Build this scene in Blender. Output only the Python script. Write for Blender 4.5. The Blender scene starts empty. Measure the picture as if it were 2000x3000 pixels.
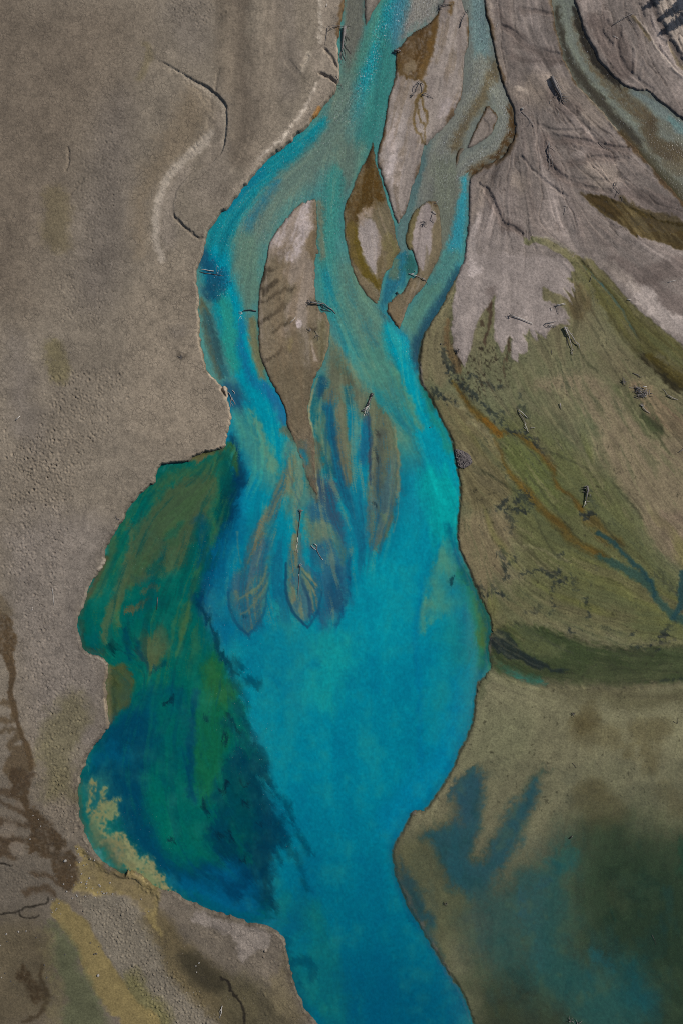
import bpy, bmesh, math, random
import numpy as np
from mathutils import Vector

# ------------------------------------------------------------------ camera, sky, sun, exposure
scene = bpy.context.scene
COL = scene.collection
U = 0.05                      # metres per photo pixel: the frame shows about 100 x 150 m of river delta

cam_data = bpy.data.cameras.new('camera')
cam = bpy.data.objects.new('camera', cam_data)
COL.objects.link(cam)
cam.location = (0.0, 0.0, 100.0)
cam.rotation_euler = (0.0, 0.0, 0.0)
cam_data.sensor_fit = 'VERTICAL'
cam_data.sensor_height = 36.0
cam_data.lens = 24.0
cam_data.clip_start = 1.0
cam_data.clip_end = 20000.0
scene.camera = cam

SUN_EL = math.radians(38.0)
SUN_AZ = math.radians(33.0)   # counter-clockwise from +X: light comes from the upper right
SUN_DIR = Vector((math.cos(SUN_EL) * math.cos(SUN_AZ), math.cos(SUN_EL) * math.sin(SUN_AZ), math.sin(SUN_EL)))
world = bpy.data.worlds.new('World')
scene.world = world
world.use_nodes = True
wn = world.node_tree
wn.nodes.clear()
sky = wn.nodes.new('ShaderNodeTexSky')
sky.sky_type = 'NISHITA'
sky.sun_disc = False
sky.sun_elevation = SUN_EL
sky.sun_rotation = math.pi / 2 - SUN_AZ
bg = wn.nodes.new('ShaderNodeBackground')
bg.inputs['Strength'].default_value = 0.05
wo = wn.nodes.new('ShaderNodeOutputWorld')
wn.links.new(sky.outputs[0], bg.inputs[0])
wn.links.new(bg.outputs[0], wo.inputs[0])

sun_data = bpy.data.lights.new('sun', 'SUN')
sun_data.energy = 3.2
sun_data.angle = math.radians(0.5)
sun_data.color = (1.0, 0.955, 0.90)
sun = bpy.data.objects.new('sun', sun_data)
COL.objects.link(sun)
sun.rotation_euler = SUN_DIR.to_track_quat('Z', 'Y').to_euler()
sun.location = (40, 30, 60)

scene.view_settings.view_transform = 'Standard'
scene.view_settings.look = 'None'
scene.view_settings.exposure = 0.0
scene.view_settings.gamma = 1.0
scene.cycles.use_denoising = False
scene.cycles.filter_width = 0.95
scene.cycles.max_bounces = 5
scene.cycles.diffuse_bounces = 2
scene.cycles.transparent_max_bounces = 6
scene.cycles.caustics_reflective = False
scene.cycles.caustics_refractive = False

K = np.array([0.715, 0.69, 0.695])      # light reaching flat ground: photo colour / K = surface colour

# ------------------------------------------------------------------ survey grid (in photo pixels, y down)
STEP = 2.5
_far = np.geomspace(30.0, 60000.0, 22)
xs = np.concatenate([(-200.0 - _far)[::-1], np.arange(-200.0, 2200.0 + 0.1, STEP), 2200.0 + _far])
ys = np.concatenate([(-200.0 - _far)[::-1], np.arange(-200.0, 3200.0 + 0.1, STEP), 3200.0 + _far])
NX, NY = len(xs), len(ys)
X, Y = np.meshgrid(xs, ys)
X = X.astype(np.float32)
Y = Y.astype(np.float32)

def _h(ix, iy, seed):
    n = (ix.astype(np.int64) * 374761393 + iy.astype(np.int64) * 668265263 + seed * 1442695041) & 0xFFFFFFFF
    n = ((n ^ (n >> 13)) * 1274126177) & 0xFFFFFFFF
    n = n ^ (n >> 16)
    return (n & 0xFFFFFF).astype(np.float32) / float(0xFFFFFF)

def vnoise(x, y, seed):
    x0 = np.floor(x)
    y0 = np.floor(y)
    fx = (x - x0).astype(np.float32)
    fy = (y - y0).astype(np.float32)
    fx = fx * fx * (3 - 2 * fx)
    fy = fy * fy * (3 - 2 * fy)
    a = _h(x0, y0, seed); b = _h(x0 + 1, y0, seed)
    c = _h(x0, y0 + 1, seed); d = _h(x0 + 1, y0 + 1, seed)
    return (a + (b - a) * fx) * (1 - fy) + (c + (d - c) * fx) * fy

def fbm(scale, octaves=3, seed=1, ax=1.0, ay=1.0, ang=0.0, x=None, y=None):
    """0-centred noise, about -1..1; ang turns the long axis (degrees, y down)"""
    x = X if x is None else x
    y = Y if y is None else y
    if ang:
        ca, sa = math.cos(math.radians(ang)), math.sin(math.radians(ang))
        x, y = x * ca + y * sa, -x * sa + y * ca
    out = 0.0
    amp, tot = 1.0, 0.0
    for o in range(octaves):
        out = out + amp * (vnoise(x / (scale * ax), y / (scale * ay), seed + 17 * o) * 2 - 1)
        tot += amp
        amp *= 0.55
        scale *= 0.5
    return (out / tot * 1.5).astype(np.float32)

def sstep(a, b, v):
    t = np.clip((v - a) / (b - a), 0.0, 1.0)
    return t * t * (3 - 2 * t)

N_big = fbm(420, 3, 11)
N_med = fbm(110, 3, 12)
N_small = fbm(34, 3, 13)
N_fine = fbm(9, 2, 14)
N_vert = fbm(14, 3, 15, ay=9.0)            # streaks down the picture
N_diag = fbm(14, 3, 16, ax=8.0, ang=52.0)  # streaks down to the right
N_fan = fbm(16, 3, 18, ax=7.0, ang=33.0)
# lineation that spreads from the head of the delta, as the floods ran
_r = np.hypot(X - 1280, Y + 420); _t = np.arctan2(X - 1280, Y + 420) * 1500.0
N_rad = fbm(20, 4, 19, ay=9.0, x=_t + 5 * N_small, y=_r)
N_rad2 = fbm(8, 3, 20, ay=10.0, x=_t + 3 * N_small, y=_r)
N_speck = fbm(6, 2, 33)
EDGE_N = N_speck * 0.35 + N_fine * 0.6 + N_small * 0.35
WARPS = {
    0: None,
    1: (fbm(26, 3, 21) * 5 + fbm(9, 2, 22) * 2.2, fbm(26, 3, 23) * 5 + fbm(9, 2, 24) * 2.2),
    2: (fbm(90, 4, 25) * 24, fbm(90, 4, 26) * 24),
    3: (fbm(45, 4, 27) * 22, fbm(45, 4, 28) * 22),
    4: (fbm(16, 3, 29, ay=4.0) * 12, fbm(30, 3, 30, ay=5.0) * 34),      # feathered downstream
    5: (fbm(22, 3, 31, ax=4.0, ang=55) * 14, fbm(22, 3, 32, ax=4.0, ang=55) * 18),
}

TILE = {'W': (0, 0, 1 / 1.2755), 'X': (0, 0, 1.0)}
TILE['W'] = (0, 0, 2000 / 1568.0)
for _i, _t in enumerate('ABCDEFGHIJKL'):
    TILE[_t] = ((0, 650, 1300)[_i % 3], 750 * (_i // 3), 1 / 2.24)

def P(s):
    """survey notes: tile letter, then points"""
    ox, oy, k = 0, 0, 1.0
    out = []
    for tok in s.split():
        if tok in TILE:
            ox, oy, k = TILE[tok]
        else:
            a, b = tok.split(',')
            out.append((ox + float(a) * k, oy + float(b) * k))
    return np.array(out, dtype=np.float64)

def chaikin(p, closed=True, n=1):
    for _ in range(n):
        if closed:
            q = np.roll(p, -1, axis=0)
            a = p * 0.75 + q * 0.25
            b = p * 0.25 + q * 0.75
            p = np.stack([a, b], 1).reshape(-1, p.shape[1])
        else:
            a = p[:-1] * 0.75 + p[1:] * 0.25
            b = p[:-1] * 0.25 + p[1:] * 0.75
            m = np.stack([a, b], 1).reshape(-1, p.shape[1])
            p = np.concatenate([p[:1], m, p[-1:]])
    return p

def sdf_pts(x, y, p):
    x = x.astype(np.float64); y = y.astype(np.float64)
    d2 = np.full(x.shape, 1e18)
    inside = np.zeros(x.shape, bool)
    n = len(p)
    for i in range(n):
        ax, ay = p[i]
        bx, by = p[(i + 1) % n]
        ex, ey = bx - ax, by - ay
        L = ex * ex + ey * ey
        if L < 1e-9:
            continue
        px, py = x - ax, y - ay
        t = np.clip((px * ex + py * ey) / L, 0, 1)
        qx, qy = px - ex * t, py - ey * t
        np.minimum(d2, qx * qx + qy * qy, out=d2)
        if ay != by:
            c = (ay > y) != (by > y)
            inside ^= c & (x < ax + ex * (y - ay) / ey)
    d = np.sqrt(d2)
    return np.where(inside, d, -d).astype(np.float32)

def box(p, m):
    i0, i1 = np.searchsorted(xs, [p[:, 0].min() - m, p[:, 0].max() + m])
    j0, j1 = np.searchsorted(ys, [p[:, 1].min() - m, p[:, 1].max() + m])
    return slice(max(j0 - 1, 0), min(j1 + 1, NY)), slice(max(i0 - 1, 0), min(i1 + 1, NX))

def warped(sl, w, amp):
    x, y = X[sl], Y[sl]
    if w:
        wx, wy = WARPS[w]
        x = x + wx[sl] * amp
        y = y + wy[sl] * amp
    return x, y

def sdf(s, m=60.0, w=1, amp=1.0, ch=1):
    """signed distance (px, positive inside) to a surveyed outline"""
    p = P(s) if isinstance(s, str) else s
    p = chaikin(p, True, ch) if ch else p
    sl = box(p, m)
    x, y = warped(sl, w, amp)
    if x.size < 120000:
        return sl, sdf_pts(x, y, p)
    st = 8
    c = sdf_pts(x[::st, ::st], y[::st, ::st], p)
    big = np.repeat(np.repeat(c, st, 0), st, 1)[:x.shape[0], :x.shape[1]].copy()
    near = np.abs(big) < m + 60.0
    big[near] = sdf_pts(x[near], y[near], p)
    return sl, big

def line_d(s, width, m=60.0, w=1, amp=1.0, ch=1):
    """distance outside a tapering band; width is a half width or a list per point"""
    p = P(s) if isinstance(s, str) else s
    ws = np.array(width if hasattr(width, '__len__') else [width] * len(p), dtype=np.float64)
    if len(ws) != len(p):
        ws = np.interp(np.linspace(0, 1, len(p)), np.linspace(0, 1, len(ws)), ws)
    q = np.column_stack([p, ws])
    q = chaikin(q, False, ch) if ch else q
    sl = box(q[:, :2], m + ws.max())
    x, y = warped(sl, w, amp)
    best = np.full(x.shape, 1e9, np.float32)
    for i in range(len(q) - 1):
        ax, ay, wa = q[i]
        bx, by, wb = q[i + 1]
        ex, ey = bx - ax, by - ay
        L = ex * ex + ey * ey + 1e-9
        t = np.clip(((x - ax) * ex + (y - ay) * ey) / L, 0, 1)
        d = np.hypot(x - ax - ex * t, y - ay - ey * t) - (wa + (wb - wa) * t)
        np.minimum(best, d, out=best)
    return sl, best

def area(s, soft=6.0, w=1, amp=1.0, ch=1):
    sl, d = sdf(s, soft * 1.5 + 30 * amp + 10, w, amp, ch)
    a = sstep(-soft, soft, d)
    return sl, np.clip(a + EDGE_N[sl] * a * (1 - a) * 2.6 * min(1.0, 16.0 / soft), 0, 1)

def band(s, width, soft=6.0, w=1, amp=1.0, ch=1):
    sl, d = line_d(s, width, soft * 1.5 + 30 * amp + 10, w, amp, ch)
    a = 1 - sstep(-soft * 0.5, soft, d)
    return sl, np.clip(a + EDGE_N[sl] * a * (1 - a) * 2.6 * min(1.0, 16.0 / soft), 0, 1)

def mat_of(s, width, grain=1.0, w=3, amp=.5):
    """granular mat: dense in the middle, crumbling into specks"""
    sl, d = line_d(s, width, 40, w, amp)
    ws = np.max(width)
    v = 0.16 - d / (ws * 0.9 + 5) + (N_speck[sl] * 0.95 + N_small[sl] * 0.35) * grain
    return sl, sstep(-0.05, 0.40, v) * (d < ws * 1.6 + 8)

def rgb(c):
    return np.array(c, np.float32) / 255.0

def put(field, m, value, op=1.0, tex=None, k=0.0):
    sl, a = m
    a = a * op
    if tex is not None:
        a = np.clip(a * (1 + k * tex[sl]), 0, 1)
    if field.ndim == 3:
        field[sl] += (rgb(value) - field[sl]) * a[..., None]
    else:
        field[sl] += (value - field[sl]) * a

def smear(F, dx, dy):
    """carry a painted field along small eddies, so that no edge stays ruler-drawn"""
    gx = np.clip(np.arange(NX)[None, :] + dx / STEP, 0, NX - 1.001)
    gy = np.clip(np.arange(NY)[:, None] + dy / STEP, 0, NY - 1.001)
    i = gx.astype(np.int32); j = gy.astype(np.int32)
    fx = (gx - i).astype(np.float32); fy = (gy - j).astype(np.float32)
    if F.ndim == 3:
        fx = fx[..., None]; fy = fy[..., None]
    return (F[j, i] * (1 - fx) + F[j, i + 1] * fx) * (1 - fy) + (F[j + 1, i] * (1 - fx) + F[j + 1, i + 1] * fx) * fy

# ------------------------------------------------------------------ which way the water ran: streamlines, and noise combed along them
STREAMS = ["X 1150,-200 1130,40 1070,180 1000,330 850,480 720,560 640,680 620,780 650,950 700,1080 760,1200 790,1340 750,1480 730,1700 760,1850 850,2050 950,2300",
 "X 1010,-100 1010,100 1000,240", "X 950,560 960,700 980,850 1060,1010 1150,1170 1230,1350 1250,1550 1180,1750 1100,2000 1080,2300 1120,2600 1220,2900 1280,3300",
 "X 1000,420 970,560 990,700 1030,860 1100,1010", "X 1395,-200 1400,60 1430,200 1370,310 1300,437 1300,600 1330,690 1290,830 1210,960 1190,1050 1240,1200 1290,1350 1330,1500",
 "X 1425,230 1490,330 1490,400 1420,460 1360,500 1345,600 1345,700", "X 1235,500 1200,640 1175,750 1165,830 1120,890 1160,1000", "X 1100,60 1090,300 1050,450 1020,570 1010,680 1040,800 1110,920",
 "X 955,1040 935,1150 950,1300 1000,1470 1030,1560", "X 1015,1180 1030,1350 1050,1550 1050,1700", "X 1080,1190 1085,1400 1070,1600 1080,1700", "X 1120,1180 1160,1300 1165,1450 1110,1610", "X 900,1250 910,1400 880,1500 870,1700 900,1830",
 "X 940,1500 970,1650 990,1780", "X 830,1450 760,1600 730,1750 740,1860", "X 880,1500 860,1650 880,1820", "X 1000,1750 1000,2000 1050,2400 1100,2700", "X 1320,1480 1330,1750 1300,2000 1200,2250 1130,2450", "X 1340,1350 1390,1500 1430,1700 1385,1950 1290,2200 1150,2420",
 "X 660,1360 600,1500 560,1650 520,1800 480,2000 450,2200 480,2400 560,2550 700,2650 850,2700", "X 480,1420 400,1550 330,1700 290,1850 340,1920 420,1960", "X 560,1420 450,1520 380,1650 350,1800", "X 640,1850 600,2050 610,2250 690,2430 800,2600",
 "X 700,1900 790,2130 860,2350 930,2540", "X 260,2250 270,2400 330,2550 450,2640", "X 500,1700 450,1850 440,2000 380,2150 350,2300 400,2450",
 "X 1630,-200 1635,40 1680,200 1770,340 1900,470 2010,560 2200,700", "X 1700,-200 1700,40 1740,180 1830,280 1960,340 2200,480", "X 1640,300 1750,420 1880,560 2030,680",
 "X 1450,-200 1480,200 1530,420 1540,520", "X 1450,520 1430,700 1390,860 1370,1030", "X 1530,500 1550,800 1550,960", "X 1600,430 1690,700 1720,860 1690,1000", "X 1640,430 1760,560 1860,700 2000,830", "X 1560,100 1610,260 1700,400 1800,530 2000,700",
 "X 1800,-100 1830,120 1920,260 2050,420", "X 1740,0 1790,200 1860,300", "X 1720,600 1850,690 2050,770", "X 1560,690 1680,760 1790,870 1900,1000 2050,1130",
 "X 1330,1050 1360,1150 1430,1220 1550,1350 1700,1500 1850,1620 2050,1790", "X 1560,1020 1680,1230 1790,1430 1930,1650", "X 1700,900 1800,1050 1900,1250 2050,1420", "X 1750,850 1880,1060 2050,1180", "X 1480,1000 1560,1160 1650,1300 1760,1480 1900,1640",
 "X 1350,1350 1470,1480 1620,1600 1800,1690 2050,1800", "X 1400,1650 1480,1760 1620,1850 1800,1900 2050,1930", "X 1400,1560 1500,1690 1650,1770 1850,1840 2050,1850", "X 1430,1850 1600,1950 1800,1990 2100,1990", "X 1440,2000 1600,2060 1900,2060",
 "X 1700,2020 1620,2200 1500,2400 1450,2600 1430,2800", "X 1560,2080 1480,2250 1400,2400 1330,2480", "X 1850,2100 1760,2400 1710,2620 1800,2800 1950,2950", "X 1250,2450 1320,2650 1430,2900", "X 1640,2450 1600,2650 1640,2850 1750,3000", "X 1950,2200 1900,2500 1920,2800",
 "X 1210,120 1140,380 1115,520 1125,600 1165,680", "X 1310,30 1270,250 1225,430 1180,620", "X 910,590 840,780 815,960 850,1100 900,1300 930,1470", "X 920,700 920,900 930,1040", "X 1060,580 1020,700 1060,830 1110,900", "X 1250,600 1235,700 1225,800 1170,960",
 "X 30,1600 55,1900 70,2100 105,2350 180,2480 250,2580", "X 170,2650 270,2800 420,3050", "X 430,2650 540,2850 700,3050", "X 560,2700 640,2830 760,2950", "X 100,-100 100,900 150,1500", "X 700,-100 690,400", "X 400,-100 420,900 350,1400"]
def _flow():
    P_, D_ = [], []
    for s in STREAMS:
        p = chaikin(P(s), False, 2)
        for a, b in zip(p[:-1], p[1:]):
            L = np.hypot(*(b - a)); n = max(1, int(L / 22))
            for k in range(n):
                P_.append(a + (b - a) * (k + .5) / n); D_.append((b - a) / L)
    P_ = np.array(P_, np.float32); D_ = np.array(D_, np.float32)
    st = 12
    cx, cy = X[::st, ::st], Y[::st, ::st]
    fx = np.zeros(cx.shape, np.float32); fy = np.zeros(cx.shape, np.float32)
    for r0 in range(0, cx.shape[0], 8):
        dx = cx[r0:r0 + 8, :, None] - P_[:, 0]; dy = cy[r0:r0 + 8, :, None] - P_[:, 1]
        w = 1.0 / (dx * dx + dy * dy + 150.0) ** 2
        fx[r0:r0 + 8] = (w * D_[:, 0]).sum(-1); fy[r0:r0 + 8] = (w * D_[:, 1]).sum(-1)
    n = np.hypot(fx, fy) + 1e-20
    fx /= n; fy /= n
    jj = np.minimum(np.arange(NY) / st, cx.shape[0] - 1.001); ii = np.minimum(np.arange(NX) / st, cx.shape[1] - 1.001)
    j = jj.astype(int)[:, None]; i = ii.astype(int)[None, :]
    a = (jj[:, None] - j).astype(np.float32); b = (ii[None, :] - i).astype(np.float32)
    def up(f):
        return (f[j, i] * (1 - b) + f[j, i + 1] * b) * (1 - a) + (f[j + 1, i] * (1 - b) + f[j + 1, i + 1] * b) * a
    ux, uy = up(fx), up(fy)
    n = np.hypot(ux, uy) + 1e-6
    return ux / n, uy / n
FX, FY = _flow()
# small wander so the threads braid
_w = 0.22 * N_small + 0.12 * N_med
FX, FY = FX * np.cos(_w) - FY * np.sin(_w), FX * np.sin(_w) + FY * np.cos(_w)

def comb(noise, length, step=2.0):
    """average a noise along the streamlines"""
    acc = noise.copy(); cnt = 1
    for sg in (1.0, -1.0):
        px = np.broadcast_to(np.arange(NX, dtype=np.float32)[None, :], X.shape).copy()
        py = np.broadcast_to(np.arange(NY, dtype=np.float32)[:, None], X.shape).copy()
        for k in range(length):
            i = np.clip(px + .5, 0, NX - 1).astype(np.int32); j = np.clip(py + .5, 0, NY - 1).astype(np.int32)
            px += sg * step * FX[j, i]; py += sg * step * FY[j, i]
            i = np.clip(px + .5, 0, NX - 1).astype(np.int32); j = np.clip(py + .5, 0, NY - 1).astype(np.int32)
            acc += noise[j, i]; cnt += 1
    acc /= cnt
    return ((acc - acc.mean()) / (acc.std() + 1e-6) * 0.5).astype(np.float32)
_rn = np.random.default_rng(3)
T_fine = comb(_rn.standard_normal(X.shape).astype(np.float32) + 1.2 * fbm(7, 2, 101), 16, 1.5)
T_mid = comb(fbm(17, 2, 102), 26, 2.0)
T_big = comb(fbm(48, 2, 103), 26, 4.0)

# ------------------------------------------------------------------ shorelines: S > 0 on land, S < 0 in the channels
S = np.full(X.shape, -300.0, np.float32)

def land(s, w=1, amp=1.0, ch=1):
    sl, d = sdf(s, 80, w, amp, ch)
    S[sl] = np.maximum(S[sl], d)

def water_cut(s, w=1, amp=1.0, ch=1):
    sl, d = sdf(s, 80, w, amp, ch)
    S[sl] = np.minimum(S[sl], -d)

LEFT_BANK = ("X 1020,-60000 1012,-200 B 805,0 800,60 785,130 770,190 760,250 758,330 765,400 768,470 762,560 745,610 "
  "700,660 650,720 600,790 540,860 480,900 440,940 380,985 300,1045 240,1110 190,1170 140,1230 95,1300 60,1350 5,1400 "
  "A 1440,1415 1420,1450 1370,1510 1345,1580 1335,1680 D 1330,10 1300,80 1285,110 1300,200 1312,270 1305,360 1312,480 1322,600 "
  "1340,700 1370,770 1440,840 1462,858 1503,852 1500,900 1505,960 1520,1030 1515,1110 1495,1150 1485,1210 1485,1255 "
  "1440,1270 1350,1290 1270,1320 1215,1360 1150,1350 1090,1365 1040,1385 1030,1430 1028,1480 960,1520 920,1560 880,1610 "
  "835,1655 G 825,15 800,60 780,90 750,140 730,160 710,220 690,270 700,330 660,385 610,440 575,500 560,570 540,640 525,690 "
  "512,730 515,790 530,850 555,905 590,940 640,940 690,955 722,1000 705,1060 695,1130 700,1220 710,1310 722,1390 728,1405 "
  "680,1450 640,1510 600,1570 565,1620 552,1680 J 525,70 515,150 515,250 530,320 550,390 575,450 600,510 640,570 690,620 "
  "740,660 790,690 840,700 870,660 950,720 1050,790 1120,800 1170,830 1230,870 1330,900 1400,935 1480,960 K 0,960 90,975 190,1010 280,1030 350,1065 "
  "410,1110 425,1180 440,1270 455,1370 480,1440 520,1500 545,1570 590,1640 630,1680 X 960,3060 1010,3300 1100,4200 1100,60000 "
  "-60000,60000 -60000,-60000")
land(LEFT_BANK, 1, 0.75)
RIGHT_BANK = ("X 1415,-60000 1412,-200 C 252,0 290,150 320,320 350,450 380,550 420,640 450,700 468,790 462,880 430,960 390,1020 280,1075 "
  "180,1150 160,1200 155,1350 150,1500 135,1640 E 1568,80 1500,190 1420,350 1350,460 1310,540 1290,640 1280,740 1300,820 "
  "1340,900 1390,980 1440,1080 1490,1170 1520,1290 1545,1420 1555,1540 1555,1660 I 80,100 85,200 120,310 160,390 205,480 "
  "220,560 270,620 295,680 305,760 285,830 295,960 305,1020 270,1080 215,1110 205,1200 195,1330 165,1450 120,1520 85,1600 "
  "50,1680 K 1450,110 1390,190 1330,270 1280,275 1235,290 1225,340 1190,400 1140,480 1115,540 1125,640 1150,750 1200,870 "
  "1280,1010 1380,1180 1460,1310 1530,1420 L 60,1380 120,1480 160,1580 190,1680 X 1400,3080 1440,3300 1560,4200 1560,60000 "
  "60000,60000 60000,-60000")
land(RIGHT_BANK, 1, 0.6)
CHANNEL_RIGHT = ("X 1590,-60000 1600,-200 C 700,0 720,80 725,150 750,260 790,380 820,460 870,550 950,640 1020,710 1080,790 1150,860 1250,960 "
  "1360,1100 1450,1190 1568,1330 X 2060,660 2300,900 4200,2000 4200,1500 2400,620 2060,390 C 1568,790 1480,720 1400,660 1340,590 1240,590 1170,560 1090,490 1020,410 970,320 920,220 "
  "880,100 840,0 X 1660,-200 1655,-60000")
water_cut(CHANNEL_RIGHT, 1, 0.6)
land("X 1062,-60000 1064,-200 B 930,0 925,60 932,130 940,190 960,150 990,90 1020,40 1045,0 X 1135,-60 1180,-200 1180,-60000", 1, 0.4)
CENTRE_ISLAND = ("X 1310,-60000 1310,-200 B 1452,0 1415,70 1380,140 1290,190 1200,260 1145,315 1130,360 1135,440 1122,530 1095,600 1075,700 1060,800 "
  "1040,900 1020,980 1010,1040 1020,1100 1045,1170 1075,1270 1100,1360 1130,1440 1155,1505 1180,1440 1220,1360 1240,1250 "
  "1270,1170 1300,1110 1310,1040 1325,960 1350,930 1400,890 1450,850 1500,790 1550,720 C 60,730 100,680 125,600 128,500 135,400 "
  "150,330 175,220 165,150 150,90 130,40 115,0 X 1345,-200 1345,-60000")
land(CENTRE_ISLAND, 1, 0.5)
land("C 280,695 240,750 200,830 160,920 142,985 200,960 270,920 320,870 340,810 360,760 330,730 300,700", 1, 0.4)
land("C 130,970 100,965 75,1000 68,1060 70,1130 90,1090 110,1010 135,980", 1, 0.3)
MID_BAR = ("B 600,1290 520,1340 430,1420 350,1520 300,1600 290,1660 E 270,100 245,190 235,260 232,340 232,450 235,560 240,640 270,720 "
  "310,810 345,870 375,940 400,990 415,1030 420,1100 440,1160 500,1320 560,1500 615,1580 640,1600 632,1480 622,1330 618,1240 600,1180 580,1090 572,1000 580,930 600,850 "
  "630,780 670,700 700,620 715,520 710,430 690,380 640,350 625,290 615,200 615,100 618,0 B 640,1650 625,1600 630,1500 632,1400 625,1320")
land(MID_BAR, 1, 0.5)
ALGAE_FLAT = ("B 1000,870 970,980 915,1090 870,1180 845,1260 800,1330 785,1400 790,1500 810,1600 820,1680 E 850,90 880,180 910,230 960,290 1025,342 1042,265 1056,215 "
  "1062,150 1110,100 1130,40 1150,0 B 1185,1650 1160,1600 1145,1540 1150,1510 1130,1450 1090,1330 1060,1200 1015,1060 1010,1000")
land(ALGAE_FLAT, 1, 0.5)
EAST_ISLAND = ("X 1250,585 1222,600 1200,630 1186,680 1183,705 1190,728 1208,742 1215,765 1222,790 1214,806 1196,812 E 1205,200 1150,262 1090,312 1072,360 1080,400 1110,440 1165,512 1180,440 "
  "1230,300 1330,200 1400,60 X 1292,740 1296,700 1292,650 1288,610 1270,575")
land(EAST_ISLAND, 1, 0.4)

# shores that lie across the current fray into threads
CARRY = 9 * T_mid + 5 * T_fine
_lb = area(LEFT_BANK, 14, 1, .75); _c = np.ones(X.shape, np.float32); _c[_lb[0]] -= _lb[1]
CARRY = CARRY * _c
S = smear(S, FX * CARRY * .8, FY * CARRY * .8)

# how high each piece of land stands above the river (metres)
LH = np.full(X.shape, 0.14, np.float32)
put(LH, area(RIGHT_BANK, 6, 1, .6), 0.20)
m = area(LEFT_BANK, 3, 1, 0.75); put(LH, m, 0.62)
put(LH, area("J 300,350 560,470 760,700 1160,830 K 0,960 420,1100 650,1700 X 960,3600 -900,3600 -900,2640 J 0,700", 60, 2), 0.30)
put(LH, area("D 1000,1480 830,1600 G 690,270 560,570 500,730 520,880 590,960 720,1010 690,1250 720,1400 540,1680 J 500,200 560,430 200,200 G 300,1000 300,200 700,-200", 60, 2), 0.34)
put(LH, area(ALGAE_FLAT, 4, 1, 0.5), 0.05)
put(LH, area("E 430,1160 500,1180 590,1180 622,1330 640,1600 560,1500", 20, 1), -0.04)
# the wet flats east of the river
put(LH, area("C 135,1640 E 1568,80 1290,640 1300,820 1555,1560 I 90,300 305,760 300,1020 215,1110 195,1330 0,1680 L -100,1310 60,1680 X 1340,3400 4000,3400 4000,900 "
             "C 1568,1560 1100,1560 F 830,120 800,300 700,480 500,520 300,640 140,740 60,560", 14, 1), 0.045)
put(LH, area("I 300,1055 420,1090 560,1140 800,1150 1000,1180 1300,1190 1568,1170 X 4000,2030 4000,3500 1400,3500 L 60,1680 -80,1380 K 1000,640 1000,540 1225,340 1330,272 I 195,1400 210,1120", 22, 1), 0.05)
put(LH, area("K 1220,340 1330,330 1480,250 L 60,60 300,-80 500,-60 700,-60 X 2400,2250 4000,2250 4000,3500 1400,3500 L 60,1680 -80,1380 K 1000,640 1000,540", 30, 2), -0.09)
put(LH, area("I 300,770 400,740 640,760 900,850 1100,910 1568,880 X 2400,1880 2400,2030 I 1568,1140 1300,1150 1050,1160 800,1150 600,1145 440,1110 240,1040", 12, 1), -0.075)
put(LH, area("C 900,1275 960,1280 1050,1310 1110,1310 1200,1350 1300,1390 1400,1440 1568,1480 X 2300,760 2300,850 C 1568,1650 1480,1620 1420,1600 1330,1570 1240,1550 1200,1500 1140,1450 1060,1430 1000,1380 940,1330", 8, 1), -0.03)

LH = smear(LH, FX * CARRY * .8, FY * CARRY * .8)
BED = -0.45 + 0.05 * N_med
EDGE = np.where(LH > 0.25, 3.5, 8.0).astype(np.float32)
EDGE[X > 1420] = 4.0
H = BED + (LH - BED) * sstep(-EDGE, EDGE, S)

# ------------------------------------------------------------------ relief on the land
dry = sstep(4, 16, S)
H += dry * (0.010 * N_small + 0.006 * N_fine) * (1 + 0.6 * (LH > 0.15))
# old meander on the left terrace: sharp outer scarp, gentle inner slope facing the sun
SCARP = "A 1060,410 1130,450 1250,520 1370,580 1430,630 1490,690 1497,780 1495,860 1480,980 1420,1060 1350,1110 1290,1125 1200,1210 1150,1300 1145,1420 1180,1460 1230,1510 1300,1580 1350,1585"
m1 = area(SCARP + " 1500,2300 700,2300 300,1200 500,500 900,350", 2.2, 1, 0.35)
m2 = area("A 1000,380 1280,560 1390,700 1395,820 1330,930 1240,1020 1150,1120 1070,1240 1030,1400 1022,1500 1040,1650 D 1070,10 1200,40 1400,0 A 1700,1500 1700,300 1300,100", 26, 1, 0.5)
M = np.zeros(X.shape, np.float32); M[m1[0]] = m1[1]
M2 = np.zeros(X.shape, np.float32); M2[m2[0]] = m2[1]
OLD = M * M2
OLD *= 1 - sstep(640, 800, Y)
H -= OLD * 0.30 * (1 - 0.75 * sstep(430, 640, Y))
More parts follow.
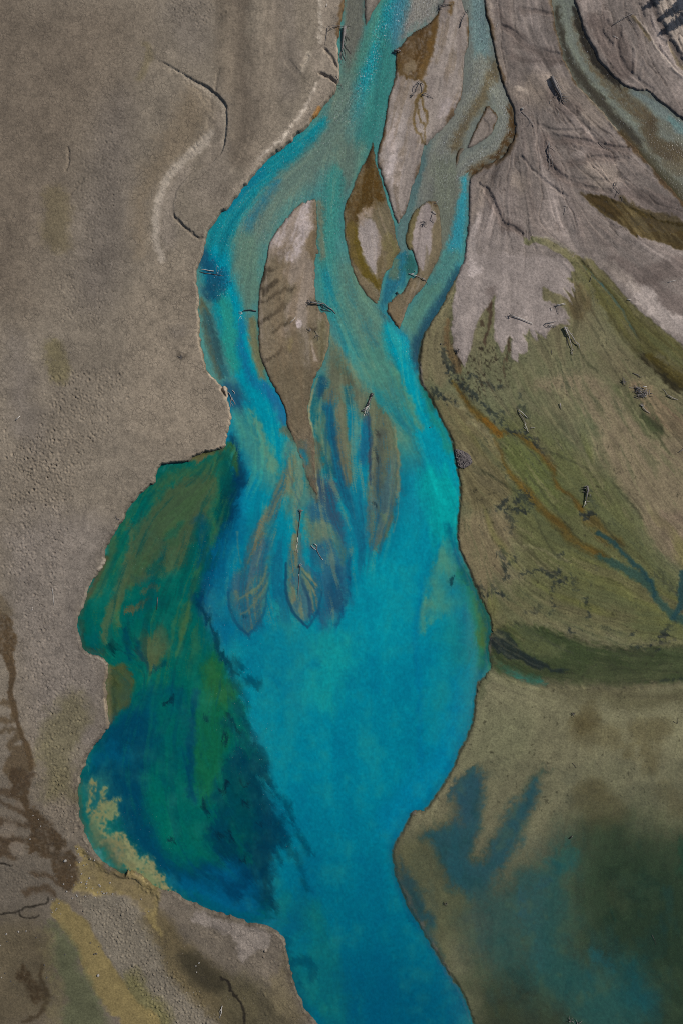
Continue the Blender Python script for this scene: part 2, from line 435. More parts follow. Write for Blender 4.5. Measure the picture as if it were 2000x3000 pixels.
for s, wd, dp in [
    ("A 455,990 465,1040 460,1080 445,1130", 2, -.10), ("A 560,1190 510,1250 470,1290", 3, -.07),
    ("A 1440,470 1430,540 1420,610", 3, -.06),
    ("B 640,500 690,520 750,560", 3, -.18), ("B 675,340 720,390 760,470", 3, -.12), ("B 560,390 540,440", 4, -.06),
    ("B 440,430 500,500", 8, -.05), ("D 1460,858 1470,890 1500,950", 2, -.25),
    ("A 1145,1420 1180,1460 1230,1510 1300,1580 1360,1570", 3, -.12),
    
    ("C 380,180 450,220 520,290 600,330 700,365 780,380", 8, -.10), ("C 510,60 600,75 690,95", 4, -.08), ("C 680,850 780,870 900,860", 4, -.08),
    ("C 690,905 900,930 1050,970 1200,985", 7, -.10), ("C 820,1085 950,1050 1030,1030 1110,1050 1200,1040", 5, -.08),
    ("C 690,1090 780,1180 900,1220 1000,1250 1080,1260", 6, -.08), ("C 500,1030 560,1100 650,1180 700,1230 800,1290", 3, -.08),
    ("C 270,1250 330,1350 380,1480 450,1490 500,1540", 6, -.10), ("C 820,1170 940,1190 1100,1190 1250,1160", 5, -.06),
    ("C 640,830 700,880 730,900", 5, -.08), ("C 230,1210 280,1240 310,1290", 4, -.08), ("C 900,800 960,890 1050,970", 3, -.07),
    ("C 1240,120 1300,180 1350,250 1400,350 1500,450 1568,520", 3, .08), ("C 1150,170 1130,350 1180,450 1240,500 1300,560 1370,590", 4, -.10),
    ("C 1240,330 1240,480", 4, .08), ("C 1060,150 1010,200 1090,300", 7, -.08), ("C 940,180 1000,330 1080,430", 6, .06), ("C 1270,40 1400,330 1480,430", 5, -.08),
    ("C 1330,120 1390,260 1440,290", 6, -.07), ("C 1480,280 1520,400 1568,470", 5, -.08), ("C 1310,400 1280,530", 4, .06),
    ("F 870,20 960,110 1060,220 1160,340 1280,560", 4, -.03), ("F 760,30 880,160 920,290", 3, .03),
    ("C 1340,-60 1400,130 1460,230 1568,420", 4, -.06)]:
    sl, a = band(s, wd, 4, 1, 0.6)
    H[sl] += a * dp * (1.8 if dp < 0 else 1.5)
put(H, area("C 1350,-40 1460,200 1568,400 X 2300,500 2300,-100", 5, 1, .5), 0.36)
fan = area("X 1412,-200 C 252,0 468,790 160,1200 135,1640 F 60,500 150,700 350,560 640,480 840,420 850,80 C 1100,1560 1568,1500 X 2300,700 2300,-200", 10, 1)
_calm = 1 - .8 * sstep(640, 790, Y - .35 * np.maximum(X - 1650, 0))
H[fan[0]] += fan[1] * _calm[fan[0]] * dry[fan[0]] * (T_mid[fan[0]] * 0.032 + T_fine[fan[0]] * 0.016 + T_big[fan[0]] * .06 + N_small[fan[0]] * 0.030 + N_fine[fan[0]] * 0.016 + N_med[fan[0]] * .05)
isl = area("X 1310,-60 1115,360 1170,690 1310,480 1360,100", 20, 1)
H[isl[0]] += isl[1] * dry[isl[0]] * (T_mid[isl[0]] * 0.03 + T_fine[isl[0]] * 0.015)
H[...] += dry * (LH < 0.1) * (LH > 0.02) * (T_mid * 0.014 + T_fine * 0.010)
put(H, area("E 1510,1270 1545,1270 1568,1300 F 160,1290 185,1350 150,1390 90,1395 75,1330", 4, 1), 0.12, 0.6)

# braided rills: thin threads cut along the flood lines, gathered in patches
RILL = sstep(.86, 1.0, 1 - np.abs(T_mid + .25 * T_big) * 1.9) * sstep(-.15, .45, N_med + .5 * N_big)
RILL *= np.maximum(0, np.where(X > 1400, 1, 0)) * (LH > .1) * dry * _calm
RILL2 = sstep(.84, 1.0, 1 - np.abs(T_big + .3 * T_mid) * 2.2) * (LH > .1) * dry * (X > 1400) * _calm
H -= .10 * RILL + .10 * RILL2
# hoof-sized pits on the terraces and gravel mounds beside the ochre streams
RX0 = int(np.searchsorted(xs, -200.0)); RY0 = int(np.searchsorted(ys, -200.0))
rng = np.random.default_rng(5)
def pits(s, n, depth, r, stretch=1.0):
    p = P(s)
    x0, x1, y0, y1 = p[:, 0].min(), p[:, 0].max(), p[:, 1].min(), p[:, 1].max()
    cx = rng.uniform(x0, x1, n); cy = rng.uniform(y0, y1, n)
    ok = sdf_pts(cx, cy, p) > rng.uniform(-5, 50, n)
    for x, y in zip(cx[ok], cy[ok]):
        rr = r * rng.uniform(0.5, 1.25)
        j = RY0 + int((y + 200) / STEP); i = RX0 + int((x + 200) / STEP)
        k = int(rr * 2.4 / STEP) + 1
        if i - k < 0 or j - k < 0 or i + k + 1 >= NX or j + k + 1 >= NY:
            continue
        sl = (slice(j - k, j + k + 1), slice(i - k, i + k + 1))
        th = rng.uniform(0, 3.14); ca, sa = math.cos(th), math.sin(th)
        dx, dy = X[sl] - x, Y[sl] - y
        q = ((dx * ca + dy * sa) / rr) ** 2 + ((-dx * sa + dy * ca) / (rr * rng.uniform(0.6, 1.0))) ** 2
        H[sl] += 2.0 * depth * rng.uniform(0.5, 1.3) * (np.exp(-q * 1.4) - 0.35 * np.exp(-(q - 1.6) ** 2 * 1.2)) * (S[sl] > 6)
pits("D 330,760 520,720 800,680 880,900 780,1050 700,1250 560,1500 420,1680 60,1680 60,1300 240,1050", 2025, -.050, 4.5)
pits("A 520,850 800,700 860,1000 820,1400 860,1680 D 700,500 400,500 330,100 480,0 A 420,1300", 1485, -.035, 4)
pits("D 0,1200 300,1100 500,1500 G 480,300 420,700 480,900 660,1000 640,1300 540,1680 J 500,300 400,400 260,200 G 230,1600 140,1200 130,700 0,300", 2700, -.050, 4.5)
pits("A 1050,40 1300,0 1500,100 1350,240 1150,200", 337, -.045, 4)
pits("D 0,800 60,900 100,1400 0,1600", 162, -.04, 4.5)
pits("J 480,840 900,830 940,980 1100,1200 1300,1430 1500,1680 X 700,3100 500,3100 J 860,1450 700,1230 620,1050", 3600, .060, 4.0)
pits("J 230,0 500,0 500,250 560,420 440,440 280,260", 600, .05, 4.0)
pits("J 1120,960 1400,960 K 100,1000 380,1130 430,1400 600,1680 200,1680 K 100,1300 J 1300,1200", 420, .045, 4.5)
pits("J 0,650 300,600 340,760 0,900", 675, -.03, 3.5)
pits("J 0,1000 300,1000 120,1400 0,1680", 500, .03, 3.5)

H = np.where((S > 6) & (LH > 0.1), np.maximum(H, 0.035), H)

# ------------------------------------------------------------------ what the ground is made of (silt, sand, algae, gravel)
G = np.empty(X.shape + (3,), np.float32)
G[...] = rgb((116, 108, 100))
CR = np.zeros(X.shape, np.float32)        # dried mud cracks
PB = np.full(X.shape, 0.35, np.float32)   # grain roughness
full = (slice(None), slice(None))
_south = sstep(1950, 2080, Y) * (X > 1000)

# left terrace
put(G, area(LEFT_BANK, 3, 1, .75), (118, 108, 98))
put(G, area("A 0,0 900,0 900,500 500,1000 350,1680 D 200,400 0,400 X -800,1000 -800,-500 400,-500", 130, 2), (106, 95, 85), .95)
put(G, area("D 900,0 1320,0 1350,700 1480,1000 1460,1250 1000,1350 800,1000", 60, 2), (130, 118, 106), .8)
put(G, area("G 0,0 800,0 700,300 520,700 700,1000 690,1400 400,1680 250,1500 150,900 60,500", 60, 2), (119, 110, 105), .8)
put(G, area("A 700,650 860,600 880,1000 850,1680 D 700,400 500,300 A 560,1400 620,1000", 60, 3, .6), (98, 90, 86), .55)
put(G, area("D 100,400 250,900 300,1300 120,1200 30,800", 50, 3), (104, 96, 92), .6)
put(G, area("A 1040,0 1350,0 1420,300 1300,420 1150,350", 50, 3), (105, 97, 92), .5)
put(G, area("A 1230,560 1380,700 1370,900 1200,1050 1020,1250 960,1450 940,1680 880,1680 900,1200 1100,900", 40, 3, .6), (112, 98, 82), .6)
put(G, band("A 1400,1250 1470,1000 1530,800 1568,600", 40, 40, 2), (124, 113, 105), .5)
put(G, band("A 380,1300 400,1420 360,1520 400,1600", 28, 25, 3, .5), (98, 88, 66), .55)
put(G, band("D 360,600 390,700 410,780", 22, 20, 3, .5), (102, 94, 66), .6)
put(G, band("A 980,310 1000,370 920,510", 8, 14, 3, .4), (106, 96, 72), .5)
for s, w, c, o in [("B 110,-80 100,250 130,600 150,1050", 24, (92, 82, 73), .75), ("B 20,-80 10,300 40,600", 16, (98, 88, 78), .6), ("B 250,-80 280,300 250,600", 20, (126, 115, 104), .5),
                   ("B 200,300 240,700 200,1000", 14, (100, 90, 81), .6), ("B 400,-80 440,300 430,600", 30, (107, 98, 92), .5),
                   ("B 350,100 330,500 300,900 200,1100", 24, (124, 112, 101), .5), ("B 60,100 70,500 90,900", 12, (124, 112, 100), .5)]:
    put(G, band(s, w, 26, 2, .6), c, o)
put(G, area("B 650,0 800,0 785,130 765,200 760,400 765,520 745,600 640,720 480,895 300,1040 90,1290 50,1310 270,1000 440,860 560,690 640,540 570,400 630,300 640,150", 10, 1, .7), (136, 124, 114), .75)
put(G, band("B 655,-80 645,200 640,290", 4, 6, 1, .5), (168, 157, 147), .6, N_fine, .9)
put(G, band("B 640,535 590,650 510,790 440,885 330,980 250,1050", [1, 3, 3, 3, 1], 6, 1, .5), (170, 158, 148), .65, N_fine, .9)
put(G, band("B 575,370 545,440 530,480", 5, 7, 1, .5), (158, 146, 134), .7)
put(G, band("B 640,725 605,800", 6, 4, 1, .3), (150, 108, 62), .9)
put(G, band("A 1120,455 1240,530 1350,600 1430,660 1478,720 1482,860 1468,980", [2, 4, 4, 5, 5, 5, 3], 5, 1, .3), (150, 138, 126), .7)  # sunlit strip under the scarp, painted paler into the soil
put(G, band("A 1390,880 1320,970 1230,1040 1150,1120 1080,1230 1050,1330 1030,1450 1030,1600 D 1060,0 1075,30", [8, 12, 10, 8, 8, 7, 7, 7, 8], 10, 1, .4), (154, 143, 134), .8)  # light on the inner slope, painted as a pale band
put(G, area("A 1130,1180 1270,1060 1250,1150 1160,1300 1150,1440 1180,1600 1060,1680 1050,1400", 16, 1, .5), (132, 121, 114), .5)
put(G, band("D 1312,270 1305,360 1310,480 1322,600 1345,700 1375,765 1440,835", 5, 6, 1, .5), (150, 136, 122), .8)
put(G, band("D 1320,400 1330,560 1350,690 1365,760", 7, 5, 1, .6), (98, 88, 76), .6)
put(G, band("D 1465,865 1500,860 1500,920", 6, 5, 1, .4), (150, 134, 120), .8)
put(G, band("D 1503,940 1520,1030 1512,1110 1490,1200 1480,1250 1350,1290 1240,1310", 4, 5, 1, .5), (148, 132, 118), .7)
put(G, band("G 700,330 660,385 610,440 575,500 560,570 530,680", 6, 6, 1, .4), (150, 138, 128), .7)
put(G, band("G 728,990 708,1060 695,1130 702,1220 712,1310 725,1395", 4, 5, 1, .3), (146, 130, 112), .7)
put(G, band("D 1190,655 1200,680 1230,660", 5, 10, 3, .3), (80, 72, 64), .7)
put(G, band("D 1150,510 1180,520 1210,500", 8, 20, 3, .3), (108, 99, 92), .6)

# bottom-left shore, gravel and muddy streams
put(G, area("J 0,0 540,0 560,430 760,690 1160,830 K 0,960 420,1100 640,1690 X 1000,3400 -600,3400 -600,2200", 70, 2), (98, 89, 80), .85)
put(G, area("J 0,560 160,600 330,660 420,800 350,980 250,1000 120,1200 0,1300 X -500,2800 -500,2500", 40, 2), (94, 86, 78), .8)
put(G, area("J 0,1000 320,1000 400,1300 300,1680 0,1680 X -600,3400 -600,2700", 60, 2), (82, 73, 58), .9)
put(G, area("J 230,0 540,0 520,250 560,430 480,450 330,330 240,200", 20, 2, .5), (112, 102, 92), .8)
put(G, band("G 480,1300 400,1500 380,1680 J 400,100", 40, 40, 3), (98, 92, 66), .6)
put(PB, area("J 230,0 540,0 520,250 560,430 480,450 330,330 240,200", 20, 1), 1.0)
put(G, area("J 480,830 900,830 950,980 1110,1200 1310,1430 1540,1680 X 800,3300 560,3300 J 1080,1680 860,1450 700,1230 620,1050 560,940", 8, 1), (112, 104, 94), .95)
put(PB, area("J 480,830 900,830 950,980 1110,1200 1310,1430 1540,1680 X 800,3300 560,3300 J 1080,1680 860,1450 700,1230 620,1050 560,940", 8, 1), 1.0)
put(G, band("J 870,1400 960,1540 1060,1660", 26, 30, 3, .5), (96, 92, 52), .6)
put(G, area("K 0,1000 200,1020 330,1080 310,1170 220,1190 150,1280 90,1230 100,1120 0,1060 J 1250,1000 1300,900", 8, 1), (130, 120, 115), .85)
put(G, band("J 1010,990 1150,1180 1250,1320 1400,1450 1568,1600", [24, 40, 46, 50, 60], 30, 2, .7), (90, 79, 57), .85)
put(G, area("K 0,1300 300,1420 480,1560 560,1680 X 950,3300 700,3300 J 1450,1560 1350,1400", 40, 2), (76, 70, 54), .85)
put(G, band("J 1240,1240 1330,1350 1430,1400", [20, 34, 20], 26, 3, .5), (48, 44, 34), .75)
put(G, area("K 420,1110 440,1270 470,1400 560,1600 500,1680 300,1500 380,1300", 25, 2), (102, 92, 72), .7)
# brown tannin stains
put(G, area("G 0,640 50,660 110,730 128,800 100,900 112,1010 60,1000 0,910 X -150,1900 -150,1780", 5, 3, .7), (78, 63, 46), .86, N_speck + .6 * N_small, .4)
put(G, band("X -60,1700 G 0,600 40,640", 20, 14, 3, .6), (98, 86, 70), .7)
put(G, band("G 85,1000 105,1060 85,1120 80,1180 100,1250 118,1310 130,1380 160,1460 195,1530 212,1600 210,1680", [9, 8, 7, 7, 7, 6, 4, 6, 8, 7, 6], 4, 1, .35), (74, 60, 45), .95)
for s, w in [("G 110,1310 60,1360 10,1350", 6), ("G 130,1410 60,1410 20,1440", 4), ("G 90,1240 40,1230", 5), ("G 130,1440 90,1480 80,1520", 8), ("G 180,1530 100,1540", 4),
             ("G 110,1620 160,1580 200,1640 150,1680 100,1680", 22)]:
    put(G, band(s, w, 10, 3, .5), (78, 64, 47), .75)
put(G, area("J 90,0 205,0 215,150 250,270 330,330 440,450 500,560 525,690 500,790 430,790 360,680 330,600 230,580 160,500 200,400 215,330 120,240 80,110", 7, 3, .7), (68, 55, 41), .88, N_speck + .7 * N_small, .4)
for s, w in [("J 0,150 90,160 200,90 220,30", 7), ("J 0,220 80,240 200,310", 4), ("J 0,330 80,350 200,370 230,330", 5), ("J 0,440 60,480 150,460", 9), ("J 0,550 60,540 90,500 60,450", 14),
             ("J 100,600 60,560 0,560", 6), ("J 360,830 300,780 230,790 180,820", 7), ("J 220,690 330,690 380,740", 4)]:
    put(G, band(s, w, 10, 3, .5), (68, 55, 42), .8)
for s in ["J 300,520 330,500 370,520 340,550", "J 400,520 460,490 480,530 430,560", "J 90,490 150,480 165,540 120,590 80,560", "J 20,350 100,330 150,400 60,450 10,420", "J 90,180 160,200 200,280 130,250"]:
    put(G, area(s, 7, 3, .4), (110, 99, 89), .8)
put(G, area("J 150,1240 195,1280 220,1390 320,1450 340,1510 280,1530 200,1470 130,1360", 8, 3, .7), (58, 47, 34), .86, N_speck + .7 * N_small, .5)
put(G, band("J 290,1290 275,1380 320,1470 320,1550 230,1620 150,1650", [2, 4, 5, 6, 3, 2], 7, 3, .4), (58, 48, 35), .8)
for s, w in [("X -40,2678 J 0,955 60,945 130,935 180,905 250,890 310,885 325,860 322,840", 1.7), ("J 130,935 150,970 190,978 240,975 262,958", 1.4), ("X -30,2524 J 0,613 60,620 75,632 92,628", 1.6),
             ("J 1450,1362 1495,1385 1512,1410 1508,1440 1530,1475 1568,1490 K 60,1470 115,1510 150,1570 148,1680 X 716,3100", 2.6), ("K 0,1375 40,1385 55,1420 60,1460", 2.6)]:
    put(G, band(s, w, 2.5, 1, .35), (32, 28, 23), .92)
# ochre silt
put(G, area("J 530,500 570,520 610,570 690,640 760,690 850,640 960,720 1060,790 1050,860 1010,960 1070,1130 1000,1040 950,980 930,870 890,830 700,825 560,838 480,800 520,720 510,650 560,620 535,560", 9, 3, .6), (120, 106, 72), .85, N_small, .35)
put(G, band("J 730,690 800,720 880,790 960,860", 16, 26, 3, .7), (104, 92, 72), .6)
put(G, area("J 360,850 430,860 520,950 575,985 610,1050 640,1130 700,1230 800,1360 870,1480 960,1560 1085,1680 X 560,3300 300,3300 J 850,1680 620,1500 540,1300 480,1150 400,1040 340,940", 6, 3, .4), (118, 104, 70), .95)
put(G, area("J 320,990 440,1070 500,1180 545,1330 620,1480 720,1640 X 380,3200 180,3200 J 420,1600 400,1450 370,1280 350,1150", 22, 3, .8), (80, 82, 62), .9)
put(G, area("J 250,1060 330,1000 380,1280 430,1680 330,1680 340,1300", 24, 3, .8), (96, 88, 65), .6)
put(PB, area("J 530,500 760,690 1060,790 1070,1130 930,870 560,838 480,800", 9, 3, .6), .1)
put(PB, area("J 360,850 575,985 700,1230 1085,1680 420,1680 340,940", 9, 3, .6), .1)

# islands and the fan, upper right
put(G, area("X 1020,-300 B 930,0 940,190 1040,20 X 1140,-300", 4, 1, .5), (112, 104, 98))
put(G, area(CENTRE_ISLAND, 3, 1, .5), (124, 113, 110))
put(G, area(CENTRE_ISLAND, 3, 1, .5), (140, 129, 125), .8, N_vert, .9)
put(G, band("B 1140,800 1110,950 1130,1100", [20, 26, 20], 20, 1), (148, 138, 137), .6)
put(G, area("B 1075,1080 1100,1000 1125,980 1150,1060 1160,1150 1158,1270 1130,1230 1100,1160 1075,1120", 12, 3, .6), (168, 156, 156), .9, N_speck, .5)
put(G, band("B 1140,800 1115,870 1120,990", [3, 8, 8], 10, 1, .6), (166, 152, 150), .7)
put(G, band("B 1480,690 1440,740 1500,700", 16, 16, 3, .5), (156, 144, 144), .6)
put(G, band("C 30,690 10,720", 18, 18, 3, .5), (154, 142, 142), .6)
put(G, band("B 1080,620 1060,760 1045,920", 6, 8, 1, .6), (160, 148, 146), .6)
# algae on the upstream bars
put(G, area("B 1385,130 1290,195 1205,260 1150,300 1135,370 1150,500 1200,520 1290,505 1310,480 1350,400 1372,300 1390,200", 16, 3, .6), (74, 54, 28), .86, N_speck + .6 * N_small, .55)
put(G, band("B 1410,60 1395,150 1380,260 1350,380 1318,470 1300,520", [5, 7, 8, 8, 8, 5], 6, 1, .6), (92, 68, 34), .9)
put(G, area("B 1215,420 1260,400 1270,440 1240,480 1190,500 1165,490 1190,440", 6, 3, .4), (112, 98, 80), .85)
put(G, band("B 1160,370 1150,440 1180,520 1290,520", [5, 5, 5, 3], 4, 1, .4), (78, 58, 28), .85)
put(G, band("B 1500,20 1495,90", 4, 5, 1), (90, 68, 36), .8)
for s, w in [("X 1233,242 1246,248 1244,262 1238,275 1229,283", [3, 3, 3, 4, 4]), ("X 1229,283 1217,298 1213,330 1208,358 1222,385 1236,405 1243,420", [5, 4, 3, 3, 3, 3, 3]), ("X 1217,298 1222,330 1230,352 1242,364 1246,385 1246,420", 2.6),
             ("X 1231,290 1236,305 1246,325 1252,345 1250,362 1244,372", 2.6)]:
    put(G, band(s, w, 2.5, 1, .3), (92, 74, 42), .9)
    put(H, band(s, w, 2.5, 1, .3), 0.13, .8)
put(G, area("C 160,150 185,250 200,400 190,550 130,590 128,500 140,400 150,300", 6, 1, .6), (88, 66, 36), .9, N_fine, .3)
put(G, band("C 150,40 160,110 170,200", 4, 6, 1, .4), (86, 64, 34), .8)
put(G, area("C 280,695 240,750 200,830 160,920 142,985 200,960 270,920 320,870 340,810 360,760 330,730 300,700", 3, 1, .4), (126, 115, 110), .95)
put(G, band("C 280,700 240,750 200,830 155,920 100,960 80,1000 70,1060", 5, 6, 1, .4), (78, 58, 34), .9)
put(G, band("C 290,700 345,740 365,760 345,800 330,870", 4, 5, 1, .4), (80, 60, 34), .8)
# mid bars
put(G, area(MID_BAR, 3, 1, .5), (112, 100, 84))
put(G, area("B 600,1295 520,1350 430,1430 350,1530 305,1620 E 280,0 340,0 420,40 380,150 480,200 450,320 430,420 400,560 520,440 560,350 610,250 610,0 B 625,1600 625,1400", 14, 3, .9), (132, 118, 108), .9)
put(G, area("B 605,1290 540,1350 440,1440 370,1510 330,1580 310,1630 370,1600 440,1620 E 380,40 470,30 520,0 B 560,1560 590,1470 612,1340", 12, 3, .6), (168, 155, 155), .92, N_speck, .5)
put(G, band("B 630,1400 630,1500 580,1600 E 600,20", [4, 8, 12, 8], 12, 3, .6), (100, 84, 60), .6)
for s, w in [("E 270,220 330,200 345,190", 9), ("E 270,290 350,270 460,220", 4), ("E 250,420 340,390 430,340", 4), ("E 240,440 300,420", 4), ("E 350,500 430,450", 4), ("E 270,690 330,660 400,610", 3), ("E 260,170 300,130", 5), ("E 290,100 330,90", 6),
             ("E 590,480 630,470", 6), ("E 620,540 650,600 660,680", 3), ("E 320,210 345,185", 7)]:
    put(G, band(s, w, 7, 3, .5), (62, 54, 44), .8)
put(G, band("E 512,420 508,450 500,472", [5, 8, 4], 3, 1, .3), (184, 170, 172), .95)
put(G, band("E 590,570 600,640 615,695", [2, 3, 4], 2.5, 1, .3), (176, 162, 156), .9)
put(G, band("E 450,560 448,620", 5, 8, 1), (130, 116, 84), .7)
put(G, area("E 300,700 600,700 590,850 560,1050 480,1150 420,1050", 30, 2), (92, 82, 66), .7)
put(G, area("E 640,400 715,430 715,520 700,620 640,740 610,700 630,560", 12, 2), (112, 106, 84), .8)
put(G, band("E 705,440 712,520 698,620 660,700 640,740", 4, 5, 1), (136, 126, 102), .6)
put(G, band("E 660,430 655,560 660,640 640,720", 3, 5, 1), (84, 76, 54), .6)
put(G, area(ALGAE_FLAT, 4, 1, .5), (108, 98, 78), .95)
put(G, area("B 960,1010 1010,1060 1060,1200 1090,1330 1000,1340 960,1400 880,1480 870,1560 840,1560 800,1480 800,1340 850,1250 920,1150", 18, 3, .8), (72, 52, 20), .9, N_speck + .5 * N_small, .45)
put(G, band("B 850,1500 880,1620 E 870,0 920,90 990,150 1040,200", [14, 16, 16, 14, 10, 6], 8, 1, .6), (84, 70, 22), .92)
put(G, band("B 985,900 960,1010 940,1080", [6, 12, 16], 10, 1), (62, 44, 22), .85)
put(G, area("B 900,1420 960,1420 1010,1480 1040,1560 1050,1650 E 1030,60 1010,125 975,80 940,20 B 900,1620 885,1520", 4, 1, .5), (148, 137, 136), .97)
put(G, area("B 890,1390 950,1330 1000,1380 960,1440 900,1480", 8, 3, .5), (140, 124, 112), .8, N_fine, .6)
put(G, area("E 1020,20 1055,20 1050,160 1010,130", 4, 1), (92, 82, 58), .8)
put(G, area("B 1100,1500 1140,1560 1180,1660 E 1130,40 1080,150 1060,160 1060,20 B 1060,1600", 10, 3, .6), (104, 98, 64), .8)
put(G, area(EAST_ISLAND, 4, 1, .4), (112, 100, 80), .95)
put(G, area("X 1250,585 1222,600 1200,630 1186,680 1183,705 1190,728 1206,735 1210,690 1220,640 1240,600", 4, 1, .5), (106, 96, 66), .9)
put(G, area("X 1248,590 1262,595 1262,612 1274,625 1276,648 1264,662 1264,700 1261,735 1255,748 1250,735 1247,712 1246,750 1242,780 1238,795 1226,782 1216,762 1208,735 1207,712 1210,685 1217,650 1228,612 1238,597", 2.5, 1, .3), (146, 134, 134), .97)
put(G, band("X 1232,660 1229,690 1222,720 1219,750", 1.5, 2.5, 1, .3), (108, 97, 96), .8)
put(G, band("E 1240,120 1230,260 1150,420 1165,500", 10, 16, 3, .5), (112, 96, 74), .6)
# the fan
fan_poly = "X 1412,-300 C 252,0 290,150 380,550 468,790 430,960 280,1075 160,1200 150,1500 135,1640 F 90,80 60,300 45,470 60,620 100,690 135,735 150,690 175,600 210,450 250,380 300,310 330,260 325,400 325,560 355,590 380,650 400,600 430,530 440,560 435,650 450,692 475,690 500,650 545,640 548,600 545,565 515,520 540,525 550,485 580,530 605,548 610,515 590,475 620,500 655,530 680,515 700,470 730,440 790,465 830,460 800,430 830,430 800,370 740,320 650,280 635,225 645,200 700,230 790,290 840,305 790,230 850,270 830,200 860,230 845,170 800,165 830,140 825,100 848,85 820,40 770,0 C 700,1640 600,1595 520,1605 515,1555 600,1560 700,1565 800,1620 870,1680 F 830,20 940,0 1060,120 1190,270 1360,430 1568,590 X 2300,1180 2300,-300"
put(G, area(fan_poly, 1.6, 1, .25, 0), (122, 112, 109), .97)
fm = area(fan_poly, 1.6, 1, .25, 0)
FAN = np.zeros(X.shape, np.float32); FAN[fm[0]] = fm[1]
H += FAN * 0.05 * (LH < 0.12)
put(G, (fm[0], fm[1] * _calm[fm[0]]), (96, 86, 83), .24, T_mid, 2.0)
put(G, (fm[0], fm[1] * _calm[fm[0]]), (92, 82, 78), .16, T_fine, 2.0)
put(G, (fm[0], fm[1] * _calm[fm[0]]), (144, 132, 129), .24, -T_big, 2.0)
put(G, (fm[0], fm[1] * _calm[fm[0]] * sstep(.1, .8, (N_med + .6 * N_small)[fm[0]])), (98, 88, 85), .35)
put(G, area("F 60,0 770,0 850,90 860,230 840,300 700,230 640,210 650,290 830,430 700,460 600,540 540,640 450,700 330,560 330,250 200,450 140,740 40,500 90,80", 8, 1), (138, 127, 125), .85)
put(G, area("C 140,1300 400,1250 500,1560 600,1680 120,1680", 60, 2), (134, 123, 121), .6)
put(G, area("F 145,0 240,60 250,120 205,130 165,140 145,100 155,60", 7, 3, .4), (164, 152, 151), .85, N_speck, .6)
put(G, band("C 220,1420 180,1560 170,1680", [3, 10, 14], 9, 1), (160, 148, 146), .7)
put(G, area("C 450,572 500,575 545,580 548,630 530,625 525,600 490,610 470,590", 3, 1, .4), (182, 168, 160), .9)
for s, w in [("C 270,0 300,160 340,340 390,540 440,640", 12), ("C 230,1190 215,1320 160,1420", 8), ("C 540,640 640,620 720,640", 22), ("C 600,540 750,540 880,640 1000,740 1040,770", 26), ("C 990,1100 1090,1150 1060,1190", 26), ("C 470,1180 500,1220", 14)]:
    put(G, band(s, w, 26, 2, .6), (138, 124, 114), .5)
for s, w in [("C 380,180 450,220 520,290 600,330 700,365 780,380", 10), ("C 360,80 400,170", 6), ("C 510,60 600,75 690,95", 5), ("C 450,380 600,400 780,385", 8), ("C 690,905 900,930 1050,970 1200,985", 10), ("C 780,930 830,940", 14),
             ("C 820,1085 950,1050 1110,1050", 6), ("C 690,1090 780,1180 900,1220 1080,1260", 8), ("C 640,900 700,1100 760,1160", 14), ("C 270,1250 330,1350 380,1480 500,1530", 9), ("C 390,1480 470,1500", 9), ("C 1010,150 1100,280 1180,440", 26),
             ("C 1110,400 1180,460", 24), ("C 960,120 1050,330", 10), ("C 1130,200 1180,330", 14), ("F 290,230 330,200 320,260", 7), ("C 700,620 760,700 840,700", 20), ("C 960,1000 1100,1000", 14), ("C 1200,1260 1400,1300 1568,1400", 14),
             ("F 1100,60 1300,140 1568,80", 26), ("F 1200,190 1300,150 1420,140", 5), ("F 1350,230 1568,330", 24), ("C 1060,1330 1250,1310 1450,1400", 18)]:
    put(G, band(s, w, 14, 3, .5), (92, 81, 78), .6)
put(G, area("F 1180,200 1240,180 1310,180 1380,260 1450,340 1568,400 X 2200,1000 2200,1200 F 1568,555 1430,470 1330,380 1250,290", 12, 3, .7), (158, 146, 143), .9)
put(G, band("F 1060,60 1190,150 1240,210", 12, 14, 3, .6), (146, 134, 128), .6)
put(G, band("C 1568,1480 1350,1420 1180,1340", 8, 14, 1), (134, 122, 119), .5)
put(G, band("C 690,0 715,80 722,150 745,260 785,380 815,460 865,555 945,645 1015,715 1075,795 1145,865 1245,965 1355,1105 1445,1195 1568,1340", 3, 5, 1, .4), (150, 134, 112), .7)
put(G, area("C 1345,-60 1460,200 1568,390 X 2400,450 2400,-300", 5, 1, .5), (164, 150, 142), .95)
put(G, band("C 1240,120 1300,180 1350,250 1400,350 1500,450 1568,520", 3, 4, 1, .4), (158, 146, 140), .7)
put(G, band("C 1230,110 1290,190 1340,260", 3, 4, 1, .4), (104, 90, 66), .7)
put(G, band("C 1480,290 1530,400 1568,450", 4, 5, 1, .4), (112, 98, 70), .6)
put(G, band("C 1340,-60 1395,130 1455,235 1568,420", 5, 6, 1, .5), (74, 66, 64), .75)
put(G, (full, np.clip(RILL + RILL2, 0, 1)), (84, 74, 70), .5)
# algae pools in the fan
pool1 = "C 900,1275 960,1280 1050,1310 1110,1310 1200,1350 1300,1390 1400,1440 1568,1480 X 2300,760 2300,850 C 1568,1650 1480,1620 1420,1600 1330,1570 1240,1550 1200,1500 1140,1450 1060,1430 1000,1380 940,1330"
put(G, area(pool1, 2.5, 5, .35, 0), (92, 80, 54), .97)
put(G, area(pool1, 2.5, 5, .35, 0), (62, 50, 28), .8, N_diag, 1.3)
put(G, band("C 880,1265 990,1330 1100,1400 1160,1410", [3, 8, 12, 6], 10, 5, .5), (54, 42, 22), .75)
put(G, band("C 1160,1300 1300,1400 1450,1430 1568,1500", [4, 8, 10, 14], 9, 5, .5), (58, 48, 24), .7)

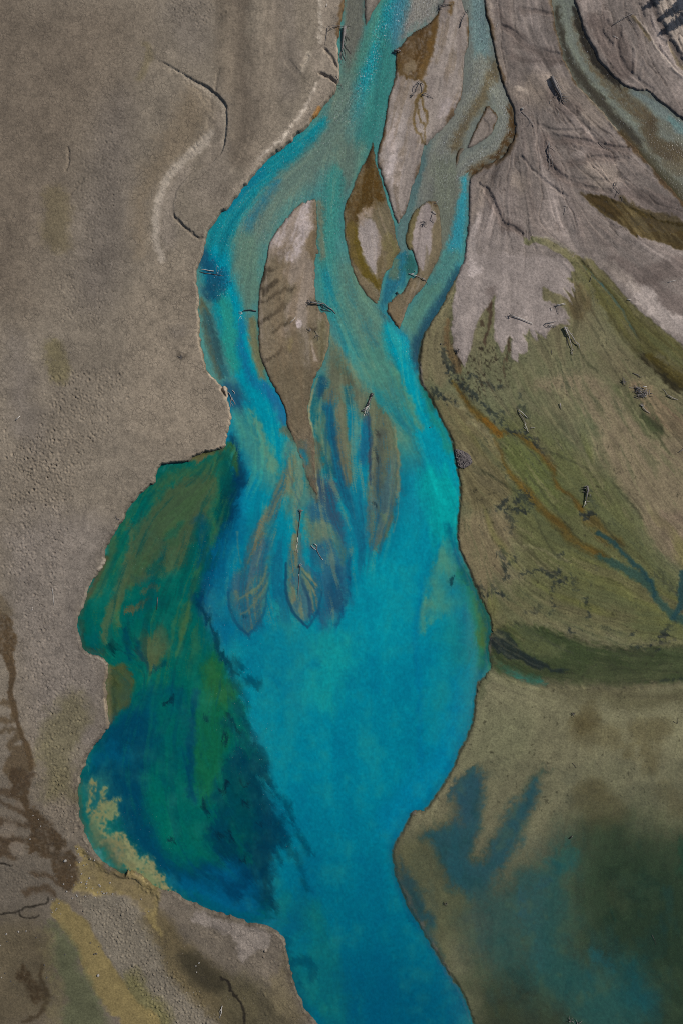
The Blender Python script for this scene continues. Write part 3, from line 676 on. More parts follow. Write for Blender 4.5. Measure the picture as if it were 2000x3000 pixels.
# wet flats east of the river
wet = "C 515,1555 600,1570 680,1590 760,1620 860,1690 F 950,20 1060,120 1190,270 1360,430 1568,590 X 2400,1250 2400,3400 1400,3400 L 190,1680 60,1380 K 1120,640 1115,540 1225,340 I 50,1680 195,1330 215,1110 300,1030 305,760 205,480 85,200 F 100,1680 90,1400 60,1250 E 1340,900 1290,640 1310,540 1420,350 1500,190 1560,0 C 140,1640"
sl, a = area(wet, 4, 1, .5)
WET = np.zeros(X.shape, np.float32); WET[sl] = a
WET *= 1 - FAN
allm = (full, WET)
put(G, allm, (106, 98, 76))
_wn = WET * (1 - .75 * sstep(1950, 2080, Y))
put(G, (full, _wn), (90, 91, 63), .26, T_big, 1.6)
put(G, (full, _wn), (116, 106, 84), .30, T_mid, 2.0)
put(G, allm, (88, 92, 70), .4, N_big + .6 * N_med, 1.2)
def wetput(s, soft, c, op, w=2, amp=1.0, tex=None, k=0.0):
    sl, a = area(s, soft, w, amp)
    put(G, (sl, a * WET[sl]), c, op, tex, k)
def wetband(s, wd, soft, c, op, w=1, amp=.6, tex=None, k=0.0):
    sl, a = band(s, wd, soft, w, amp)
    put(G, (sl, a * WET[sl]), c, op, tex, k)
wetput("E 1560,0 1500,200 1420,360 1330,480 1295,640 1310,780 1400,880 1480,860 1500,700 1480,560 1510,380", 14, (104, 96, 74), .9)
wetband("E 1290,560 1330,480 1440,350 1510,190", 8, 12, (126, 117, 92), .6)
wetband("E 1480,430 1470,560 1500,640 1550,740", [4, 6, 10, 8], 7, (96, 76, 52), .8)
wetput("F 940,20 1200,270 1500,560 1568,600 X 2300,1200 2300,1400 F 1568,760 1430,640 1280,660 1080,420 900,160 780,20", 26, (84, 80, 48), .85, 5, 1, N_diag, .7)
wetput("F 850,160 1000,340 880,420 780,330 800,280", 16, (84, 72, 50), .8, 5, .6)
wetput("F 920,640 1150,760 1180,860 1300,1080 1500,1380 1568,1500 X 2300,1600 2300,1560 F 1568,1260 1400,1120 1230,900 1050,700", 26, (84, 84, 58), .85, 5, 1)
wetput("F 560,870 760,860 960,1040 1010,1280 1110,1480 1270,1680 I 1380,160 1568,360 X 2400,1800 2400,1420 F 1568,1180 1390,1170 1200,960 1000,800 860,760 700,790", 20, (120, 107, 88), .9, 5, .7)
wetput("F 1180,820 1300,830 1420,920 1568,1040 X 2300,1350 2300,1500 F 1568,1190 1420,1120 1330,1030 1260,940", 12, (122, 104, 84), .9, 5, .6)
wetput("I 1280,30 1420,0 X 2300,1500 2300,1760 I 1568,340 1460,290 1340,150", 12, (116, 101, 86), .9, 5, .6)
wetput("F 400,1000 600,1100 800,1240 960,1330 1080,1480 1230,1680 I 1400,300 1568,450 X 2300,2100 I 1568,880 1300,880 1000,700 700,600 500,300 430,100 F 400,1500 330,1250", 50, (86, 88, 56), .9, 5, 1)
wetput("F 320,1150 700,1330 760,1540 900,1680 660,1680 500,1450 380,1350", 30, (82, 88, 50), .8, 5, 1)
wetput("I 800,280 1100,340 1300,480 1450,640 1500,700 1300,640 1100,520 900,420", 34, (98, 98, 58), .8, 5, .8)
wetput("F 60,900 300,1150 420,1440 480,1500 380,1680 90,1680 90,1350 60,1260 E 1440,1080 1380,980", 20, (104, 94, 68), .8, 2, .6)
wetput("I 90,0 380,20 450,80 430,230 380,400 300,500 220,540 150,360 85,200", 24, (112, 100, 78), .9, 2, .6)
wetput("I 230,560 500,500 800,560 1100,620 1300,680 1100,840 800,760 500,720 330,740", 40, (96, 92, 66), .8, 5, 1)
wetput("I 480,470 600,460 700,520 560,600 480,560", 30, (84, 86, 58), .7)
wetput("I 310,765 420,740 640,770 900,850 1100,900 1568,880 X 2300,1900 2300,2010 I 1568,1110 1300,1135 1050,1140 800,1120 600,1100 300,1040", 16, (52, 62, 36), .95, 5, .5, N_med, .3)
wetput("I 440,790 560,770 700,840 820,900 760,960 620,960 500,890", 16, (82, 86, 58), .8, 3, .5)
wetput("I 1100,950 1300,940 1400,990 1300,1060 1150,1030", 20, (50, 58, 34), .7, 5, .5)
wetput("I 295,1050 360,1075 440,1110 560,1140 800,1150 1000,1160 1300,1170 1568,1120 X 2400,2000 2400,3400 1300,3400 L 190,1680 K 1115,540 1225,340 I 200,1330", 14, (110, 106, 84), .95, 1, .5)
wetput("I 600,1150 1000,1140 1300,1170 1568,1120 X 2400,2000 2400,2120 I 1568,1260 1250,1290 1000,1240 800,1200", 26, (84, 80, 60), .85)
wetput("I 200,1250 500,1300 600,1500 400,1680 50,1680 180,1400", 60, (98, 98, 76), .6)
# dark, deep silt toward the lower right
wetput("L 900,300 1200,250 1568,400 X 2500,2300 2500,3500 1300,3500 L 190,1680 250,1350 500,1150 800,1000 850,600", 110, (58, 64, 44), .85, 2, 1.5)
wetput("L 960,420 1200,380 1568,560 X 2500,2400 2500,3500 1800,3500 L 1000,1680 900,1250 870,900 900,600", 90, (36, 52, 36), .8, 2, 1.5)
wetput("L 240,1400 500,1350 900,1500 1200,1660 X 1900,3500 1300,3500 L 190,1680", 60, (42, 44, 28), .9, 2, 1.2)
wetput("K 1120,560 1240,400 1500,300 L 160,500 300,700 200,900 0,1200 60,1330 K 1400,1150 1200,850", 40, (92, 90, 64), .8)
for s, w, o in [("I 950,1290 930,1340 960,1300", 16, .7), ("I 880,1380 950,1380", 18, .7), ("I 890,1430 1000,1470 1120,1490", 26, .5), ("I 1310,1440 1350,1480 1400,1430", 26, .6), ("I 1200,1590 1230,1580", 8, .7), ("I 1360,1600 1370,1650", 14, .6),
                ("L 950,200 1100,290 1050,340", 40, .6), ("L 1450,150 1540,260", 16, .5), ("L 1150,800 1200,860", 30, .5), ("L 980,120 1020,160", 20, .4)]:
    wetband(s, w, 30, (70, 62, 40), o * .75, 2, .8)
# iron-stained runnels
for s, w in [("F 60,830 100,890 150,970 210,1040 270,1090 320,1140 370,1165", [4, 6, 8, 9, 11, 9, 4]), ("F 370,1155 450,1162 500,1180 540,1215 600,1270 640,1300 690,1350 715,1400 725,1460 740,1510 780,1540 830,1580 880,1640 910,1670", [4, 4, 5, 7, 8, 8, 6, 5, 5, 6, 4, 5, 7, 4]),
             ("F 320,1200 360,1290 400,1400 450,1450 520,1510 560,1570 620,1640 670,1690 I 760,90 830,180 900,230 1000,270 1060,310", [4, 5, 6, 9, 11, 10, 10, 10, 16, 18, 16, 14, 10])]:
    wetband(s, np.asarray(w) * .85 + 1, 9, (72, 60, 26), .75, 1, .5, N_small, .3)
    wetband(s, np.asarray(w) * .45, 5, (94, 74, 32), .75, 1, .5, N_small, .3)
wetband("F 270,1090 340,1150 360,1175", 8, 6, (112, 74, 20), .7)
wetband("I 950,40 1000,80 1040,160 1130,200", 14, 16, (86, 70, 34), .7)
# mats of dark algae
DK = (34, 40, 40)
for s, w, o in [("E 1450,600 1470,680 1460,760", [8, 16, 8], .6), ("E 1450,760 1500,720 1520,740 1490,800", 12, .75), ("F 90,780 130,850 180,900 240,960 300,1030 360,1090 420,1130 500,1160 560,1190 640,1270", [4, 9, 8, 6, 12, 11, 6, 8, 6, 3], .92),
                ("F 0,930 50,960 100,990", 5, .8), ("E 1385,890 1430,920 1470,935 1540,950", [8, 10, 6, 2], .85), ("E 1390,880 1420,930", 9, .8), ("F 160,800 190,785 220,800", 7, .8), ("F 260,840 320,840", 12, .7), ("F 365,845 385,870", 6, .8),
                ("F 490,890 500,940", 7, .6), ("F 480,1000 530,1000 550,1050 560,1080", 5, .7), ("F 380,1030 440,1070", 5, .6),
                ("F 500,1610 540,1560 560,1640", 14, .75), ("F 350,1650 400,1620 480,1600", 11, .8), ("I 420,0 520,-5", 12, .9), ("I 400,30 440,60 430,100", 10, .5),
                ("I 370,250 385,290", 10, .7), ("I 455,300 440,340 410,390 400,430", 8, .75), ("I 345,460 300,470", 6, .5), ("I 225,545 260,550 330,548 410,555", [7, 7, 7, 6], .9), ("I 230,490 260,520 320,520", 14, .5),
                ("I 530,400 580,380 640,375 700,400 750,395", [5, 4, 4, 12, 12], .75), ("I 740,400 760,460 720,490 720,560 690,600 740,640 690,690", [5, 9, 4, 4, 4, 4, 2], .6), ("I 790,430 760,470", 6, .7), ("I 850,430 870,500", 9, .5),
                ("I 910,590 925,560", 9, .8), ("I 930,640 935,670", 7, .7), ("I 830,800 838,780", 8, .8), ("I 765,265 775,270", 7, .7), ("I 540,650 640,640", 7, .4), ("I 970,350 975,420 960,500", 2, .4), ("I 860,600 900,580", 5, .5),
                ("I 1220,895 1290,875 1350,845 1400,815 1450,780 1500,735 1540,700", [2, 4, 6, 7, 9, 9, 8], .92), ("I 1425,830 1415,890", 8, .8), ("I 1440,860 1510,830", 6, .5), ("I 1240,790 1260,790", 6, .7), ("I 1400,1120 1480,1105 1568,1090", 5, .6),
                ("I 1555,530 1560,600 1555,680", 12, .8), ("I 920,20 980,10", 14, .9), ("I 950,5 930,45", 8, .8), ("F 930,1560 990,1650", 14, .5), ("I 1380,400 1500,520 1560,560", 8, .4), ("I 1300,450 1360,480", 6, .5)]:
    sl, a = mat_of(s, np.asarray(w) * .62)
    put(G, (sl, a * WET[sl]), DK, min(o, .85))
put(G, area("I 300,775 390,765 430,790 450,850 490,890 540,930 610,960 640,990 700,1010 760,1030 840,1040 740,1055 680,1035 620,1020 560,1010 480,985 420,960 400,930 330,920 305,870", 5, 3, .5), (16, 26, 34), .97, N_small, .15)
put(G, band("I 310,800 350,810 390,810", 5, 4, 1, .4), (92, 94, 74), .6)
wetband("F 1290,650 1340,670 1430,760 1500,830 1568,860", [8, 16, 18, 18, 16], 10, (34, 30, 16), .9, 3, .5)
wetband("F 1340,660 1450,740 1568,810", [6, 10, 18], 12, (72, 62, 22), .7, 1)
wetband("F 1310,1040 1350,1100 1390,1140", [10, 16, 8], 14, (44, 50, 32), .8, 3, .5)
wetband("F 1150,860 1200,960 1270,1060 1380,1180", 12, 14, (70, 76, 50), .6, 1)
wetband("F 1080,400 1280,640", 5, 10, (62, 58, 34), .6, 5, .5)
wetband("F 1250,660 1290,620 1260,540 1200,420", 4, 6, (74, 74, 46), .6)
for s in ["F 640,980 760,1140 900,1260", "F 750,870 900,1060 980,1200 985,1290 960,1400", "F 270,1130 330,1240 390,1400 440,1480", "F 1150,850 1230,1000 1360,1170 1500,1330", "F 880,1040 960,1160", "I 450,210 600,230 800,320", "F 0,960 70,980 120,1000", "F 150,1085 270,1150"]:
    wetband(s, 2.5, 5, (126, 120, 92), .55, 1)
for s in ["F 560,1450 700,1620 I 760,40 900,190", "F 190,1370 370,1480 480,1560", "F 190,1400 320,1450", "F 640,1260 800,1330 960,1400", "I 600,0 680,230 800,330", "F 1100,1480 1180,1580 1270,1680 I 1300,50", "I 1030,60 1140,200 1230,330 1350,470 1370,560", "I 1050,900 1250,950 1400,920", "I 1060,1020 1180,1010 1250,1050", "I 900,1090 1000,1010", "I 1100,880 1200,910 1400,900", "F 870,600 930,700 1000,760", "F 1390,1160 1480,1300", "F 150,1030 180,1060"]:
    wetband(s, 2.0, 5, (52, 54, 38), .6, 1)
# scattered debris specks on the flats
# brown algae and damp silt along the edges of the upper channels
for s, w, o in [("B 1125,400 1118,540 1090,620 1070,720 1055,820 1030,910 1005,990", [4, 5, 5, 6, 8, 9, 8], .85), ("C 262,60 292,160 322,320 352,450 384,560", [5, 5, 5, 5, 4], .6), ("C 130,580 120,640 90,700 50,760 0,810", [4, 5, 5, 4, 3], .7),
                ("C 700,0 722,100 735,180 760,280 800,400 850,520 940,630", 5, .6), ("C 1150,865 1250,965 1360,1105 1450,1195 1568,1335", [6, 7, 8, 9, 10], .75), ("C 462,880 430,960 385,1020 280,1078 180,1150", [4, 6, 7, 7, 6], .7), ("B 805,0 790,130 772,190 762,250", [4, 6, 6, 4], .7),
                ("B 1290,1150 1250,1270 1215,1380 1190,1440", 3, .5), ("B 1340,1000 1320,1080 1300,1180 1360,1240 1420,1330", [10, 12, 12, 14, 10], .6)]:
    put(G, band(s, w, 7, 3, .4), (74, 54, 30), o)
put(PB, allm, 0.0)
spk = vnoise(X / 4.0, Y / 4.0, 91) * 0.62 + vnoise(X / 9.0, Y / 7.0, 92) * 0.38
clump = 0.10 * fbm(60, 3, 93)
dens = 0.80 - clump
sm = sstep(0, 0.05, spk - dens) * WET * (1 - sstep(2330, 2480, Y))
put(G, (full, sm), (40, 38, 28), .6)
near = area("F 40,500 300,500 440,560 440,900 200,950 60,800", 30, 2)
put(G, (near[0], near[1] * sstep(0, 0.05, (spk - 0.64)[near[0]]) * WET[near[0]]), (42, 36, 28), .85)
for s, w in [("F 300,300 290,480 275,580", [6, 4, 2]), ("F 420,560 405,700 400,800", [4, 3, 2]), ("F 310,270 300,340", 5), ("F 240,450 245,470", 5), ("F 60,560 90,640 110,720", 5)]:
    wetband(s, w, 4, (58, 42, 34), .8, 3, .4)

# threads of algae and iron along the flood lines of the flats and bars
_wn2 = WET * (1 - sstep(1900, 2040, Y))
put(G, (full, _wn2 * sstep(.25, .8, T_mid + .5 * T_fine) * sstep(950, 1300, Y + .3 * (X - 1300))), (58, 62, 44), .34)
put(G, (full, _wn2 * sstep(.3, .85, -T_mid + .5 * T_fine)), (122, 113, 88), .36)
put(G, (full, _wn2 * sstep(.3, .9, T_big) * sstep(1150, 1400, Y) * (1 - sstep(1850, 1980, Y))), (98, 100, 48), .45)
put(G, (full, WET * sstep(.75, 1.0, T_fine + .5 * T_mid) * (1 - sstep(1900, 2040, Y)) * sstep(0, .5, N_med)), (40, 42, 36), .6)
for s in (CENTRE_ISLAND, ALGAE_FLAT, EAST_ISLAND, MID_BAR):
    mi = area(s, 5, 1, .5)
    put(G, (mi[0], mi[1] * sstep(.2, .8, (T_mid + .6 * T_fine)[mi[0]])), (92, 78, 62), .42)
    put(G, (mi[0], mi[1] * sstep(.3, .9, (-T_mid + .6 * T_fine)[mi[0]])), (152, 140, 134), .35)
# overall mottling, and mud cracks on the dry terrace
G *= np.array([1.015, 1.0, .965], np.float32)
G *= (1 + 0.045 * N_med + 0.06 * N_small + 0.05 * N_fine + 0.02 * N_big)[..., None]
G *= (1 + (X > 620) * (1 - .7 * FAN * (1 - _calm)) * (1 - .7 * _south) * (0.05 * T_mid + 0.05 * T_fine))[..., None]

_cw = CARRY * (.8 - .3 * FAN) * (1 - .6 * _south)
G = smear(G, N_fine * 1.6 + N_small * 1.2 + FX * _cw, fbm(9, 2, 44) * 1.6 + fbm(34, 2, 45) * 1.2 + FY * _cw)
G *= (1 + np.clip(WET + FAN * _calm, 0, 1) * (1 - .7 * _south) * (.07 * T_fine + .08 * T_mid))[..., None]
G += (WET * (1 - .8 * _south) * np.clip(T_mid * .5 + T_fine * .3, 0, .5))[..., None] * (rgb((64, 68, 44)) - G) * .5
shore_dark = np.exp(-((S - 2.0) / (5 + 4 * np.clip(N_small + .4, 0, 1.5))) ** 2) * (LH < 0.5) * 0.24 * np.clip(.9 + .5 * N_fine + .4 * N_small, .2, 1.5)  # damp margin and edge shade, both darkened into the shore colour
G *= (1 - shore_dark)[..., None]
put(CR, area(LEFT_BANK, 12, 1, .75), 0.7)
put(CR, area("B 0,0 600,0 600,400 200,900 0,1200 A 1400,1300 1420,600 1300,0 X 640,-300 1000,-300", 60, 2), 0.08, .9)
put(CR, area("A 400,1000 800,700 850,1500 700,1680 400,1680", 50, 2), 0.25)
put(CR, area("D 350,800 750,800 700,1200 450,1400 300,1000", 50, 2), 0.2)
put(CR, area("J -400,500 520,840 1100,1200 1568,1600 X 900,3300 -900,3300 -900,2300", 30, 2), 0.15)
put(CR, area('J 530,500 760,690 1060,790 1070,1130 930,870 560,838 480,800', 14, 3, .6), 0.0)
put(CR, area('J 360,850 575,985 700,1230 1085,1680 200,1680 250,1000', 14, 3, .6), 0.0)
_o = area('J 530,520 700,690 850,700 1040,830 1010,960 950,980 900,830 560,830 500,790', 12, 3, .6); put(H, (_o[0], _o[1] * sstep(3, 16, S[_o[0]])), 0.15, .85)
put(H, area('J 360,860 575,990 700,1240 1060,1680 420,1680 340,960', 12, 3, .6), 0.25, .85)
put(CR, area("D 900,100 1320,0 1350,700 1500,1000 1460,1250 1000,1300 850,800", 60, 2), 0.9)
put(CR, area("K 0,970 420,1110 460,1390 640,1680 500,1650 350,1300 0,1080", 20, 2), 0.8)
put(CR, area("A 900,560 1380,640 1380,900 1000,1250 880,1100", 40, 2), 0.85)

# ------------------------------------------------------------------ what floats in the water: glacial flour, silt, algae
WC = np.empty(X.shape + (3,), np.float32)
WC[...] = rgb((72, 128, 124))
OP = np.full(X.shape, 0.86, np.float32)     # how cloudy
FL = np.zeros(X.shape, np.float32)          # broken water, where sun glitter is painted

def wa(s, soft, c, op=1.0, w=2, amp=.7, tex=None, k=0.0, cloud=None):
    m = area(s, soft, w, amp)
    put(WC, m, c, op, tex, k)
    if cloud is not None:
        put(OP, m, cloud, op)
def wb(s, wd, soft, c, op=1.0, w=2, amp=.5, tex=None, k=0.0, cloud=None):
    m = band(s, wd, soft, w, amp)
    put(WC, m, c, op, tex, k)
    if cloud is not None:
        put(OP, m, cloud, op)

# main basin and lower river
wa("D 1400,900 E 300,850 E 900,900 1300,900 1568,1100 H 1568,400 1568,1680 L 0,200 0,1680 X 1500,4000 800,4000 K 600,1680 350,1000 300,0 H 0,1000 0,0 D 1500,1400", 50, (3, 126, 144), 1, 2, .6, cloud=.97)
wa("H -200,800 1568,900 1568,1680 L 0,1680 X 1600,60000 600,60000 K 300,900 H 0,1200", 200, (1, 117, 137), .9)
wa("K -100,300 1568,300 L 0,1680 X 1600,60000 600,60000 K 0,900", 160, (1, 106, 126), .9)
wa("K 300,800 1200,800 L 200,1680 X 1600,60000 600,60000", 160, (0, 94, 114), .9)
wa("K 400,1300 1400,1250 L 200,1680 X 1600,60000 700,60000", 120, (0, 80, 104), .9)

# ---- top channels
wa('X 1540,-3000 1540,0 1640,330 1900,700 2600,1300 2600,-3000', 10, (110, 112, 102), 1, 1, cloud=.8)
wa('X 1230,-3000 1230,60 1300,300 1200,500 1180,720 1330,720 1400,520 1600,450 1600,-3000', 40, (112, 116, 108), 1, 1, cloud=.8)
wb("B 870,-100 868,100 860,250 830,420", [26, 26, 24, 10], 18, (104, 104, 94), 1, 1, cloud=.75)
wa("B 1130,-400 1460,-400 1420,70 1380,140 1290,190 1200,260 1130,320 1120,200 1160,60", 26, (124, 119, 112), 1, 1, cloud=.85)
wb("B 1130,-400 1120,-50 1085,100 1030,290 965,470 900,620 850,740", [34, 34, 32, 30, 28, 22, 12], 34, (30, 120, 128), 1, 1, cloud=.95)
wb("B 1180,-100 1155,100 1125,250 1110,330", 12, 26, (64, 112, 126), .8, 1)
wb("B 1060,250 1080,400 1050,560 1000,720 950,900 900,1050 870,1160", [10, 20, 22, 22, 22, 16, 8], 30, (52, 116, 110), 1, 1, cloud=.9)
wb("B 1040,0 990,180 930,330 870,480", 10, 24, (76, 120, 104), .8, 1)
wb("B 830,400 810,560 770,700 760,800", [14, 22, 22, 14], 30, (92, 110, 98), .8, 1)
wb("B 820,600 780,760 700,900 600,1040 450,1180 300,1350 200,1520 150,1680", [14, 34, 44, 44, 42, 40, 36, 30], 46, (100, 120, 108), .95, 3, .5, cloud=.85)
wb("B 830,1000 800,1150 760,1240", [34, 30, 16], 40, (100, 116, 102), .9, 3, .4)
wb("B 660,800 560,900 400,1020 240,1150 100,1320 20,1440 A 1460,1580 1450,1680 D 1440,0", [8, 20, 26, 32, 36, 38, 40, 38, 30], 26, (18, 122, 132), 1, 1, cloud=.95)
wb("B 360,1200 230,1380 150,1530 90,1680", [3, 5, 6, 4], 24, (22, 104, 130), .7, 1)
wb("B 250,1120 130,1260 60,1360", 10, 20, (10, 110, 134), .7, 1)
wb("B 740,1170 720,1340 700,1500 690,1680 E 690,60 700,200 760,360", [20, 22, 24, 24, 24, 24, 20], 26, (58, 126, 118), 1, 1, cloud=.88)
wb("B 640,1330 650,1500 660,1680", 6, 14, (116, 114, 92), .8, 1)
# centre channel
wb("C 205,-300 215,0 225,130 245,300 245,420", [16, 18, 20, 22, 14], 22, (104, 124, 122), 1, 1, cloud=.85)
wb("C 240,430 230,560 140,680 60,830 0,980 -40,1150 -30,1300 -20,1500", [20, 24, 24, 30, 34, 40, 40, 30], 26, (120, 120, 110), 1, 1, cloud=.82)
wb("C 290,480 350,580 400,690 425,800 390,930 300,1010 180,1070 100,1150 50,1250", [16, 22, 22, 22, 22, 22, 20, 20, 20], 24, (122, 122, 112), 1, 1, cloud=.85)
wb("C 440,700 455,800 440,900 390,990 280,1060 180,1130", 9, 14, (78, 58, 34), .8, 1, tex=N_fine, k=.6)
wb("C 330,420 310,520 280,600 240,680 120,820 80,960", 9, 22, (96, 78, 50), .65, 3, .4)
wb("C -10,1100 20,1250 0,1450 -60,1640 E 1400,60", [30, 32, 30, 26, 20], 30, (108, 112, 98), .9, 1, cloud=.75)
wb("C 135,1180 125,1300 105,1450 75,1600 40,1700 E 1520,60", [4, 9, 14, 18, 20, 20], 16, (48, 128, 140), 1, 1, cloud=.92)
wb("E 1500,20 1440,160 1340,310 1250,430 1205,540 1195,640", [24, 26, 26, 24, 20, 12], 24, (74, 124, 118), 1, 1, cloud=.85)
wb("E 1545,100 1480,220 1400,360 1330,470 1285,570 1268,680 1275,740", [6, 8, 10, 12, 14, 14, 8], 20, (30, 66, 84), .85, 1, cloud=.9)
wb("E 1400,200 1300,340 1230,460", 12, 24, (86, 126, 106), .6, 3)
# side run between the islands
wb("B 1310,1030 1290,1130 1245,1270 1205,1400 1175,1530 1185,1640 E 1200,20", [10, 12, 12, 12, 12, 12, 12], 10, (84, 108, 106), 1, 1, cloud=.85)
wb("E 1190,10 1180,80 1130,170 1085,240 1055,310", [16, 22, 26, 18, 8], 12, (36, 96, 112), 1, 3, .4, cloud=.9)
wb("E 1230,20 1240,60 1215,110", 12, 14, (40, 88, 84), .9, 1)
wb("E 1130,60 1120,150", 8, 14, (96, 104, 78), .7, 3, .5)
wb("E 1010,345 1080,400 1120,470 1165,560 1180,640", [8, 14, 16, 14, 10], 18, (26, 108, 130), 1, 1, cloud=.92)
wb("E 900,180 960,290 1010,345 1060,400 1130,480", 3, 9, (34, 62, 72), .6, 1)

# ---- left arm
wb("D 1420,20 1420,120 1470,260 E 0,200 40,330 80,480 120,620 180,780 260,920 350,1050 375,1180 370,1290", [30, 34, 34, 34, 34, 34, 36, 36, 34, 32, 26, 16], 22, (2, 130, 148), 1, 1, cloud=.97)
wb("E 150,-60 180,60 190,180 195,290", [34, 32, 26, 12], 30, (92, 122, 106), .9, 3, .4, cloud=.84)
wb("E 195,420 210,560 245,690 275,820", [8, 10, 10, 5], 12, (116, 114, 82), .95, 1, .4, cloud=.7)
wb("D 1400,180 1480,350 1520,500 E 40,520 80,700", [6, 14, 20, 16, 10], 26, (46, 136, 118), .8, 4, .6)
wb("D 1340,20 1380,60 1420,130 1400,200", 22, 26, (24, 70, 96), .8, 3, .6)
wb("D 1330,300 1370,480 1420,660 1450,800", [8, 12, 12, 6], 14, (92, 88, 66), .8, 1, .5, cloud=.7)
wb("D 1360,400 1420,620 1470,780", 9, 16, (30, 90, 104), .7, 1)
wb("E 30,870 80,930 120,1010 60,1000", [16, 26, 18, 14], 26, (30, 74, 100), .85, 3, .6)
wb("E 120,560 150,420 E 120,600 190,800 300,900 370,1000 400,1100", 7, 14, (28, 86, 128), .5, 1)
wb("E 300,860 360,950 400,1040 410,1120", [8, 12, 12, 6], 16, (30, 92, 130), .7, 1)
wb("E 130,1060 170,1180 230,1330 300,1440 340,1500", [16, 26, 26, 24, 14], 36, (64, 128, 120), .85, 3, .8, cloud=.9)
wb("E 210,1020 260,1200 330,1400", [4, 9, 8], 16, (112, 134, 100), .6, 3, .8)
wb("E 20,1100 60,1300 110,1480 80,1640 H 60,100", [18, 26, 26, 30, 30], 40, (4, 104, 136), .8, 3, .6)
wb("E 70,1200 90,1330 140,1460 60,1560 H 20,120 30,300", [6, 16, 12, 10, 10, 10], 22, (8, 50, 74), .85, 3, .7)
# ---- mid arm
wb("E 700,120 730,280 800,440 850,600 910,760 960,880", [16, 18, 18, 16, 14, 10], 26, (30, 124, 132), 1, 1, cloud=.93)
wb("E 850,120 880,300 930,440 990,580 1040,740 1080,860", [34, 40, 42, 40, 36, 26], 46, (94, 128, 110), .85, 3, .4, cloud=.86)
wb("E 1000,620 1060,820 1130,1000 1210,1180 1270,1330", [20, 40, 50, 46, 24], 46, (74, 132, 116), .9, 2, .5, cloud=.86)
wb("E 1100,500 1160,660 1220,820 1270,960 1340,1120 1400,1280 1440,1440 1450,1600", [12, 18, 22, 26, 32, 40, 50, 60], 30, (2, 136, 152), 1, 1, .8, cloud=.97)
wb("E 1120,720 1170,860 1230,980 1300,1120", [3, 6, 8, 6], 14, (98, 128, 96), .7, 1)
wb("E 1330,860 1390,1010 1440,1130 1490,1270", [4, 8, 10, 6], 18, (36, 116, 96), .6, 3, .6)
wb("E 1300,780 1340,900 1390,1010", 5, 12, (24, 90, 80), .6, 1)
wa("E 1180,1300 1300,1250 1420,1350 1440,1550 H 1300,60 1180,0 E 1160,1500", 50, (16, 118, 136), .7, 3, .8)
wb("E 960,870 1040,930 1110,1020 1160,1120", [8, 12, 16, 14], 26, (20, 126, 136), .7, 1)
# ---- drowned bars of the delta front
wa("E 720,560 760,640 830,760 930,890 985,950 970,1050 960,1100 880,1060 840,1010 760,1010 700,980 640,960 640,900 680,800", 24, (110, 110, 84), .9, 3, .4, cloud=.6)
wb("E 800,700 830,820", 10, 20, (82, 82, 60), .6, 3)
wb("E 700,520 820,700 900,860", 3, 9, (128, 124, 92), .6, 1)
wb("E 650,800 625,900 615,1000 640,1120 680,1250 720,1380", [9, 12, 16, 20, 22, 20], 20, (24, 96, 104), .95, 3, .4, cloud=.95)
wb("E 660,820 640,900", 10, 12, (24, 66, 92), .7, 1)
wb("E 700,990 715,1120 745,1270 790,1400 830,1520 870,1640", [10, 14, 18, 18, 20, 22], 18, (28, 84, 106), .95, 1, .6, cloud=.96)
wb("E 660,1050 670,1200 700,1330", [8, 12, 8], 16, (88, 118, 96), .8, 3, .5)
wb("E 820,890 840,1020 860,1160 880,1300 890,1450 900,1640 H 900,150", [6, 10, 16, 20, 24, 26, 34], 22, (14, 116, 136), .9, 1, .6, cloud=.96)
wb("E 820,880 830,960", 7, 10, (24, 80, 88), .7, 1)
wb("E 775,1010 785,1150 800,1300 820,1420 835,1490", [13, 14, 14, 9, 3], 12, (112, 114, 88), .95, 1, .6, cloud=.55)
wa("E 965,960 1000,955 1060,1010 1110,1080 1135,1150 1150,1250 1162,1400 1150,1550 1130,1650 H 1120,60 1080,140 1030,220 1003,278 985,220 960,120 950,20 E 950,1560 970,1400 970,1200 960,1080", 9, (108, 114, 86), .95, 1, .7, cloud=.6)
wa("E 1060,1350 1140,1300 1150,1500 1130,1660 H 1100,100 1010,270 960,150 945,0 E 960,1600 1030,1500", 26, (56, 96, 110), .75, 3, .8, cloud=.8)
wb("H 1050,0 1070,80 1078,140", 4, 8, (98, 122, 92), .7, 1)
wb("H 990,20 1000,100 990,180", 5, 12, (92, 116, 92), .6, 3)
wb("E 1130,1120 1148,1250 1162,1400 1152,1560", 2.2, 4, (142, 136, 100), .8, 1, .4)
wb("E 1030,1160 1025,1300 1020,1500", [12, 6, 8], 12, (70, 84, 80), .55, 3, .5)
wb("E 1010,1150 1030,1170 1010,1190", 4, 5, (40, 46, 44), .7, 1)
wb("E 965,1060 968,1200 972,1380 978,1500", 3, 6, (30, 66, 90), .7, 1)
wb("E 945,1080 935,1200 925,1350", [6, 9, 9], 10, (30, 92, 118), .8, 1)
wb("E 600,880 578,960 574,1050 585,1120 605,1200 622,1300 628,1440 638,1590", 2.5, 4, (150, 142, 106), .85, 1, .35)
wb("E 440,1160 520,1200 600,1250 610,1400 620,1550", 20, 14, (104, 106, 84), .85, 3, .4, cloud=.55)
wa("E 640,1420 700,1480 760,1600 H 800,100 820,300 830,500 800,640 740,720 700,780 640,720 620,660 650,540 640,430 600,300 560,100 E 560,1560 620,1620", 22, (52, 92, 112), .85, 3, .6, cloud=.9)
wa("E 640,1430 720,1470 770,1620 H 780,200 740,100 680,0 E 630,1600", 22, (52, 76, 94), .8, 3, .6)
wa("H 520,0 640,40 700,120 660,200 560,190 520,120", 20, (104, 118, 92), .8, 3, .8)
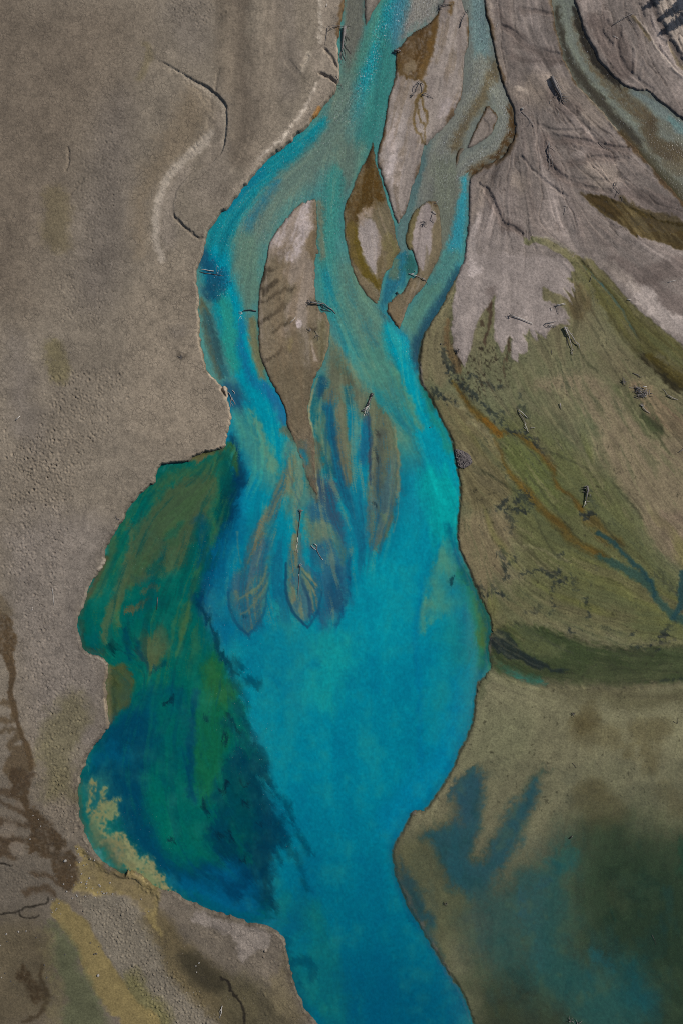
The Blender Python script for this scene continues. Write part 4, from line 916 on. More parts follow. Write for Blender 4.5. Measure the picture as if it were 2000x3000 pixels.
wb("H 700,120 760,220 790,330", [8, 12, 8], 14, (72, 112, 100), .8, 3)
wb("H 740,400 760,500 740,600 780,650", [10, 16, 20, 8], 18, (26, 70, 96), .7, 3)
wa("E 370,1470 460,1340 480,1500 H 350,0 350,200 330,330 310,480 300,620 260,700 180,800 130,760 80,690 45,610 55,480 100,400 140,330 170,200 230,80 E 330,1600", 8, (98, 110, 92), .95, 1, .8, cloud=.88)
wa("H 290,10 340,20 345,100 330,230 240,320 150,340 180,200 230,80", 10, (114, 112, 88), .85, 3, .3)
wb("H 320,190 240,320 150,420 70,480", [12, 20, 20, 12], 14, (58, 94, 112), .85, 3, .35)
wb("H 230,480 150,540 90,640 170,700", [12, 20, 20, 16], 16, (64, 100, 108), .8, 3, .5)
wb("H 300,470 230,530 150,530 110,560", [5, 8, 8, 4], 9, (110, 114, 84), .7, 3, .4)
wa("E 440,1340 420,1200 480,1240 540,1400 600,1600 H 520,0 480,60 440,20 E 430,1600 450,1500", 26, (84, 120, 106), .8, 3, .6, cloud=.9)
wb("E 460,1330 450,1450 445,1560", 9, 14, (116, 116, 84), .7, 1)
wa("E 480,1640 H 520,0 490,100 445,230 420,380 415,520 440,640 490,690 555,755 600,700 630,640 655,500 600,380 540,330 525,150", 8, (66, 104, 112), .95, 1, .7, cloud=.9)
wa("H 500,10 480,110 440,240 420,390 418,520 440,600 480,620 495,560 460,430 500,340 500,180 510,60", 8, (114, 114, 88), .95, 1, .6, cloud=.85)
for s, w, c in [("H 520,370 570,430 620,480", [3, 6, 3], (118, 118, 84)), ("H 520,430 580,500 620,600 600,660", [4, 6, 6, 3], (108, 114, 86)), ("H 500,560 520,640 530,710", [2, 3, 2], (114, 120, 92)), ("H 520,430 570,560 590,640 580,700", 4, (44, 76, 98)), ("H 520,350 600,380 650,420", 5, (44, 100, 124)),
                ("H 490,440 460,440 470,480", 7, (60, 96, 112))]:
    wb(s, w, 5, c, .8, 1, .6)
for s in ["H 45,500 40,600 80,700 130,760 180,800 260,700 300,610", "H 415,540 440,640 490,700 560,758 630,640", "H 830,300 832,500 800,650 740,740"]:
    wb(s, 3, 9, (14, 74, 104), .7, 1, .5)
wb("H 350,100 370,300 360,500 340,640 360,760", [16, 24, 26, 30, 30], 30, (6, 118, 138), .85, 1, .6)
wb("H 360,600 420,690 470,780", [14, 24, 12], 26, (40, 132, 128), .6, 4)
wa("H 0,700 200,800 400,760 700,800 640,950 400,1250 150,950", 60, (10, 112, 130), .6, 2)
# ---- tints over the basin
wb("H 700,850 760,950 720,1100 650,1200", [26, 40, 40, 20], 60, (18, 142, 138), .6, 4, 1)
wb("H 1050,450 1000,600 1060,800", 34, 60, (6, 138, 150), .5, 4, 1)
wb("E 1420,1500 H 1460,0 1500,200", [50, 40, 20], 40, (6, 150, 146), .8, 4, 1)
wa("H 1430,230 1500,190 1540,300 1568,420 1568,600 1500,670 1420,690 1350,690 1310,660 1335,500 1385,330", 16, (66, 128, 112), .8, 4, .8, tex=N_small, k=.4)
wb("H 1340,560 1320,650 1310,760", 6, 14, (86, 130, 104), .6, 4)
wb("H 1310,500 1290,640 1260,760 1270,900 1290,1060 1305,1250 1300,1500 1310,1680", 5, 14, (0, 104, 136), .5, 1)
wb("I 130,420 190,560 240,680 265,780 250,900 260,1000", [14, 24, 28, 26, 20, 14], 26, (38, 108, 70), .85, 4, .8)
wb("I 230,620 270,700 260,800 240,900", [8, 14, 10, 10], 16, (84, 100, 44), .7, 4, .8)
wb("I 60,500 120,700 80,850 130,1000", [20, 24, 24, 20], 50, (10, 108, 128), .7, 4)
wb("H 1500,800 1540,1000 1500,1200", 26, 50, (14, 118, 120), .6, 4)
wb("I 30,100 90,330 170,470 240,600 290,700 290,950 220,1090 190,1330 120,1500 30,1650 K 1430,100 1310,260 1220,300 1130,450 1110,560 1140,740 1300,1080 1540,1440 L 100,1480 160,1650", 5, 18, (0, 70, 96), .6, 1)  # shade of the right bank painted as a darker band in the water
wb("I 100,1100 120,1300 60,1500 K 1400,60 1250,200 1100,400", [30, 36, 30, 30, 30, 20], 60, (0, 116, 150), .6, 2)
for s in ["K 430,1130 430,1260 520,1400 640,1600", "K 540,900 620,1100 700,1400 800,1680", "K 400,880 440,950 560,1000"]:
    wb(s, [14, 26, 30, 20], 50, (16, 100, 92), .5, 4, 1.3)
wb("K 800,50 820,250 800,450", 16, 60, (0, 108, 130), .5, 4)
wb("K 560,600 540,900 420,1100", 20, 50, (0, 84, 112), .5, 4)
wb("K 480,1290 560,1280 610,1330 580,1400", [8, 14, 16, 6], 16, (0, 66, 84), .7, 3)
wb("K 420,1100 440,1270 480,1430 560,1590", [4, 8, 8, 8], 22, (0, 70, 90), .6, 1)
for s in ["H 300,1050 430,1190 520,1300", "H 440,1180 540,1060 640,960"]:
    wb(s, 4, 12, (0, 108, 134), .5, 1)

# ---- quiet lagoon on the left
LAG = "D 1500,1250 1440,1250 1215,1340 1000,1360 800,1700 G 650,300 480,700 520,1000 680,1000 680,1400 500,1680 J 480,300 760,720 1160,860 K 0,1000 250,1030 330,900 300,700 H 290,1660 170,1500 150,1280 80,1100 0,940 G 1400,800 1300,600 1480,300 1530,0 D 1500,1500"
wa(LAG, 20, (0, 90, 80), 1, 3, .6, cloud=.95)
wb("D 1250,1330 1350,1300 1450,1270", [8, 10, 8], 10, (108, 98, 56), .9, 3, .4, cloud=.6)
wa("D 1030,1600 1100,1520 1230,1450 1330,1430 1440,1390 1430,1500 1370,1680 G 1340,70 1270,140 1245,260 1195,350 1130,415 1050,420 960,450 860,480 810,510 815,380 835,250 880,140", 16, (72, 86, 56), .88, 3, .5, cloud=.85)
wa("D 1080,1400 1200,1400 1330,1360 1420,1320 1480,1270 1500,1360 1440,1400 1300,1440 1150,1460 1040,1560 960,1640", 20, (60, 88, 56), .8, 3, .5)
for s, w, c, o in [("G 1190,50 1140,120 1090,190", [3, 6, 5], (30, 88, 66), .8), ("G 1170,190 1060,250 960,310 900,400", [8, 6, 5, 4], (52, 84, 56), .7), ("G 1060,310 1020,340 980,390 1050,380 1100,410", [8, 10, 8, 5, 3], (10, 80, 70), .85), ("G 930,200 900,330 880,450", 6, (52, 84, 58), .6),
                   ("D 1480,1420 1400,1560 G 1400,40 1330,150", 8, (50, 92, 66), .7), ("G 1250,60 1180,130", 3, (60, 78, 54), .6), ("G 900,380 940,300 1010,260", 3, (60, 76, 50), .6), ("G 1290,10 1240,130 1190,260", 5, (76, 84, 56), .5)]:
    wb(s, w, 9, c, o, 3, .6)
wb("G 850,60 870,150 830,300 800,420 780,560 720,680 690,780 700,850", [4, 6, 8, 14, 16, 14, 12, 6], 10, (76, 92, 62), .85, 3, .4, cloud=.85)
wb("G 760,560 780,680 795,760", 3, 8, (84, 96, 58), .7, 3, .4)
wb("G 740,200 720,320 680,440 620,540", [10, 12, 14, 10], 14, (62, 84, 54), .75, 3, .5)
wb("G 800,60 790,200 760,340 740,460", 9, 12, (4, 84, 70), .8, 3, .5)
wb("G 700,300 640,430 580,560 545,680", 5, 8, (76, 76, 50), .8, 3, .4, cloud=.7)
wb("G 530,730 530,810 560,890 620,920 680,910", [5, 6, 7, 8, 5], 9, (62, 66, 44), .8, 3, .4, cloud=.7)
wb("G 560,640 540,740 570,860 660,900", 16, 20, (0, 82, 72), .7, 3)
wb("G 945,518 990,500 1050,488", [6, 8, 3], 5, (94, 94, 60), .95, 3, .3, cloud=.75)
wb("G 840,640 890,635 940,610 1000,585", [6, 8, 7, 2], 5, (92, 92, 58), .95, 3, .3, cloud=.75)
wa("G 925,830 1000,780 1060,755 1110,780 1115,860 1085,960 1040,1010 1000,1040 955,970 925,910", 16, (84, 92, 58), .92, 3, .5, cloud=.75)
wb("G 905,850 920,930 960,990 1000,1040 1090,985", [4, 5, 5, 4, 4], 8, (0, 60, 70), .8, 1)
wb("G 830,780 840,880 880,960", [7, 7, 4], 9, (0, 62, 72), .85, 3, .4)
wb("G 740,890 760,910", 9, 10, (0, 38, 44), .8, 3, .5)
wa("G 735,1000 800,990 850,1030 880,1100 882,1160 865,1240 800,1310 750,1370 725,1395 700,1310 695,1130", 7, (74, 82, 44), .95, 1, .6, cloud=.75)
wb("G 725,1020 712,1120 715,1250 730,1380", [6, 8, 8, 5], 8, (104, 100, 48), .8, 1, cloud=.5)
wb("G 760,1040 755,1200 760,1320", 3, 9, (48, 60, 30), .7, 1)
wa("G 1410,860 1460,960 1500,1080 1568,1220 H 20,1100 80,1180 60,1300 G 1500,1500 1450,1680 J 1440,60 1420,150 1380,240 1300,200 1250,120 1240,0 G 1255,1400 1290,1200 1340,1040", 26, (14, 90, 60), .9, 3, .5)
wb("G 1390,1000 1420,1150 1500,1220", [14, 24, 20], 30, (56, 92, 40), .45, 3)
wa("G 860,1270 960,1180 1100,1150 1200,1180 1235,1350 1240,1680 J 1240,20 1000,0 960,250 1010,420 1100,560 1200,620 1330,620 1568,560 K 0,500 300,400 340,900 0,960 J 1400,860 1200,830 1060,700 900,560 790,430 740,300 620,200 540,60 G 600,1600 700,1440", 34, (0, 60, 84), .92, 3, .6)
wa("G 1000,1150 1180,1200 1235,1400 1240,1680 J 1225,0 1245,150 1350,340 1380,520 1310,605 1180,560 1060,400 985,220 1000,0 G 1020,1500 980,1350", 40, (0, 90, 82), .92, 2, .6)
wb("J 1010,50 1060,250 1150,420 1260,520", [16, 26, 30, 16], 34, (0, 98, 82), .6, 2)
wb("G 1290,1160 1265,1350 1250,1500 1245,1680 J 1240,120 1280,210", [8, 6, 6, 7, 6, 4], 12, (0, 62, 84), .8, 1)
wb("G 600,1640 700,1600 800,1590 840,1600", [10, 20, 16, 6], 30, (0, 82, 108), .6, 3)
wb("G 1000,560 1060,700 1150,800 1180,900", 24, 50, (0, 82, 74), .6, 3)
wb("G 1440,30 1400,140 1370,230 1300,380 1260,520 1240,620 1205,780 1170,940", [5, 5, 5, 5, 5, 6, 6, 4], 8, (70, 98, 56), .6, 1, .4)
wb("G 1220,620 1200,700 1190,800", [8, 16, 8], 14, (70, 92, 52), .5, 3, .5)
wb("D 1540,1440 1520,1550 G 1500,80 1480,230 1390,420 1340,540 1300,590 1350,680", [8, 14, 16, 18, 22, 16, 8, 6], 24, (0, 48, 80), .92, 3, .6)
wb("G 1310,80 1330,220 1330,300", 16, 24, (0, 66, 90), .7, 3)
wb("G 1550,150 1480,330 1420,470 1450,600 1480,750", [26, 30, 30, 34, 34], 40, (2, 96, 126), .85, 3, .8)
wb("G 1290,590 1340,660 1400,780 1440,880 1500,980 1568,1060", 5, 8, (0, 52, 66), .8, 3, .6)
wb("D 1500,1260 1530,1330 1550,1400", [8, 10, 8], 12, (46, 84, 44), .8, 3, .5)
wb("D 1460,1330 1500,1450 1490,1600 G 1470,60", [8, 14, 14, 8], 24, (2, 72, 66), .8, 3)
# ragged front between glacial and lagoon water
for s, w in [("H 0,940 50,1020 90,1120 160,1210 180,1260", [3, 4, 5, 6, 3]), ("H 20,1360 70,1430 130,1500 200,1550", [5, 6, 5, 2]), ("H 120,1260 150,1380 200,1500 260,1600 290,1680", 8), ("H 180,1100 230,1110", 14), ("H 100,960 140,1000", 12),
             ("K 230,0 300,60 380,180 440,260 480,340 510,420 540,500 580,568", [5, 5, 4, 4, 4, 3, 3, 1]), ("K 330,330 400,400 440,500 445,555", [5, 5, 4, 1]), ("K 300,640 320,740 340,840", [6, 6, 2]), ("K 260,720 310,820 330,920", 6), ("K 480,560 520,660 550,780", 2), ("K 370,560 400,620", 4)]:
    wb(s, np.asarray(w) * .8, 16, (0, 54, 72), .6, 2, .5)
wa("H 0,1640 100,1560 220,1600 300,1680 K 300,140 400,300 440,520 330,560 300,700 340,880 250,960 200,760 0,640 J 1400,640 1350,400 1450,250", 30, (0, 50, 70), .88, 3, .8)
wa("K 0,20 150,20 200,150 180,330 230,480 100,560 0,480", 40, (0, 70, 72), .7, 3)
wb("K 60,430 150,570 190,620", 6, 20, (0, 84, 72), .6, 3)
for s, w in [("K 130,90 160,120 220,135", [4, 5, 3]), ("K 150,243 185,240", 5), ("K 30,420 45,460 60,480", [4, 5, 3]), ("J 1355,230 1365,290", 5), ("J 1490,420 1505,480", 5), ("K 0,150 15,105", 4), ("K 240,365 260,350", 4), ("K 130,605 155,600", 5), ("J 1420,435 1450,425", 5), ("J 1460,150 1475,110", 5),
             ("G 1075,1260 1100,1290 1130,1215", [4, 9, 3]), ("G 1340,1320 1370,1330 1365,1350", 7), ("G 1480,1340 1560,1480", 4), ("J 1120,470 1140,470", 6), ("G 1460,1450 1470,1500", 4), ("H 150,660 160,650", 5), ("E 1010,1280 1020,1330", 5), ("E 590,1460 610,1500", 5), ("E 1000,1640 1012,1650", 4), ("I 30,440 40,470", 5)]:
    wb(s, np.asarray(w) * .7, 6, (4, 34, 46), .75, 3, .5)
wa("K -60,620 100,640 230,760 200,880 280,980 180,1010 -60,960 J 1300,900 1150,800 1060,700 1150,690 1400,800", 40, (0, 88, 122), .85, 3, .9)
wb("K 0,760 80,820 160,700", [10, 16, 10], 26, (0, 50, 76), .7, 3)
wb("J 1150,820 1300,870 1450,930 K 60,960 250,1010", 6, 16, (0, 78, 98), .6, 1)
# silt clouds boiling into the lagoon
wa("J 560,60 700,60 740,160 720,300 780,430 900,560 1080,720 1150,820 1000,790 800,700 640,520 550,350 520,200", 30, (30, 96, 96), .75, 3, .9, cloud=.9)
wa("J 590,100 640,110 620,200 600,260 660,240 690,180 700,130 715,200 770,230 765,300 720,350 740,420 800,405 830,480 900,520 915,590 980,630 1060,690 1100,760 1160,810 1175,835 1000,790 860,680 760,610 680,520 600,400 590,250", 9, (122, 117, 80), .95, 3, .9, tex=N_speck + .9 * N_small, k=.75, cloud=.95)
wa("J 600,330 660,380 700,480 780,560 830,640 790,690 700,600 620,500 570,420", 14, (78, 92, 70), .85, 3, .9)
wb("J 690,470 780,540 850,600", [10, 20, 10], 18, (112, 108, 78), .7, 3, 1.2, tex=N_fine, k=.6)
wb("J 740,420 800,480 860,540 940,620 1040,710 1120,790", [4, 6, 7, 7, 7, 4], 9, (134, 126, 88), .8, 3, 1.4, tex=N_speck + N_fine, k=.9)
wb("J 620,620 700,660 780,690 820,700", [3, 5, 6, 4], 8, (52, 56, 44), .6, 3, .5)
wb("J 520,60 518,200 530,310 560,410", [4, 5, 5, 4], 10, (60, 72, 58), .6, 1)

# ---- shallows on the right-hand flats
RF = np.zeros(X.shape, np.float32)
sl, a = area(RIGHT_BANK, 4, 1, .6)
RF[sl] = a * (1 - sstep(0, 60, 1000 - Y[sl]))
def fl(s, soft, c, op, cloud, w=3, amp=1.0, tex=None, k=0.0):
    sl, a = area(s, soft, w, amp)
    a = a * RF[sl]
    put(WC, (sl, a), c, op, tex, k)
    put(OP, (sl, a), cloud, op)
put(WC, (full, RF), (90, 94, 72)); put(OP, (full, RF), .10)
pm = area(pool1, 2.5, 5, .35, 0); put(OP, pm, .22); put(WC, pm, (96, 84, 56))
fl("I 300,960 360,1020 440,1080 560,1130 700,1140 620,1090 480,1050 400,1000", 14, (46, 112, 100), .95, .8, 3, .6)
fl("I 300,780 640,800 1000,900 1568,900 X 2300,1900 2300,2010 I 1568,1110 1050,1140 600,1100 300,1040", 20, (64, 80, 48), .5, .12, 5)
sl_, a_ = band("I 1010,290 1100,335 1200,385 1290,430 1350,490 1390,560 1450,630 1520,690 1600,720", [4, 8, 12, 12, 10, 8, 8, 10, 12], 10, 1, .5)
put(G, (sl_, a_ * WET[sl_]), (40, 66, 60), .85)
for s, w in [("I 1000,130 1100,190 1150,250 1220,320 1290,380 1350,450", 4), ("I 1350,440 1380,530 1370,560", 3), ("I 1500,700 1540,640 1560,560 1568,400", [6, 8, 10, 8])]:
    wetband(s, w, 8, (28, 58, 62), .85, 1, .5)
# drowned tan flats fading to deep green
fl("L -200,500 160,560 300,700 600,800 1568,900 X 2500,2700 2500,4000 1500,4000 L 190,1680 60,1380 K 1400,1200 1200,850", 120, (54, 74, 62), .6, .40, 2)
fl("K 1240,360 1400,345 1568,300 L 30,150 70,80 160,-10 230,-50 285,0 290,110 240,240 225,390 170,480 150,560 230,600 300,440 410,290 480,200 520,90 570,50 625,40 610,180 545,320 495,470 420,600 350,700 290,760 250,870 130,850 0,690 K 1480,720 1400,640 1330,560", 26, (32, 76, 86), .9, .84, 2, 1.2)
fl("L 40,150 200,20 280,20 240,230 200,400 60,400", 30, (40, 76, 94), .35, .8)
fl("I 650,1680 690,1560 720,1490 770,1440 770,1400 800,1420 730,1600 700,1680 L 620,40 560,60", 20, (40, 74, 68), .8, .7, 2, .5)
fl("K 1120,560 1160,660 1250,700 1340,860 1380,1000 1400,1160 1480,1300 1400,1200 1240,960 1150,780", 26, (30, 68, 78), .85, .8)
fl("L 100,900 250,850 420,800 480,1100 300,1250 120,1100 60,1000", 50, (56, 80, 78), .75, .6)
fl("L 500,700 560,590 690,540 760,470 860,490 930,560 960,700 900,760 860,700 880,900 850,1130 900,1180 960,1230 1100,1290 1180,1240 1280,1260 1380,1400 1400,1560 1300,1680 X 1880,3060 1700,3040 L 800,1580 620,1520 520,1450 500,1250", 90, (40, 80, 75), .92, .85, 2, 1.5)
fl("L 220,760 420,760 560,700 560,1300 420,1420 260,1300 200,1000", 80, (46, 80, 74), .85, .8, 2)
fl("L 980,480 1200,420 1568,620 X 2500,2400 2500,3500 1900,3500 L 1450,1680 1420,1350 1180,1230 960,1120 900,800", 90, (34, 56, 40), .75, .42, 2)
fl("L 500,700 600,640 640,900 680,1150 640,1350 560,1300 510,1050", 40, (40, 82, 84), .6, .8, 2, 1.4)
fl("L 720,520 840,500 900,640 780,660 680,690", 24, (28, 84, 84), .7, .8)
fl("L 1180,1260 1280,1270 1350,1390 1330,1580 1240,1560 1200,1420", 70, (18, 74, 82), .7, .8)
fl("L 940,1180 1050,1250 1100,1300 980,1290", 24, (34, 92, 100), .7, .8)
fl("L 1480,500 1568,420 X 2200,2470 2200,2700 L 1568,680 1500,600", 24, (20, 54, 42), .8, .8)
fl("L 1150,760 1210,740 1400,740 1440,830 1300,850 1200,870", 44, (24, 52, 46), .6, .7)
fl("L 1080,900 1110,920 1110,1010 1080,990", 16, (16, 44, 40), .7, .8)
fl("L 580,800 640,680 690,720 640,760", 12, (36, 78, 88), .5, .8)
fl("L 500,800 560,860 540,1000 500,980", 16, (38, 78, 90), .5, .8)

# ---- upper right river
C3m = area(CHANNEL_RIGHT, 8, 1, .6)
put(WC, C3m, (112, 112, 98)); put(OP, C3m, .72)
wb("C 770,-300 780,0 800,150 850,300 920,420 1000,520 1090,610 1200,720 1330,850 1450,950", [22, 24, 24, 24, 26, 28, 30, 30, 26, 20], 22, (110, 114, 104), .9, 1, .5, cloud=.8)
wb("C 880,150 930,300 1000,420 1100,560 1220,680 1330,770", [10, 14, 18, 20, 22, 20], 16, (92, 76, 52), .65, 1, .6, tex=N_fine, k=.4, cloud=.75)
wb("C 745,60 760,200 820,380 900,520 1000,640 1100,750 1200,860 1280,930", [3, 5, 7, 9, 10, 11, 11, 10], 14, (46, 42, 32), .85, 1, .6, cloud=.7)
wb("C 850,60 880,170 930,290 990,400 1060,480 1140,550", [4, 7, 9, 9, 8, 5], 9, (40, 36, 30), .85, 1, .6, cloud=.7)
wb("C 1240,610 1330,650 1400,720 1500,800 1568,860 X 2080,440 2400,680", [8, 14, 14, 14, 14, 14, 20], 14, (106, 116, 112), .9, 1, .5, cloud=.85)
wb("C 1500,800 1568,850 X 2100,440", 8, 12, (84, 120, 120), .6, 1)
wb("C 1330,800 1360,900 1420,960 1500,1030 1568,1060 X 2080,500", [10, 20, 24, 22, 20, 20], 20, (72, 58, 36), .8, 3, .5, cloud=.7)
wb("C 1160,860 1250,960 1350,1090 1440,1190 1568,1330", [5, 8, 9, 10, 14], 9, (74, 60, 34), .9, 1, .5, cloud=.75)
wb("C 1290,960 1380,1080 1480,1190 1568,1280", [6, 8, 10, 14], 12, (70, 68, 50), .8, 5, .6, cloud=.7)
wb("C 1440,1090 1568,1120", [10, 16], 12, (104, 94, 72), .7, 3, .6)

_lag = area(LAG, 30, 2)
_am = np.full(X.shape, 1.0, np.float32); _am[_lag[0]] += .35 * _lag[1]; _am *= 1 - .55 * RF
_oc = area('J 500,60 800,150 1000,550 1200,860 900,860 500,450', 40, 2); _am[_oc[0]] *= 1 - .85 * _oc[1]
_a = 11 * T_mid + 7 * T_fine + 4 * T_big
_sx = _am * (FX * _a + fbm(13, 3, 82) * 2.0 + fbm(34, 3, 81) * 2.5)
_sy = _am * (FY * _a + fbm(18, 3, 84) * 2.0 + fbm(34, 3, 83) * 2.5)
_q = sstep(-3, -16, S); _q = np.maximum(_q, RF)
WC = smear(WC, _sx * _q, _sy * _q); OP = smear(OP, _sx * _q, _sy * _q)
# fine sediment fingers on the delta front, combed by the current
def threads(T, lo, hi):
    return sstep(lo, hi, T)
def weave(s, soft, c, op, T, lo, hi):
    m = area(s, soft, 2, .7)
    put(WC, (m[0], m[1] * threads(T[m[0]], lo, hi)), c, op)
DELTA = "E 560,1120 640,800 720,560 960,900 1130,1080 1160,1400 1130,1680 H 1080,200 1000,300 830,480 700,760 500,700 180,800 50,620 150,150 E 330,1500 430,1250"
weave(DELTA, 40, (120, 124, 96), .55, T_mid + .5 * T_fine, .15, .75)
weave(DELTA, 40, (22, 84, 110), .60, -T_mid + .5 * T_fine, .15, .75)
weave(DELTA, 40, (14, 112, 132), .40, T_fine - .4 * T_mid, .35, .8)
weave("E 130,1000 400,1000 380,1480 100,1600 40,1300", 40, (70, 136, 116), .45, T_mid + .5 * T_fine, .2, .8)
weave("E 640,0 1000,250 1300,900 1420,1300 1150,1250 800,700 660,300", 50, (104, 130, 106), .40, T_mid + .4 * T_fine, .2, .8)
weave("E 640,0 1000,250 1300,900 1420,1300 1150,1250 800,700 660,300", 50, (34, 118, 132), .35, -T_mid + .4 * T_fine, .2, .8)
weave("B 700,500 900,700 800,1300 600,1680 0,1680 0,1450 300,1050", 50, (116, 118, 100), .30, T_fine + .3 * T_mid, .2, .8)
LAGV = "D 1500,1270 1215,1380 1000,1400 800,1700 G 650,300 520,700 560,900 720,980 900,1150 1200,1100 1400,800 1300,500 1480,200"
weave(LAGV, 30, (6, 66, 62), .55, T_mid + .5 * T_fine, .25, .8)
weave(LAGV, 30, (64, 96, 58), .45, -T_mid + .5 * T_fine, .3, .85)
weave("G 900,1150 1560,1000 H 100,1400 K 250,700 J 1200,700 900,300 G 650,1600", 60, (0, 60, 76), .40, T_mid + .5 * T_fine, .3, .9)
weave("G 900,1150 1560,1000 H 100,1400 K 250,700 J 1200,700 900,300 G 650,1600", 60, (10, 100, 82), .30, -T_mid + .5 * T_fine, .35, .9)
# the leaf-shaped drowned bars keep their fine ribs and crisp lee edges
for s, w, c, o in [("X 837,1650 835,1700 840,1745 856,1790 880,1818 902,1838", [2, 3, 3, 4, 4, 3], (16, 62, 88), .75), ("X 902,1838 922,1812 936,1780 942,1735", [3, 3, 3, 2], (22, 72, 98), .65),
                   ("X 670,1735 672,1785 690,1828 728,1858", [2, 3, 4, 3], (16, 70, 98), .7), ("X 728,1858 758,1828 778,1785 786,1720", [3, 3, 2, 2], (22, 78, 104), .55),
                   ("X 885,1666 905,1692 926,1714", [1, 2.5, 1], (122, 122, 94), .85), ("X 884,1684 908,1712 924,1746", [1, 3, 1], (116, 118, 92), .85), ("X 881,1742 884,1790 892,1815", [1, 2, 1], (108, 118, 96), .8), ("X 896,1704 914,1742 917,1788", [1, 2.5, 1], (104, 116, 94), .8),
                   ("X 884,1676 905,1702 920,1725", 1.2, (34, 76, 92), .8), ("X 882,1700 900,1736 908,1790", [1, 2.5, 1.5], (36, 72, 94), .8), ("X 878,1735 872,1720 862,1705", [1, 3, 1], (60, 96, 108), .7), ("X 880,1750 868,1780 862,1770", 2, (58, 98, 108), .6),
                   ("X 784,1660 764,1716 730,1738 702,1752", [1, 3, 3, 1], (108, 116, 90), .75), ("X 784,1700 760,1752 726,1790 706,1800", [1, 2.5, 2, 1], (104, 114, 92), .7), ("X 786,1680 766,1730 735,1755", 1.5, (44, 88, 106), .75), ("X 780,1740 755,1780 720,1815", 1.5, (48, 90, 106), .7),
                   ("X 770,1560 745,1600 725,1650", 1.5, (92, 98, 80), .7), ("X 760,1580 735,1625", 1.2, (88, 94, 76), .6), ("X 695,1560 698,1600 706,1650", 1.5, (80, 108, 100), .5),
                   ("X 1160,1390 1168,1450 1166,1510 1150,1560", 1.2, (136, 134, 102), .4), ("X 1078,1210 1082,1300 1084,1420", 1.5, (28, 60, 84), .75), ("X 1150,1300 1156,1400 1152,1480", 1.2, (88, 112, 96), .6), ("X 1108,1300 1112,1400 1108,1500", 1.5, (84, 98, 84), .6), 
                   ("X 906,1160 906,1240 918,1300 926,1380 930,1460", 1.5, (150, 142, 108), .8), ("X 930,1110 905,1170 898,1240", 1.5, (116, 118, 88), .6), ("X 985,1200 992,1280 1000,1360 1018,1412", [1, 2, 2, 1], (122, 120, 92), .7),
                   ("X 834,1330 850,1400 865,1440 880,1480", 1.5, (50, 84, 100), .4), ("X 842,1310 846,1290 850,1330 862,1390 882,1450", 1.3, (60, 96, 104), .35), ("X 905,1400 925,1440 930,1470", 2, (76, 82, 70), .6),
                   ("X 1010,1360 1022,1440 1040,1520", 1.5, (40, 104, 120), .6), ("X 960,1200 950,1300 965,1400", 2, (30, 84, 104), .5)]:
    put(WC, band(s, w, 3.5, 1, .4), c, o)
basin = sstep(1400, 1750, Y) * (1 - RF)
_mt = (.7 * N_med + .6 * N_small + .35 * T_big)
_sr = RF * sstep(2150, 2350, Y)
put(WC, (full, _sr * sstep(.15, .7, _mt)), (78, 92, 66), .32); put(WC, (full, _sr * sstep(.15, .7, -_mt)), (24, 66, 66), .30)
put(WC, (full, _sr * sstep(.3, .9, fbm(70, 4, 121, ay=2.2))), (20, 80, 92), .30)
# cloudiness patches that drift with the current, and foam and painted glitter on the fast water
flow = fbm(46, 4, 71, ay=4.5)
WC *= (1 + ((0.03 * T_big + 0.045 * T_mid + 0.055 * T_fine) * (1 - .65 * np.maximum(basin, RF)) + 0.05 * N_speck + .02 * N_fine)[..., None] * np.array([1.0, 1.0, 0.8], np.float32))
t = np.clip((.6 * flow + .15 * T_big + .6 * N_small + .5 * N_med) * basin * 0.18, -0.18, 0.2)[..., None]
WC += t * (rgb((70, 150, 120)) - WC) * (t > 0) + (-t) * (rgb((0, 70, 110)) - WC) * (t < 0)
for s, w, v in [("B 870,-100 868,100 850,350 810,520", 22, .55), ("B 1130,-300 1100,50 1040,250 980,420 880,600 780,760 720,900 690,980", [30, 30, 30, 26, 28, 34, 34, 20], .85), ("B 1330,-200 1280,60 1200,220", [60, 50, 24], .9),
                ("B 600,900 400,1050 200,1220 60,1400 A 1460,1620", 34, .5), ("B 700,900 500,1150 300,1400 180,1650", 40, .45), ("B 740,1150 700,1500 E 700,150", 24, .45), ("E 0,100 30,220", 16, .8), ("E 720,360 770,430", 12, .7), ("E 1130,960 1150,1000", 8, .4),
                ("C 205,-200 230,130 270,300", 20, .9), ("C 240,430 230,560 140,680 60,830 0,980 -40,1150 -30,1400", 30, .8), ("C 290,480 400,690 425,800 390,930 300,1010 180,1070 60,1200", 24, .8), ("C 90,1400 40,1700", 16, .35),
                ("C 770,-200 800,150 850,300 1000,520 1200,720 1330,850 1500,960", 34, .55), ("C 870,200 1000,420 1240,610 1400,720 1568,860", 24, .3), ("E 1150,500 1250,700", 14, .35), ("E 1100,650 1150,700", 10, .3),
                ("G 1000,300 1350,200 1500,600 1568,900 H 60,1000 200,1600", 60, .10), ("J 800,300 1000,500", 60, .05), ("K 250,50 500,500", 20, .12)]:
    put(FL, band(s, w, 30, 2, .5), v)
FL *= sstep(-2, -14, S)
up = sstep(1400, 600, Y) * 0.5 * (S < -4)
FL = np.maximum(FL, up * (FL < 0.9))
OP *= sstep(-0.004, -0.075, H) * 0.92 + 0.08
OP = np.clip(OP, 0, 1)
# tidy the numbers: colours become reflectances under the light set at the top
def to_lin(c):
    c = np.clip(c, 0, 1)
    return np.where(c <= 0.04045, c / 12.92, ((c + 0.055) / 1.055) ** 2.4)
G_lin = np.clip(to_lin(G) / K, 0.0, 0.9).astype(np.float32)
W_lin = np.clip(to_lin(WC) / K, 0.0, 0.9).astype(np.float32)

